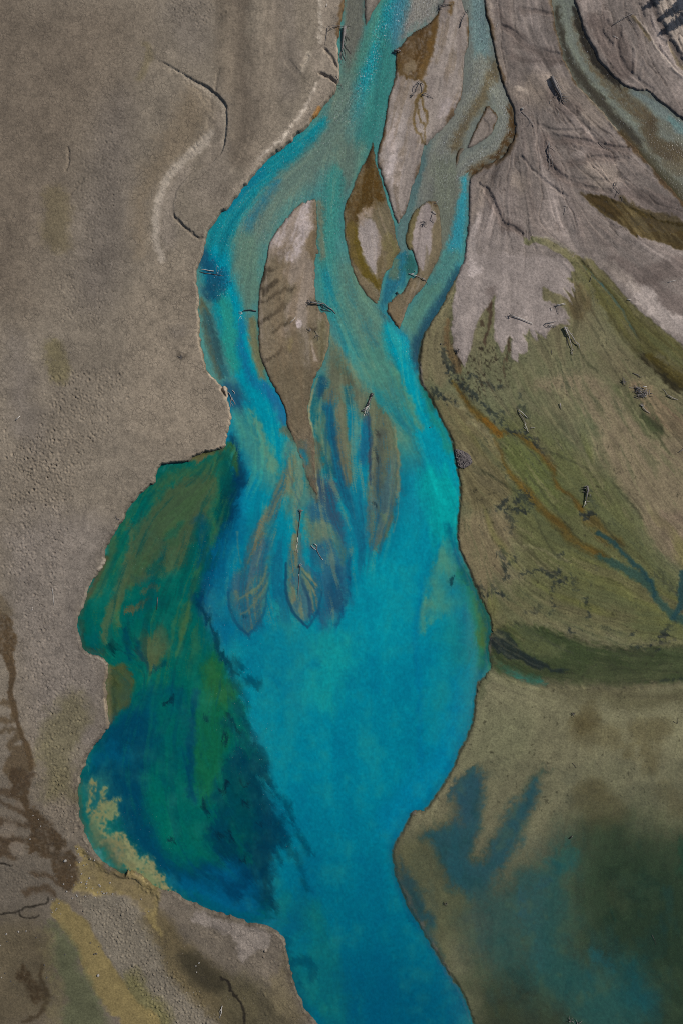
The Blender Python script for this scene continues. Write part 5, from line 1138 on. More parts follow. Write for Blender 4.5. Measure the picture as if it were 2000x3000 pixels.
# ------------------------------------------------------------------ meshes
XM = ((xs - 1000.0) * U)
YM = ((1500.0 - ys) * U)

def grid_mesh(name, Z, keep=None):
    idx = np.arange(NX * NY).reshape(NY, NX)
    quads = np.stack([idx[:-1, :-1], idx[1:, :-1], idx[1:, 1:], idx[:-1, 1:]], -1).reshape(-1, 4)
    co = np.empty((NY, NX, 3), np.float32)
    co[..., 0] = XM[None, :]; co[..., 1] = YM[:, None]; co[..., 2] = Z
    co = co.reshape(-1, 3)
    sel = None
    if keep is not None:
        k = (keep[:-1, :-1] | keep[1:, :-1] | keep[1:, 1:] | keep[:-1, 1:]).reshape(-1)
        quads = quads[k]
        sel, inv = np.unique(quads.reshape(-1), return_inverse=True)
        quads = inv.reshape(-1, 4)
        co = co[sel]
    me = bpy.data.meshes.new(name)
    me.vertices.add(len(co)); me.vertices.foreach_set('co', co.reshape(-1))
    me.loops.add(quads.size); me.loops.foreach_set('vertex_index', quads.reshape(-1).astype(np.int32))
    me.polygons.add(len(quads)); me.polygons.foreach_set('loop_start', np.arange(0, quads.size, 4, dtype=np.int32))
    me.update(calc_edges=True)
    me.polygons.foreach_set('use_smooth', np.ones(len(quads), bool))
    return me, sel

def attr(me, name, rgb_, a, sel):
    c = np.empty(rgb_.shape[:2] + (4,), np.float32)
    c[..., :3] = rgb_; c[..., 3] = a
    c = c.reshape(-1, 4)
    if sel is not None:
        c = c[sel]
    at = me.color_attributes.new(name, 'FLOAT_COLOR', 'POINT')
    at.data.foreach_set('color', c.reshape(-1))

class NT:
    def __init__(self, name):
        self.m = bpy.data.materials.new(name); self.m.use_nodes = True
        self.t = self.m.node_tree; self.t.nodes.clear()
        self.out = self.n('ShaderNodeOutputMaterial')
    def n(self, kind, **kw):
        nd = self.t.nodes.new(kind)
        for k, v in kw.items():
            if k[0] == '_':
                setattr(nd, k[1:], v)
            else:
                nd.inputs[k.replace('__', ' ')].default_value = v
        return nd
    def l(self, a, b):
        self.t.links.new(a, b)
    def math(self, op, a, b=None, clamp=False):
        nd = self.n('ShaderNodeMath', _operation=op, _use_clamp=clamp)
        for i, v in enumerate((a, b)):
            if v is None: continue
            if isinstance(v, (int, float)): nd.inputs[i].default_value = v
            else: self.l(v, nd.inputs[i])
        return nd.outputs[0]
    def maprange(self, v, a, b, c=0.0, d=1.0):
        nd = self.n('ShaderNodeMapRange')
        self.l(v, nd.inputs[0])
        for i, q in enumerate((a, b, c, d)): nd.inputs[i + 1].default_value = q
        return nd.outputs[0]
    def mix(self, f, a, b, blend='MIX'):
        nd = self.n('ShaderNodeMix', _data_type='RGBA', _blend_type=blend)
        if isinstance(f, (int, float)): nd.inputs[0].default_value = f
        else: self.l(f, nd.inputs[0])
        for i, v in ((6, a), (7, b)):
            if isinstance(v, tuple): nd.inputs[i].default_value = v
            else: self.l(v, nd.inputs[i])
        return nd.outputs[2]

def ground_material():
    t = NT('silt_and_sand')
    at = t.n('ShaderNodeAttribute', _attribute_name='soil')
    mk = t.n('ShaderNodeAttribute', _attribute_name='surface')
    sep = t.n('ShaderNodeSeparateColor'); t.l(mk.outputs['Color'], sep.inputs[0])
    geo = t.n('ShaderNodeNewGeometry')
    pos = geo.outputs['Position']
    wob = t.n('ShaderNodeTexNoise', Scale=2.2, Detail=3.0)
    t.l(pos, wob.inputs['Vector'])
    sc = t.n('ShaderNodeVectorMath', _operation='SCALE'); t.l(wob.outputs['Color'], sc.inputs[0]); sc.inputs['Scale'].default_value = 0.55
    ad = t.n('ShaderNodeVectorMath', _operation='ADD'); t.l(pos, ad.inputs[0]); t.l(sc.outputs[0], ad.inputs[1])
    lines = None
    for scale, width in ((1.55, 0.13),):
        vo = t.n('ShaderNodeTexVoronoi', _feature='DISTANCE_TO_EDGE', Scale=scale)
        t.l(ad.outputs[0], vo.inputs['Vector'])
        ln = t.maprange(vo.outputs['Distance'], 0.0, width, 1.0, 0.0)
        lines = ln if lines is None else t.math('MAXIMUM', lines, ln)
    gate = t.n('ShaderNodeTexNoise', Scale=0.9, Detail=2.0); t.l(pos, gate.inputs['Vector'])
    lines = t.math('MULTIPLY', lines, t.maprange(gate.outputs[0], 0.38, 0.62))
    crack = t.math('MULTIPLY', lines, sep.outputs[0])
    gr = t.n('ShaderNodeTexNoise', Scale=3.6, Detail=4.0, Roughness=0.75); t.l(pos, gr.inputs['Vector'])
    gr2 = t.n('ShaderNodeTexNoise', Scale=0.8, Detail=5.0, Roughness=0.65); t.l(pos, gr2.inputs['Vector'])
    col = t.mix(1.0, at.outputs['Color'], t.maprange(gr.outputs[0], 0.25, 0.75, 0.60, 1.40), 'MULTIPLY')
    col = t.mix(1.0, col, t.maprange(gr2.outputs[0], 0.3, 0.7, 0.90, 1.10), 'MULTIPLY')
    # loose bright grains and dark crumbs
    vg = t.n('ShaderNodeTexVoronoi', _feature='F1', Scale=3.2); t.l(pos, vg.inputs['Vector'])
    vs = t.n('ShaderNodeSeparateColor'); t.l(vg.outputs['Color'], vs.inputs[0])
    dot = t.math('LESS_THAN', vg.outputs['Distance'], 0.16)
    col = t.mix(t.math('MULTIPLY', t.math('MULTIPLY', dot, t.math('GREATER_THAN', vs.outputs[0], 0.95)), t.math('MULTIPLY', sep.outputs[1], 0.9)), col, (0.45, 0.42, 0.39, 1))
    col = t.mix(t.math('MULTIPLY', t.math('MULTIPLY', dot, t.math('LESS_THAN', vs.outputs[1], 0.10)), t.math('MULTIPLY', sep.outputs[1], 1.2, True)), col, (0.03, 0.027, 0.023, 1))
    col = t.mix(t.math('MULTIPLY', crack, 0.45), col, (0.045, 0.038, 0.032, 1))
    b1 = t.n('ShaderNodeBump', Distance=0.09); t.l(gr.outputs[0], b1.inputs['Height'])
    t.l(t.maprange(sep.outputs[1], 0.0, 1.0, 0.25, 0.9), b1.inputs['Strength'])
    b2 = t.n('ShaderNodeBump', Distance=0.05, _invert=True); t.l(crack, b2.inputs['Height']); t.l(b1.outputs[0], b2.inputs['Normal'])
    b2.inputs['Strength'].default_value = 0.5
    bs = t.n('ShaderNodeBsdfPrincipled', Roughness=0.85)
    bs.inputs['Specular IOR Level'].default_value = 0.15
    t.l(col, bs.inputs['Base Color']); t.l(b2.outputs[0], bs.inputs['Normal'])
    t.l(bs.outputs[0], t.out.inputs[0])
    return t.m

def water_material():
    t = NT('glacial_water')
    at = t.n('ShaderNodeAttribute', _attribute_name='silt')
    mk = t.n('ShaderNodeAttribute', _attribute_name='current')
    sep = t.n('ShaderNodeSeparateColor'); t.l(mk.outputs['Color'], sep.inputs[0])
    geo = t.n('ShaderNodeNewGeometry'); pos = geo.outputs['Position']
    mp = t.n('ShaderNodeMapping'); t.l(pos, mp.inputs[0]); mp.inputs['Scale'].default_value = (1.0, 0.55, 1.0)
    n1 = t.n('ShaderNodeTexNoise', Scale=2.6, Detail=4.0, Roughness=0.75); t.l(mp.outputs[0], n1.inputs['Vector'])
    n2 = t.n('ShaderNodeTexNoise', Scale=5.0, Detail=3.0, Roughness=0.6); t.l(mp.outputs[0], n2.inputs['Vector'])
    col = t.mix(1.0, at.outputs['Color'], t.maprange(n1.outputs[0], 0.3, 0.7, 0.91, 1.09), 'MULTIPLY')
    col = t.mix(t.math('MULTIPLY', sep.outputs[0], 0.9), col, t.mix(1.0, col, t.maprange(n2.outputs[0], 0.3, 0.7, 0.42, 1.60), 'MULTIPLY'))
    # flecks of foam, and sun glitter painted white into the colour, in streaks
    n3 = t.n('ShaderNodeTexNoise', Scale=6.0, Detail=2.0, Roughness=0.8); t.l(mp.outputs[0], n3.inputs['Vector'])
    n4 = t.n('ShaderNodeTexNoise', Scale=0.9, Detail=3.0, Roughness=0.7); t.l(mp.outputs[0], n4.inputs['Vector'])
    lift = t.math('MULTIPLY', sep.outputs[0], t.maprange(n4.outputs[0], 0.32, 0.70, 0.02, 0.20))
    foam_glitter = t.maprange(t.math('ADD', n3.outputs[0], lift), 0.715, 0.78)
    foam_glitter = t.math('MULTIPLY', foam_glitter, t.math('GREATER_THAN', sep.outputs[0], 0.02))
    foam_glitter = t.math('MULTIPLY', foam_glitter, 0.6)
    col = t.mix(foam_glitter, col, (0.80, 0.84, 0.86, 1))
    op = t.math('MAXIMUM', at.outputs['Alpha'], foam_glitter)
    bump = t.n('ShaderNodeBump', Distance=0.10); t.l(n2.outputs[0], bump.inputs['Height'])
    t.l(t.maprange(sep.outputs[0], 0.0, 1.0, 0.02, 0.55), bump.inputs['Strength'])
    df = t.n('ShaderNodeBsdfDiffuse'); t.l(col, df.inputs[0]); t.l(bump.outputs[0], df.inputs['Normal'])
    tr = t.n('ShaderNodeBsdfTransparent')
    m1 = t.n('ShaderNodeMixShader'); t.l(op, m1.inputs[0]); t.l(tr.outputs[0], m1.inputs[1]); t.l(df.outputs[0], m1.inputs[2])
    gl = t.n('ShaderNodeBsdfGlossy', Roughness=0.16); t.l(bump.outputs[0], gl.inputs['Normal'])
    lw = t.n('ShaderNodeLayerWeight'); t.l(bump.outputs[0], lw.inputs['Normal'])
    fr = t.math('ADD', t.math('MULTIPLY', t.math('POWER', lw.outputs['Facing'], 5.0), 0.9), 0.02)   # air-to-water reflectance from either side
    m2 = t.n('ShaderNodeMixShader'); t.l(fr, m2.inputs[0]); t.l(m1.outputs[0], m2.inputs[1]); t.l(gl.outputs[0], m2.inputs[2])
    t.l(m2.outputs[0], t.out.inputs[0])
    return t.m

gme, _ = grid_mesh('ground', H)
mask3 = np.stack([CR, PB, np.zeros_like(CR)], -1)
attr(gme, 'soil', G_lin, 1.0, None)
attr(gme, 'surface', mask3, 1.0, None)
gme.materials.append(ground_material())
ground = bpy.data.objects.new('ground', gme); COL.objects.link(ground); ground['kind'] = 'structure'

wme, wsel = grid_mesh('water', np.zeros_like(H), keep=(H < 0.004))
attr(wme, 'silt', W_lin, OP, wsel)
attr(wme, 'current', np.stack([FL, FL, FL], -1), 1.0, wsel)
wme.materials.append(water_material())
water = bpy.data.objects.new('water', wme); COL.objects.link(water); water['kind'] = 'structure'

def gz(px, py):
    """height of the ground at a photo pixel"""
    i = int(np.clip(np.searchsorted(xs, px), 1, NX - 1)); j = int(np.clip(np.searchsorted(ys, py), 1, NY - 1))
    return float(max(H[j - 1:j + 1, i - 1:i + 1].max(), -0.2))

# ------------------------------------------------------------------ loose things: driftwood, stones, trees
random.seed(11)

def wood_material(name, c, dark, rough=0.8):
    t = NT(name)
    tc = t.n('ShaderNodeTexCoord')
    n1 = t.n('ShaderNodeTexNoise', Scale=9.0, Detail=5.0, Roughness=0.7); t.l(tc.outputs['Object'], n1.inputs['Vector'])
    cr = t.mix(t.maprange(n1.outputs[0], 0.35, 0.68), tuple(dark) + (1,), tuple(c) + (1,))
    b = t.n('ShaderNodeBump', Strength=0.6, Distance=0.03); t.l(n1.outputs[0], b.inputs['Height'])
    bs = t.n('ShaderNodeBsdfPrincipled', Roughness=rough)
    t.l(cr, bs.inputs['Base Color']); t.l(b.outputs[0], bs.inputs['Normal']); t.l(bs.outputs[0], t.out.inputs[0])
    return t.m
WOOD = wood_material('weathered_wood', (0.50, 0.46, 0.43), (0.24, 0.21, 0.19))
PALE = wood_material('bleached_wood', (0.72, 0.68, 0.63), (0.45, 0.41, 0.37))
WETW = wood_material('wet_wood', (0.10, 0.085, 0.08), (0.025, 0.022, 0.022), 0.4)
GREYW = wood_material('grey_wood', (0.30, 0.27, 0.255), (0.09, 0.08, 0.075))
REDW = wood_material('reddish_bark', (0.42, 0.26, 0.22), (0.16, 0.10, 0.085))
STONE = wood_material('river_stone', (0.40, 0.375, 0.34), (0.22, 0.205, 0.19))
DKSTONE = wood_material('dark_stone', (0.12, 0.11, 0.10), (0.05, 0.045, 0.04))

def link(name, me, parent=None):
    o = bpy.data.objects.new(name, me); COL.objects.link(o)
    if parent is not None:
        o.parent = parent
    return o

def tube(bm, pts, r0, r1, sides=7):
    n = len(pts)
    prev = None
    up = Vector((0.13, 0.21, 1.0)).normalized()
    for i, p in enumerate(pts):
        d = (pts[min(i + 1, n - 1)] - pts[max(i - 1, 0)])
        d = d.normalized() if d.length > 1e-6 else Vector((1, 0, 0))
        a = d.cross(up)
        a = a.normalized() if a.length > 1e-4 else Vector((1, 0, 0))
        b = a.cross(d)
        r = r0 + (r1 - r0) * i / max(n - 1, 1)
        ring = []
        for k in range(sides):
            th = 2 * math.pi * k / sides
            rr = r * (1 + random.uniform(-0.16, 0.16))
            ring.append(bm.verts.new(p + a * (math.cos(th) * rr) + b * (math.sin(th) * rr)))
        if prev:
            for k in range(sides):
                bm.faces.new((prev[k], prev[(k + 1) % sides], ring[(k + 1) % sides], ring[k]))
        else:
            bm.faces.new(ring[::-1])
        prev = ring
    bm.faces.new(prev)

def to_mesh(bm, name, mat_, smooth=True):
    bmesh.ops.recalc_face_normals(bm, faces=bm.faces)
    me = bpy.data.meshes.new(name); bm.to_mesh(me); bm.free()
    me.materials.append(mat_)
    if smooth:
        me.polygons.foreach_set('use_smooth', np.ones(len(me.polygons), bool))
    return me

def wpt(px, py, lift=0.0):
    return Vector(((px - 1000) * U, (1500 - py) * U, max(gz(px, py), -0.03) + lift))

def Z(ox, oy, s):
    return lambda *pp: [(ox + p[0] / s, oy + p[1] / s) + tuple(p[2:]) for p in pp]

def tag(o, label, cat, group=None):
    o['label'] = label; o['category'] = cat
    if group: o['group'] = group
    return o

def limb_mesh(name, pts, r0, r1, mat_, org, bend=0.5):
    r0 *= 0.72 if max(r0, r1) > .16 else 0.55
    r1 *= 0.5
    P3 = [wpt(p[0], p[1], (p[2] if len(p) > 2 else 0.0) + max(r0, r1) * 0.55) for p in pts]
    out = []
    for a, b in zip(P3[:-1], P3[1:]):
        k = max(1, int((b - a).length / 0.55))
        for i in range(k):
            q = a.lerp(b, i / k)
            if i:
                j = min(r0 * bend, 0.12)
                q = q + Vector((random.uniform(-j, j), random.uniform(-j, j), random.uniform(-j, j) * 0.5))
            out.append(q - org)
    out.append(P3[-1] - org)
    bm = bmesh.new(); tube(bm, out, r0, r1)
    return to_mesh(bm, name, mat_)

def wood(name, label, cat, limbs, mat_=WOOD, group=None):
    """limbs: (part, points in photo pixels, start radius, end radius in metres)"""
    if len(limbs) == 1:
        part, pts, r0, r1 = limbs[0][:4]
        org = wpt(*pts[0][:2])
        o = link(name, limb_mesh(name, pts, r0, r1, limbs[0][4] if len(limbs[0]) > 4 else mat_, org)); o.location = org
        return tag(o, label, cat, group)
    org = wpt(*limbs[0][1][0][:2])
    e = link(name, None); e.empty_display_size = 0.3; e.location = org
    for lb in limbs:
        part, pts, r0, r1 = lb[:4]
        link(part, limb_mesh(part, pts, r0, r1, lb[4] if len(lb) > 4 else mat_, org), e)
    return tag(e, label, cat, group)

def fan_roots(px, py, ang, n, length, r, spread=150, lift=0.25):
    """roots that radiate from a stump; ang in degrees on the photo (y down)"""
    out = []
    for i in range(n):
        a = math.radians(ang + spread * ((i + 0.5) / n - 0.5) + random.uniform(-12, 12))
        L = length * random.uniform(0.6, 1.1)
        m_ = (px + math.cos(a) * L * .55 + random.uniform(-1, 1), py + math.sin(a) * L * .55 + random.uniform(-1, 1), lift * random.uniform(.4, 1.2))
        e_ = (px + math.cos(a + random.uniform(-.4, .4)) * L, py + math.sin(a) * L, lift * random.uniform(0, 1.0))
        out.append(('root', [(px, py, lift * 0.5), m_, e_], r, r * 0.4))
    return out

def twigs(p, q, n, length, r, side=None, name='branch', lift=0.15):
    out = []
    ax, ay = q[0] - p[0], q[1] - p[1]
    base = math.degrees(math.atan2(ay, ax))
    for i in range(n):
        f = (i + random.uniform(0.2, 0.8)) / n
        sgn = side if side else random.choice((-1, 1))
        a = math.radians(base + sgn * random.uniform(22, 60))
        L = length * random.uniform(0.5, 1.1)
        x, y = p[0] + ax * f, p[1] + ay * f
        out.append((name, [(x, y, .05), (x + math.cos(a) * L * .5, y + math.sin(a) * L * .5, lift * random.uniform(.3, 1)), (x + math.cos(a + .2 * sgn) * L, y + math.sin(a + .2 * sgn) * L, lift * random.uniform(0, .8))], r, r * 0.4))
    return out

# --- upper left bank
z = Z(940, 0, 9.8)
wood('fallen_tree', 'grey rotten tree hanging roots down over the river edge of the left terrace', 'fallen tree',
     [('trunk', z((680, 790, .1), (655, 1000, .1), (625, 1250, 0), (600, 1480, 0)), .34, .20),
      ('branch', z((690, 830, .2), (550, 850, .3), (380, 855, .25), (210, 870, .1)), .10, .05), ('branch', z((640, 790, .2), (480, 850, .3), (330, 910, .2), (205, 995, .05)), .09, .05),
      ('branch', z((210, 875, .1), (190, 1000, .1), (155, 1180, .05), (125, 1370, .0)), .07, .04), ('branch', z((690, 880, .3), (712, 1000, .2), (725, 1190, .0)), .10, .06),
      ('branch', z((730, 1010, .2), (790, 1100, .1), (830, 1180, 0)), .08, .05), ('branch', z((660, 1200, .2), (740, 1370, .15), (800, 1470, .05), (860, 1560, 0)), .11, .05),
      ('branch', z((600, 1420, .2), (640, 1600, .1), (710, 1760, 0)), .11, .05), ('branch', z((620, 1300, .1), (700, 1500, .1), (690, 1620, 0)), .07, .04),
      ('root', z((560, 1500, .1), (590, 1640, .05), (540, 1800, 0)), .09, .04), ('root', z((580, 1640, .1), (620, 1750, .0), (560, 1880, 0)), .07, .04), ('root', z((540, 1540, .1), (560, 1700, 0), (530, 1830, 0)), .07, .04),
      ('root', z((600, 960, .1), (640, 910, .3), (690, 860, .4)), .10, .06), ('root', z((760, 780, .2), (800, 740, .2), (880, 735, .1)), .06, .03), ('root', z((720, 820, .2), (760, 770, .3), (740, 710, .2)), .06, .03)], GREYW)
wood('dead_branch', 'thin grey branch drooping off the left bank just below the fallen tree', 'branch', [('branch', [(986, 228, .1), (991, 245, .1), (996, 262, 0)], .07, .03), ('branch', [(990, 240, .1), (999, 250, .05), (1003, 266, 0)], .05, .03)], GREYW)
wood('wooden_plank', 'short white plank lying on the terrace above the fallen tree', 'plank', [('plank', [(958.6, 21.5, .03), (956.2, 29.5, .03)], .10, .10)], PALE)
z = Z(640, 1080, 15.68)
wood('dead_branch', 'forked pale branch trailing in the water below the broken terrace corner', 'branch',
     [('branch', z((480, 1090, .1), (560, 1220, .1), (615, 1370, .1), (700, 1480, .05), (760, 1570, 0), (780, 1680, 0)), .10, .05), ('branch', z((610, 1390, .1), (575, 1520, .05), (580, 1620, 0), (560, 1780, 0)), .08, .04),
      ('branch', z((585, 1590, .05), (650, 1650, 0), (685, 1740, 0)), .06, .04), ('branch', z((630, 1330, .1), (690, 1400, .0)), .06, .03), ('branch', z((740, 1540, .05), (800, 1600, 0)), .05, .03)], WOOD)
wood('dead_branch', 'short pale branch poking out of the water beside the broken terrace corner', 'branch', [('branch', z((640, 990, .05), (740, 1080, .1), (755, 1170, 0)), .08, .05)], PALE)
z = Z(560, 560, 7.84)
wood('driftwood_log', 'pale log end jutting from the left bank into dark blue water', 'log', [('trunk', z((190, 1790, -.1), (300, 1800, 0), (420, 1830, .08), (530, 1838, .05)), .11, .09)], PALE)
wood('driftwood_log', 'dark sunken log beside the pale log at the left bank', 'log', [('trunk', z((190, 1850, -.05), (330, 1890, 0), (470, 1900, .02)), .13, .12), ('branch', z((470, 1900, .02), (640, 1930, .02), (760, 1955, -.02)), .11, .05), ('branch', z((600, 1930, 0), (590, 1750, 0), (620, 1590, -.02)), .06, .04)], WETW)
z = Z(650, 750, 2.24)
wood('driftwood_log', 'dark log lying across the left arm with pale branch tips downstream', 'log',
     [('trunk', z((228, 362, .05), (190, 355, .12), (150, 358, .08), (128, 372, 0)), .16, .09, WETW)] +
     [('branch', z((130 + k * 3, 368 + k * 4, .05), (108 + k * 3, 368 + k * 12, .05)), .06, .03, PALE) for k in range(3)] + [('branch', z((128, 395, .0), (118, 405, .03), (108, 428, 0)), .06, .03, PALE), ('branch', z((132, 405, .0), (124, 420, 0)), .05, .03, PALE)])
# --- mid bar and delta front
z = Z(880, 860, 13.07)
wood('fallen_tree', 'dark drift tree, roots on the mid bar and crown in the rapids', 'fallen tree',
     [('trunk', z((400, 370, .2), (530, 385, .25), (680, 405, .25), (780, 410, .2), (880, 400, .15)), .20, .14), ('trunk', z((860, 380, .2), (960, 440, .15), (1080, 540, .1), (1240, 640, .05), (1360, 790, 0)), .15, .07),
      ('branch', z((700, 320, .15), (830, 350, .25), (880, 400, .2)), .10, .06), ('branch', z((780, 420, .1), (880, 520, .15), (1000, 580, .1), (1140, 700, 0)), .11, .05, WETW), ('branch', z((800, 590, .1), (900, 650, .1), (1050, 660, .1), (1180, 690, 0)), .10, .05, WETW),
      ('branch', z((560, 300, .1), (660, 300, .2), (760, 330, .2)), .09, .05, WETW), ('branch', z((880, 470, .1), (870, 540, .1), (900, 600, .0)), .07, .04), ('branch', z((1160, 560, .1), (1230, 640, .05)), .09, .05, PALE)] +
     [('root', z((400, 370, .2), (330, 400, .3), (280, 490, .1)), .09, .04), ('root', z((390, 350, .2), (300, 350, .3), (240, 420, .1)), .10, .04), ('root', z((380, 330, .2), (310, 290, .3), (240, 330, .1)), .09, .04), ('root', z((400, 330, .2), (380, 240, .3), (430, 160, .1)), .08, .03), ('root', z((370, 310, .2), (330, 230, .2), (310, 180, .1)), .07, .03)], GREYW)
z = Z(650, 750, 2.24)
wood('dead_branch', 'white stick lying on the mid bar beside a pale sand patch', 'branch', [('branch', z((485, 402, .05), (470, 425, .08), (448, 445, .03)), .07, .05), ('branch', z((470, 420, .05), (450, 436, .05)), .05, .03)], PALE)
wood('root_stump', 'small dark root tangle on the sand tongue below the drift tree', 'stump', fan_roots(911, 966, 160, 5, 12, .07) + fan_roots(925, 985, 40, 3, 12, .05), GREYW)
wood('dead_branch', 'curved dark branch on the sand tongue below the drift tree', 'branch', [('branch', [(923, 970, .05), (933, 985, .1), (931, 1000, .03)], .06, .04), ('branch', [(929, 982, .05), (940, 988, .05)], .05, .03)], GREYW)
z = Z(1040, 1130, 13.84)
wood('root_stump', 'pale upturned root crown standing in shallow water on the delta front', 'stump',
     [('trunk', z((655, 385, -.15), (600, 520, -.1), (540, 680, 0), (510, 830, .25)), .26, .26, WETW), ('root', z((520, 840, .4), (420, 910, .4), (330, 950, .3), (260, 1010, .1)), .11, .06), ('root', z((260, 1020, .1), (380, 1000, .25), (460, 960, .3), (520, 860, .4)), .10, .06),
      ('root', z((520, 850, .4), (550, 930, .3), (580, 1000, .1)), .10, .05), ('root', z((380, 1020, .2), (400, 1110, .15), (440, 1210, 0)), .09, .05), ('root', z((440, 1000, .2), (470, 1080, .2), (520, 1170, 0)), .09, .05), ('root', z((480, 880, .4), (490, 960, .3), (540, 1060, .1)), .08, .04),
      ('root', z((360, 1150, .05), (335, 1270, 0)), .08, .05), ('root', z((500, 820, .4), (480, 780, .3), (450, 800, .2)), .08, .04), ('root', z((540, 830, .3), (570, 780, .2)), .07, .04), ('root', z((430, 920, .3), (450, 1000, .3), (490, 1020, .2)), .08, .05)], PALE)
for (pts, lb) in [(z((690, 320, -.02), (655, 400, 0), (600, 440, -.02)), 'dark sunken stump upstream of the pale root crown')]:
    wood('root_stump', lb, 'stump', [('trunk', pts, .3, .25)] + [('root', z((655, 390, 0), (655 + dx, 390 + dy, -.02)), .09, .04) for dx, dy in ((90, 20), (70, 70), (60, -50), (-60, 60), (20, 90))], WETW)
z = Z(840, 1450, 7.125)
wood('driftwood_log', 'long thin drowned log with reddish root knot, longest on the delta front', 'log',
     [('trunk', z((290, 340, .1), (285, 450, .03), (265, 560, 0), (245, 720, 0), (230, 880, 0)), .13, .09, WETW), ('branch', z((232, 890, .02), (225, 960, .08), (248, 1010, .03)), .08, .05, PALE), ('branch', z((275, 720, 0), (292, 850, 0), (288, 970, .03)), .05, .03, WETW),
      ('branch', z((225, 1020, 0), (200, 1120, .02), (180, 1180, .06)), .07, .05, PALE), ('branch', z((215, 1130, .02), (238, 1210, .04)), .06, .04, PALE), ('branch', z((210, 1180, 0), (205, 1270, 0), (185, 1310, -.02)), .06, .04, WETW)] + [(a, b, c, d, REDW) for a, b, c, d in fan_roots(880.7, 1495.5, 0, 7, 8, .09, 360, .35)])
wood('driftwood_log', 'half-sunken log with pale root knot on the leaf-shaped drowned bar', 'log',
     [('trunk', z((282, 1470, .1), (275, 1540, .03), (262, 1660, .02)), .12, .10, WETW), ('trunk', z((258, 1650, .06), (262, 1750, .05), (255, 1870, .05), (243, 2000, .02), (238, 2160, -.02)), .10, .06, GREYW), ('branch', z((262, 1650, .08), (250, 1690, .08)), .08, .06, PALE), ('branch', z((240, 1950, 0), (195, 1985, 0)), .06, .04, WETW)] +
     [(a, b, c, d, WOOD) for a, b, c, d in fan_roots(880, 1655, 0, 6, 7, .08, 360, .35)])
wood('driftwood_log', 'Y-shaped pale driftwood in blue water right of the two long logs', 'log',
     [('trunk', z((635, 1060, .1), (632, 1150, .04), (680, 1250, .02), (735, 1330, .05), (762, 1358, .02)), .10, .07, GREYW), ('branch', z((570, 1018, .08), (610, 1035, .15), (635, 1068, .1)), .09, .07, PALE), ('branch', z((518, 1060, .08), (560, 1105, .1), (612, 1148, .05)), .09, .07, PALE),
      ('branch', z((515, 1050, .1), (530, 1085, .05)), .06, .04, PALE), ('branch', z((735, 1325, .06), (762, 1360, .04)), .09, .06, PALE), ('branch', z((580, 1105, .05), (605, 1100, .08)), .06, .04, PALE)])
# --- islands near the head
wood('root_stump', 'dark stump on the edge of the brown algae bar by the main channel', 'stump', [('trunk', [(1152, 153, .1), (1163, 152, .2), (1172, 154, .1)], .22, .16)] + fan_roots(1160, 152, 180, 6, 13, .09, 300), GREYW)
z = Z(1140, 60, 6.19)
wood('root_stump', 'ring of curved roots in the head of the braided brown runnel', 'stump',
     [('root', z((540, 1140, .1), (470, 1180, .25), (435, 1250, .2), (440, 1330, .05)), .10, .06), ('root', z((540, 1150, .1), (500, 1230, .2), (465, 1320, .05)), .09, .06), ('root', z((560, 1150, .1), (600, 1200, .2), (600, 1280, .15), (570, 1330, .05)), .10, .06),
      ('root', z((450, 1350, .1), (400, 1350, .2), (380, 1410, .05)), .12, .06), ('root', z((400, 1400, .1), (440, 1350, .2)), .10, .07), ('root', z((480, 1160, .1), (540, 1120, .2), (600, 1150, .1)), .09, .05)], GREYW)
wood('dead_branch', 'dark branch beside the runnel just below the ring of roots', 'branch', [('branch', z((570, 1370, .1), (640, 1350, .2), (720, 1380, .1), (790, 1430, 0)), .10, .04), ('branch', z((690, 1360, .1), (700, 1420, .0)), .06, .03), ('branch', z((590, 1380, .1), (620, 1350, .15)), .12, .08)], GREYW)
wood('root_stump', 'root stump at the top edge between riffle and central island', 'stump', [('trunk', [(1287, 22, .15), (1300, 18, .2), (1322, 16, .1)], .12, .07)] + fan_roots(1290, 20, 170, 8, 14, .08, 260) + twigs((1300, 18), (1322, 16), 4, 9, .05), GREYW)
wood('dead_branch', 'dark twiggy branch on the island shore beside the second channel', 'branch', [('trunk', [(1346, 82, .1), (1352, 60, .1), (1364, 36, .15)], .11, .06)] + twigs((1346, 82), (1364, 36), 7, 14, .05, -1) + fan_roots(1366, 34, -20, 4, 10, .06), GREYW)
z = Z(1180, 580, 8.4)
wood('driftwood_log', 'short pale log on the east shore of the small feather-patterned island', 'log', [('trunk', z((705, 335, .1), (760, 380, .12), (805, 415, .05)), .10, .08, PALE), ('branch', z((710, 350, .1), (780, 340, .1)), .05, .03), ('root', z((720, 400, .05), (700, 440, .1), (690, 480, 0)), .08, .04)], GREYW)
wood('root_stump', 'dark root tangle on top of the small feather-patterned island', 'stump', fan_roots(1240, 656, 60, 8, 14, .08, 300) + [('root', z((420, 585, .1), (500, 600, .15), (580, 620, .1)), .08, .05), ('root', z((700, 470, .1), (690, 530, .2), (740, 620, .0)), .09, .05)], GREYW)
wood('driftwood_log', 'pale log across the dark pool at the foot of the feather-patterned island', 'log', [('trunk', z((130, 1865, .05), (220, 1895, .1), (330, 1930, .08)), .11, .08, PALE), ('branch', z((190, 1870, .1), (265, 1860, .1)), .08, .05, PALE), ('root', z((265, 1790, .05), (300, 1820, .1)), .06, .04), ('branch', z((310, 1930, .05), (390, 1950, .1), (450, 1990, .05)), .07, .05)], WOOD)
wood('driftwood_log', 'stubby log with dark shadow just right of the pale pool log', 'log', [('trunk', z((455, 1985, .1), (500, 2010, .15), (540, 2040, .05)), .13, .10), ('branch', z((540, 2030, .05), (580, 2090, .03), (600, 2140, 0)), .07, .04, WETW)], WOOD)
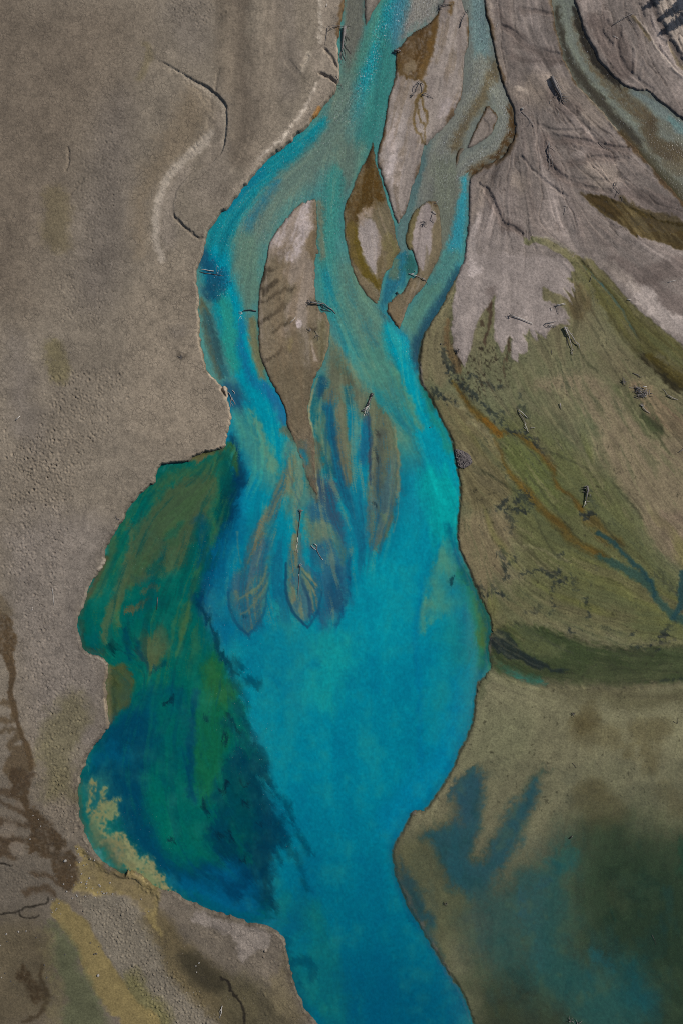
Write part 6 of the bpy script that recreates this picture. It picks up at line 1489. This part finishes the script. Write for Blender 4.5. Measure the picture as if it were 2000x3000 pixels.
wood('dead_branch', 'bent stick near the apex of the feather-patterned island', 'branch', [('branch', z((760, 150, .05), (815, 130, .1), (860, 50, .03)), .07, .04)], WOOD)
wood('root_stump', 'black stump with pale tip in the water left of the sand tongue between two channels', 'stump', [('trunk', [(1160, 858, .0), (1165, 861, .1)], .18, .12)] + fan_roots(1163, 860, 0, 5, 7, .07, 360), WETW)
# --- the fan
z = Z(1580, 200, 11.2)
wood('fallen_tree', 'big splintered dark tree on the upper fan, root end pointing up the slope', 'fallen tree',
     [('trunk', z((355, 355, .15), (440, 560, .2), (560, 800, .2), (680, 1060, .1)), .34, .20), ('trunk', z((430, 400, .2), (540, 620, .3), (640, 820, .25), (740, 1020, .1)), .12, .08, WOOD), ('trunk', z((480, 400, .15), (600, 600, .2), (720, 760, .15)), .10, .06, WOOD),
      ('branch', z((370, 350, .2), (280, 390, .15), (180, 440, .05)), .10, .03), ('branch', z((600, 840, .2), (700, 900, .3), (820, 880, .2)), .08, .04), ('branch', z((650, 950, .2), (760, 980, .3), (900, 960, .1)), .08, .04), ('branch', z((680, 1060, .2), (780, 1140, .2), (850, 1260, .05)), .09, .04),
      ('branch', z((660, 1040, .2), (650, 1130, .1), (680, 1230, .05)), .08, .04), ('branch', z((720, 1020, .2), (860, 1080, .2), (990, 1110, .05)), .08, .03), ('branch', z((560, 820, .1), (480, 900, .15), (460, 980, .05)), .07, .03), ('branch', z((600, 920, .1), (520, 980, .1), (500, 1080, .05)), .06, .03),
      ('branch', z((700, 980, .3), (800, 1020, .4), (900, 1000, .3)), .07, .03), ('branch', z((740, 1060, .2), (830, 1180, .2), (900, 1130, .1)), .07, .03), ('root', z((360, 350, .2), (400, 310, .3), (440, 240, .1)), .10, .05), ('root', z((360, 350, .2), (330, 330, .3), (290, 360, .2)), .11, .06), ('root', z((400, 360, .2), (480, 340, .3), (530, 350, .1)), .09, .04)], GREYW)
wood('dead_branch', 'small curled twig on the sand left of the splintered tree', 'branch', [('branch', z((300, 1190, .03), (310, 1120, .06), (350, 1060, .03)), .06, .04), ('branch', z((330, 1080, .03), (390, 1110, .03)), .04, .03)], WOOD)
z = Z(1480, 300, 6.53)
wood('dead_branch', 'long wandering twig below a round boulder on the upper fan', 'branch', [('branch', z((270, 215, .03), (310, 215, .05), (370, 270, .05), (440, 350, .05), (500, 430, .05), (515, 480, .02)), .07, .05), ('branch', z((270, 215, .03), (230, 270, .03)), .06, .04), ('branch', z((440, 350, .05), (450, 420, .05), (430, 465, .03), (400, 470, .02)), .06, .04)], WOOD)
wood('fallen_tree', 'thin dead tree lying straight down the fan below the long twig', 'fallen tree', [('trunk', z((810, 1000, .1), (820, 1100, .1), (825, 1200, .1), (825, 1300, .05)), .12, .06, GREYW), ('trunk', z((805, 990, .15), (850, 1070, .15), (885, 1140, .1), (885, 1230, .05)), .08, .05), ('branch', z((815, 860, .1), (800, 900, .2), (805, 990, .15)), .14, .12, GREYW), ('root', z((810, 880, .1), (790, 800, .15), (775, 760, .05)), .08, .04), ('root', z((815, 870, .1), (820, 800, .15), (815, 770, .05)), .07, .04), ('branch', z((830, 870, .1), (880, 890, .15), (930, 960, .05)), .07, .04), ('branch', z((790, 910, .1), (780, 950, .1)), .08, .05)], WOOD)
wood('dead_branch', 'slim stick on bare sand left of the leaning twig line, mid fan', 'branch', [('branch', z((1005, 215, .03), (998, 262, .03)), .06, .04)], PALE)
z = Z(1760, 20, 13.07)
wood('driftwood_log', 'thin log with twigs lying across the flood lines near the top right', 'log', [('trunk', z((410, 755, .05), (600, 630, .1), (780, 510, .12), (960, 400, .12), (1180, 300, .05)), .10, .06)] + twigs((1798, 69), (1848, 44), 7, 9, .05, 1) + twigs((1805, 65), (1835, 50), 4, 8, .05, -1) + [('branch', z((1090, 480, .1), (1150, 560, .1), (1240, 730, .03)), .06, .04)], GREYW)
wood('dead_branch', 'curved pale twig below the log near the top right', 'branch', [('branch', z((430, 1150, .03), (520, 1210, .06), (650, 1225, .03)), .07, .05)], PALE)
z = Z(1760, 480, 15.68)
wood('dead_branch', 'black forked branch just above the upper algae pool', 'branch', [('branch', z((565, 900, .1), (590, 1020, .15), (620, 1120, .15), (700, 1240, .1), (830, 1390, .05)), .09, .06), ('branch', z((700, 1280, .05), (660, 1420, .05), (590, 1590, .02)), .07, .04, WETW), ('branch', z((610, 1020, .1), (660, 960, .15), (700, 880, .1), (660, 855, .05)), .06, .04), ('branch', z((600, 1060, .1), (545, 1080, .05)), .06, .03)], GREYW)
wood('dead_branch', 'short dark twig right of the forked branch above the upper algae pool', 'branch', [('branch', z((870, 1540, .03), (920, 1630, .05), (970, 1710, .02)), .06, .04)], GREYW)
z = Z(1300, 0, 2.24)
wood('dead_branch', 'T-shaped twig left of the upper algae pool', 'branch', [('branch', z((795, 1355, .05), (790, 1385, .05), (778, 1415, .02)), .06, .04), ('branch', z((780, 1358, .05), (800, 1352, .05)), .06, .05)], WOOD)
wood('dead_branch', 'broken twigs beside the crooked groove right of the thin dead tree', 'branch', [('branch', z((1010, 930, .05), (1050, 970, .1), (1100, 992, .05)), .07, .05)] + twigs((1765, 428), (1792, 443), 4, 9, .05), GREYW)
wood('driftwood_log', 'white thin stick standing out on bare silt left of the third channel', 'log', [('trunk', [(1451, 82, .03), (1457, 70, .06)], .06, .04)], PALE)
# --- margin of the pale fan and the flats
z = Z(1440, 860, 5.6)
wood('driftwood_log', 'long straight white log with root ball on the tip of the pale fan', 'log', [('trunk', z((330, 378, .1), (430, 412, .12), (540, 455, .12), (655, 502, .08)), .12, .09, PALE)] + [(a, b, c, d, GREYW) for a, b, c, d in fan_roots(1493, 926, 180, 9, 9, .09, 330, .4)])
wood('driftwood_log', 'leaning log over a dark debris heap at the ragged edge of the pale fan', 'log', [('trunk', z((860, 502, .1), (930, 485, .15), (1010, 468, .12), (1045, 455, .08)), .11, .08)] + [('branch', [(1588 + random.uniform(0, 36), 951 + random.uniform(-2, 12), .05), (1588 + random.uniform(0, 36), 951 + random.uniform(-2, 12), .12)], .05, .04) for _ in range(16)], WOOD)
wood('driftwood_log', 'pair of pale poles bridging the dark notch in the pale fan', 'log', [('trunk', z((1040, 200, .1), (1110, 185, .12), (1192, 162, .05)), .09, .06, PALE), ('trunk', z((1050, 212, .1), (1120, 200, .1), (1195, 182, .05)), .08, .05, WOOD), ('root', z((1040, 200, .1), (1060, 230, .15), (1065, 290, .1), (1080, 350, .03)), .07, .04), ('root', z((1040, 205, .1), (1015, 215, .1)), .09, .05)], GREYW)
wood('dead_branch', 'short pale stick left of the pair of poles', 'branch', [('branch', z((950, 235, .05), (968, 300, .05)), .08, .05), ('branch', z((940, 240, .05), (960, 250, .08)), .06, .04, GREYW)], PALE)
z = Z(1640, 930, 18.09)
wood('fallen_tree', 'forked fallen tree with long shadow pointing down from the pale fan', 'fallen tree',
     [('trunk', z((175, 530, .15), (260, 720, .2), (330, 880, .2), (400, 980, .2)), .20, .15), ('trunk', z((400, 960, .2), (450, 1160, .2), (500, 1350, .2), (560, 1550, .15), (610, 1680, .1)), .12, .07), ('trunk', z((300, 600, .2), (400, 790, .3), (520, 940, .3), (640, 1100, .25), (740, 1280, .2)), .13, .10),
      ('branch', z((740, 1280, .2), (830, 1370, .2), (885, 1480, .15)), .10, .06), ('branch', z((860, 1350, .2), (950, 1450, .2), (985, 1560, .15), (960, 1680, .05)), .10, .05), ('branch', z((600, 1680, .1), (560, 1790, .15), (620, 1900, .1), (640, 2030, .03)), .09, .04), ('branch', z((580, 1830, .1), (540, 1980, .03)), .07, .04),
      ('branch', z((640, 1690, .1), (690, 1780, .05)), .06, .03), ('branch', z((540, 890, .3), (630, 895, .3)), .05, .03), ('root', z((175, 530, .2), (250, 560, .3), (330, 600, .3), (360, 560, .2)), .11, .06), ('root', z((180, 530, .2), (240, 640, .3), (280, 760, .2)), .12, .08), ('branch', z((340, 930, .1), (260, 980, .1), (220, 1000, .05)), .06, .03), ('branch', z((660, 1100, .2), (700, 1160, .25)), .08, .05)], WOOD)
wood('dead_branch', 'very thin upright twig beside the forked fallen tree', 'branch', [('branch', z((335, 1180, .05), (345, 1400, .05), (355, 1620, .02)), .045, .03)], GREYW)
z = Z(1820, 1090, 8.71)
def brush(cx, cy, rx, ry, n, label, mat_, pale):
    e = link('brush_pile', None); org = wpt(cx, cy); e.location = org
    for k in range(n):
        ox, oy, sp = random.choice(((-4, -3, 9), (4, 3, 8), (-10, -8, 6), (12, 6, 9), (2, 10, 6)))
        dx, dy = random.gauss(0, sp), random.gauss(0, sp * .6)
        x, y = cx + ox + dx, cy + oy + dy; rr = min(1.0, math.hypot((ox + dx) / rx, (oy + dy) / ry))
        th = random.gauss(0.55, 0.7); L = random.uniform(3, 10)
        h = 0.30 * (1 - rr * rr) * random.uniform(.3, 1.1)
        link('branch', limb_mesh('branch', [(x - math.cos(th) * L, y - math.sin(th) * L, h * .7), (x, y, h + .06), (x + math.cos(th) * L, y + math.sin(th) * L, h * .6)], random.uniform(.045, .08), .03, pale if random.random() < .55 else mat_, org), e)
    return tag(e, label, 'brush pile')
brush(1875, 1149, 25, 20, 80, 'heap of tangled bleached branches on the tan ridge at the right edge', GREYW, WOOD)
wood('driftwood_log', 'short white log on the top edge of the bleached branch heap', 'log', [('trunk', z((508, 375, .25), (607, 387, .25)), .13, .12)], PALE)
wood('driftwood_log', 'slender log with a long tip, right of the bleached branch heap', 'log', [('trunk', z((1150, 598, .1), (1230, 640, .15), (1310, 680, .12), (1412, 705, .05)), .13, .07), ('branch', z((1150, 598, .1), (1110, 510, .05), (1040, 432, .02)), .06, .03), ('branch', z((1190, 620, .1), (1260, 640, .1)), .08, .05)], WOOD)
wood('driftwood_log', 'log in the green pool just below the bleached branch heap', 'log', [('trunk', z((500, 850, .1), (540, 930, .1), (600, 985, .08), (700, 1050, .03)), .12, .07), ('root', z((500, 850, .1), (460, 865, .15)), .10, .06), ('root', z((510, 840, .1), (540, 860, .15), (580, 880, .1)), .08, .05)] + fan_roots(1876, 1186, -90, 5, 8, .07, 260), WOOD)
wood('root_stump', 'dark root tangle at the upstream tip of the tan ridge', 'stump', fan_roots(1825, 1118, 150, 8, 12, .08, 300), GREYW)
wood('dead_branch', 'broken sticks on the flat above the bleached branch heap', 'branch', [('branch', [(1851, 1093, .03), (1866, 1099, .08), (1873, 1106, .03)], .06, .04)] + twigs((1855, 1096), (1875, 1106), 6, 8, .05), GREYW)
z = Z(1480, 1190, 15.68)
wood('driftwood_log', 'pale pole crossing a dark wet hollow on the algae flat', 'log', [('trunk', z((575, 150, .1), (610, 210, .2), (750, 310, .2), (850, 410, .15), (975, 530, .05)), .09, .06)], PALE)
wood('driftwood_log', 'knotted grey log below the pale pole on the algae flat', 'log', [('trunk', z((590, 255, .1), (650, 380, .1), (760, 530, .12), (830, 680, .12), (860, 760, .1)), .11, .08, GREYW), ('trunk', z((860, 800, .1), (910, 940, .12), (970, 1060, .1), (990, 1120, .05)), .10, .06, PALE), ('branch', z((840, 720, .1), (880, 770, .15), (930, 810, .08)), .08, .05), ('root', z((990, 1120, .1), (1030, 1190, .05)), .08, .05), ('root', z((980, 1120, .1), (940, 1170, .05)), .06, .04), ('branch', z((830, 960, .05), (890, 1040, .05), (950, 1060, .05)), .07, .05)], WOOD)
wood('dead_branch', 'bracket-shaped stick right of the knotted grey log', 'branch', [('branch', z((1120, 1040, .0), (1160, 985, .15), (1250, 985, .18), (1320, 985, .15), (1315, 1050, .0)), .05, .04)], PALE)
wood('driftwood_log', 'small pale log end on the tan slope right of the knotted grey log', 'log', [('trunk', [(1637.5, 1182, .1), (1639.5, 1190, .1), (1641.5, 1199, .02)], .13, .06)], WOOD)
z = Z(1680, 1410, 15.68)
wood('root_stump', 'large dark overturned root plate in an algae hollow on the green flat', 'stump',
     [('trunk', z((560, 220, .2), (600, 420, .2), (560, 650, .15), (500, 900, .1)), .22, .14), ('trunk', z((500, 880, .1), (470, 1060, .15), (400, 1195, .08)), .12, .08, PALE), ('root', z((560, 220, .2), (450, 240, .25), (380, 220, .1)), .12, .05), ('root', z((600, 260, .2), (640, 400, .25), (660, 520, .1)), .14, .07), ('root', z((520, 330, .2), (420, 320, .2), (380, 390, .05)), .09, .04), ('root', z((490, 500, .1), (420, 480, .15), (370, 490, .05)), .08, .04),
      ('root', z((570, 400, .2), (560, 500, .3), (640, 480, .1)), .10, .05), ('branch', z((520, 900, .1), (600, 950, .15), (700, 930, .1)), .08, .05), ('branch', z((540, 1000, .1), (560, 1100, .1)), .07, .04), ('branch', z((700, 580, .1), (720, 640, .15), (680, 720, .05)), .09, .06)] , GREYW)
z = Z(1300, 750, 2.24)
wood('driftwood_log', 'short white stick beside the bare ground at the far right of the pale fan', 'log', [('trunk', z((1462, 176, .05), (1518, 160, .05)), .08, .06)], PALE)
wood('dead_branch', 'stub of pale wood on the dark scarp right of the green flat', 'branch', [('branch', z((1196, 288, .05), (1222, 290, .05)), .08, .06)], PALE)
wood('dead_branch', 'dark twig in the wet strip right of the pale lobes', 'branch', [('branch', z((952, 170, .03), (962, 145, .05), (968, 122, .02)), .07, .04)], GREYW)
wood('dead_branch', 'dark spiny twig right of the longest pale lobe', 'branch', [('branch', z((700, 620, .03), (706, 645, .05)), .07, .04)] + twigs((1613, 1028), (1615, 1038), 3, 6, .04), WETW)
wood('root_stump', 'dark stump at the left side of the long pale lobe', 'stump', fan_roots(1340, 1027, 200, 6, 9, .10, 300), WETW)
wood('dead_branch', 'ragged twigs on the tan ridge low at the right edge', 'branch', [('branch', z((1530, 1290, .03), (1555, 1275, .05), (1568, 1260, .03)), .06, .04)] + twigs((1983, 1326), (1998, 1315), 5, 8, .05), GREYW)
z = Z(1300, 1500, 2.24)
wood('root_stump', 'black spidery root on the tan flat south of the green pool', 'stump', fan_roots(1677, 2089, 90, 7, 12, .07, 300), WETW)
wood('dead_branch', 'two thin dark twigs at the far right of the tan flat', 'branch', [('branch', z((1525, 1390, .03), (1530, 1370, .05), (1528, 1355, .03)), .05, .03), ('branch', z((1500, 1372, .03), (1520, 1385, .03)), .05, .03)], WETW)
wood('dead_branch', 'thin dark twig near the blue streak on the tan flat', 'branch', [('branch', z((840, 1645, .03), (855, 1662, .05), (866, 1680, .03)), .05, .03)], WETW)
z = Z(1300, 2250, 2.24)
wood('driftwood_log', 'stubby dark log alone in the teal haze of the flooded flat', 'log', [('trunk', z((820, 462, .05), (832, 452, .1), (842, 442, .05)), .14, .08)], WETW)
wood('root_stump', 'drowned debris tangle at the bottom edge of the flooded flat', 'stump', fan_roots(1668, 2988, 20, 6, 14, .08, 300) + fan_roots(1690, 2996, 20, 5, 14, .08, 300), GREYW)
wood('dead_branch', 'black twig standing in the flooded flat at the right, below the tan shallows', 'branch', [('branch', z((1362, 1095, .03), (1380, 1130, .03), (1386, 1160, .03)), .06, .04)], WETW)
z = Z(650, 2250, 2.24)
wood('root_stump', 'small dark root on the drowned bank right of the main channel', 'stump', fan_roots(1304, 2646, 0, 6, 9, .07, 360), WETW)
# --- left terrace and lagoon
wood('driftwood_log', 'short white log alone on the left edge of the cracked terrace', 'log', [('trunk', [(53.8, 1232, .08), (60, 1226.5, .08), (67, 1220.5, .08)], .12, .11)], PALE)
wood('dead_branch', 'long thin white pole on the terrace left of the lagoon', 'branch', [('branch', [(159.4, 1723, .03), (161, 1748, .03), (163.5, 1773, .03)], .07, .04)], PALE)
wood('dead_branch', 'tiny white stick left of the brown runnel mouth on the terrace', 'branch', [('branch', [(102, 1776, .03), (99, 1786, .03)], .05, .04), ('branch', [(97, 1788, .03), (103, 1782, .04)], .05, .04)], PALE)
z = Z(0, 1500, 2.24)
wood('driftwood_log', 'dark sunken log upright in the green lagoon', 'log', [('trunk', z((1036, 560, -.02), (1034, 600, 0), (1030, 640, -.02)), .14, .10), ('branch', z((1028, 640, -.02), (1020, 690, -.03)), .05, .03)], WETW)
wood('dead_branch', 'dead shrub rooted in the top edge of the lagoon bank', 'branch', [('branch', z((810, 65, .1), (790, 45, .2), (770, 35, .15)), .06, .04)] + twigs((361, 1529), (342, 1514), 5, 9, .05), GREYW)
z = Z(620, 2920, 11.2)
wood('driftwood_log', 'bleached forked driftwood on the gravel at the bottom edge', 'log', [('trunk', z((375, 230, .1), (345, 330, .15), (355, 430, .15), (330, 500, .1), (300, 570, .1), (288, 650, .03)), .10, .07), ('branch', z((340, 330, .15), (300, 390, .15), (288, 490, .05)), .08, .05), ('branch', z((350, 440, .15), (320, 450, .1)), .07, .05)], PALE)
z = Z(0, 750, 2.24)
wood('root_stump', 'small dark star-shaped root on the cracked terrace near the river bend', 'stump', fan_roots(534, 1049, 0, 7, 10, .06, 360, .1), GREYW)

# --- a fallen block of root-matted soil on the right bank
def clod():
    bm = bmesh.new()
    z_ = Z(1310, 1290, 15.68)
    outline = z_((290, 380), (480, 400), (660, 450), (900, 560), (1040, 680), (1120, 850), (1150, 1060), (1030, 1140), (880, 1250), (780, 1310), (640, 1290), (450, 1220), (430, 1040), (400, 850), (360, 700), (310, 520))
    c = np.mean(np.array(outline), axis=0); org = wpt(c[0], c[1])
    rings = []
    for f in (1.0, 0.93, 0.82, 0.68, 0.52, 0.36, 0.18):
        ring = []
        pts = chaikin(np.array(outline), True, 2)
        for q in pts:
            x = c[0] + (q[0] - c[0]) * f + random.uniform(-1.3, 1.3) * (f < 1); y = c[1] + (q[1] - c[1]) * f + random.uniform(-1.3, 1.3) * (f < 1)
            p = wpt(x, y); h = (-.1 if f == 1 else 0.12 + 0.16 * (1 - f) + random.uniform(-.07, .07))
            ring.append(bm.verts.new((p.x - org.x, p.y - org.y, p.z - org.z + h)))
        rings.append(ring)
    n = len(rings[0])
    for a, b in zip(rings[:-1], rings[1:]):
        for k in range(n):
            bm.faces.new((a[k], a[(k + 1) % n], b[(k + 1) % n], b[k]))
    bm.faces.new(rings[-1])
    bmesh.ops.triangulate(bm, faces=bm.faces[:])
    bmesh.ops.subdivide_edges(bm, edges=bm.edges[:], cuts=1, fractal=0.6, seed=3)
    me = to_mesh(bm, 'mound', wood_material('matted_soil', (0.215, 0.185, 0.175), (0.07, 0.06, 0.058)), False)
    e = link('soil_clump', None); e.location = org
    link('mound', me, e)
    for k in range(12):
        a = random.uniform(0, 6.28); r = random.random() ** .5
        x, y = c[0] + math.cos(a) * 20 * r, c[1] + math.sin(a) * 24 * r; th = random.uniform(0, 3.14)
        link('root', limb_mesh('root', [(x, y, .2), (x + math.cos(th) * 4, y + math.sin(th) * 4, .24), (x + math.cos(th) * 8, y + math.sin(th) * 8, .18)], .05, .03, WOOD if k % 3 else GREYW, org), e)
    tag(e, 'mauve-brown clump of root-matted soil at the water edge of the right bank', 'soil clump')
clod()

# --- stones
def stone_mesh(mat_, seed):
    rnd = random.Random(seed)
    bm = bmesh.new(); bmesh.ops.create_icosphere(bm, subdivisions=2, radius=1.0)
    for v in bm.verts:
        v.co *= 1 + rnd.uniform(-.14, .14)
        v.co.z *= 0.75
    return to_mesh(bm, 'stone', mat_)
SM = [stone_mesh(STONE, k) for k in range(4)]; SD = [stone_mesh(DKSTONE, k + 9) for k in range(3)]
def stones(pts, meshes, r, label, group):
    for k, (x, y) in enumerate(pts):
        o = link('stone', meshes[k % len(meshes)])
        rr = r * random.uniform(.5, .85)
        o.location = wpt(x, y, rr * .25); o.scale = (rr * random.uniform(.8, 1.3), rr * random.uniform(.7, 1.0), rr * 1.1)
        o.rotation_euler = (0, 0, random.uniform(0, 6.28))
        tag(o, label, 'stone', group if len(pts) > 1 else None)
z = Z(180, 2460, 7.84)
stones(z((400, 175), (625, 235), (425, 300), (560, 355), (693, 410), (430, 510), (530, 570), (605, 545), (790, 435)), SM, .17, 'small pale stone on the ochre silt above the lagoon spill, near the water', 'stones on the silt near the lagoon')
stones(z((480, 765), (660, 865), (480, 960), (600, 940), (590, 995), (590, 1085), (735, 1100), (880, 1020), (905, 1052), (1135, 970)), SM, .17, 'small pale stone on the smooth ochre silt between brown stain and gravel', 'stones in the middle of the ochre silt')
stones(z((370, 1245), (390, 1270), (280, 1310), (800, 1300), (850, 1190), (945, 1175), (990, 1210), (1055, 1205), (1200, 1220), (575, 1270)), SM, .16, 'small pale stone where ochre silt meets the gravel band', 'stones along the gravel edge')
stones(z((230, 560), (75, 990), (315, 1015), (150, 1160), (270, 825)), SM, .17, 'small pale stone on the dark brown stain at the lower left', 'stones on the brown stain')
stones(z((115, 455)), SM, .42, 'pale lumpy boulder in the middle of the dark brown stain', None)
z = Z(0, 2250, 2.24)
stones(z((650, 1352)), SM, .28, 'grey rock alone on the ochre stream beside the gravel band', None)
stones(z((55, 1130), (300, 1283), (42, 1337), (80, 1390), (315, 1365), (433, 1215), (245, 1105)), SD, .17, 'small dark stone on the muddy flat at the bottom left corner', 'dark stones on the muddy flat')
stones(z((12, 1155), (50, 1080), (180, 1060), (20, 1365), (130, 1065)), SM, .17, 'small white stone on the muddy flat at the bottom left corner', 'white stones on the muddy flat')
stones(z((395, 880), (350, 855), (380, 915), (350, 940), (405, 950), (372, 925)), SM, .15, 'small pale stone at the head of the ochre stream', 'stones at the head of the ochre stream')
stones(z((640, 1210), (655, 1165), (850, 1440), (600, 1140), (625, 1213)), SD, .15, 'small dark stone beside the ochre stream along the gravel', 'dark stones along the ochre stream')
stones(z((1310, 1270), (1295, 1330), (980, 935), (930, 855), (1290, 1290)), SM, .15, 'small stone in the grey silty run below the lagoon', 'stones in the silty run')
stones(z((265, 325), (210, 455), (280, 370), (230, 300)), SM, .15, 'small stone where the brown runnel reaches the stain', 'stones by the brown runnel')
stones([(1526, 323)], SM, .30, 'round pale boulder on the upper fan beside the second channel', None)
stones([(1290, 1008), (1258, 1252)], SD, .14, 'tiny dark stone breaking the surface of the turquoise channel', 'stones in the channel')

# --- spruces outside the right-hand corner whose shadows fall on the pale sand
NEEDLE = wood_material('spruce_needles', (0.055, 0.085, 0.040), (0.020, 0.036, 0.018))
BARK = wood_material('spruce_bark', (0.17, 0.13, 0.10), (0.07, 0.05, 0.04))
def spruce_meshes(h, R, seed):
    rnd = random.Random(seed)
    bm = bmesh.new(); tube(bm, [Vector((0, 0, -.5)), Vector((0.03, 0, h * .35)), Vector((0, .03, h * .7)), Vector((0, 0, h))], .20, .02, 8)
    tr = to_mesh(bm, 'trunk', BARK)
    bm = bmesh.new()
    zz = 1.0
    while zz < h - .1:
        f = 1 - zz / h
        n = 7 if f > .3 else 5
        for k in range(n):
            a = 2 * math.pi * (k + rnd.random()) / n
            L = R * (f ** .62) * rnd.uniform(.6, 1.15) + .10
            d = Vector((math.cos(a), math.sin(a), 0)); s = Vector((-d.y, d.x, 0))
            steps = max(3, int(L / .16))
            for j in range(steps):
                t = (j + .6) / steps
                c = Vector((0, 0, zz)) + d * (L * t) + Vector((0, 0, -.35 * L * t * t + rnd.uniform(-.04, .04)))
                w = (.46 * (1 - t) + .16) * min(1.0, L)
                for sg in (-1, 1):
                    tip = c + s * (sg * w * rnd.uniform(.8, 1.3)) + d * (w * .5) + Vector((0, 0, -.10 * w))
                    v = [bm.verts.new(c - d * .05), bm.verts.new(tip), bm.verts.new(c + d * .13 + Vector((0, 0, .03)))]
                    bm.faces.new(v)
        zz += (.17 + .2 * f) * rnd.uniform(.6, 1.4)
    return tr, to_mesh(bm, 'crown', NEEDLE, False)
for k, (tx, ty, h, R, lb) in enumerate([(1890, 22, 11.0, 2.3, 'spruce beyond the corner whose shadow tip lies highest on the pale sand'), (1934, 56, 10.0, 2.1, 'spruce beyond the corner that throws the middle shadow on the pale sand'),
                                        (1936, 98, 9.0, 1.9, 'slim spruce beyond the corner that throws the lowest shadow on the pale sand'), (1975, 18, 12.0, 2.3, 'tall spruce standing behind the other spruces beyond the corner')]):
    L = (h - .3) / math.tan(SUN_EL) / U
    e = link('spruce_tree', None)
    bx, by = tx + L * math.cos(SUN_AZ), ty - L * math.sin(SUN_AZ)
    e.location = ((bx - 1000) * U, (1500 - by) * U, 0.4)
    tr, cr = spruce_meshes(h, R, 40 + k)
    link('trunk', tr, e); link('crown', cr, e)
    tag(e, lb, 'tree', 'spruces beyond the corner')
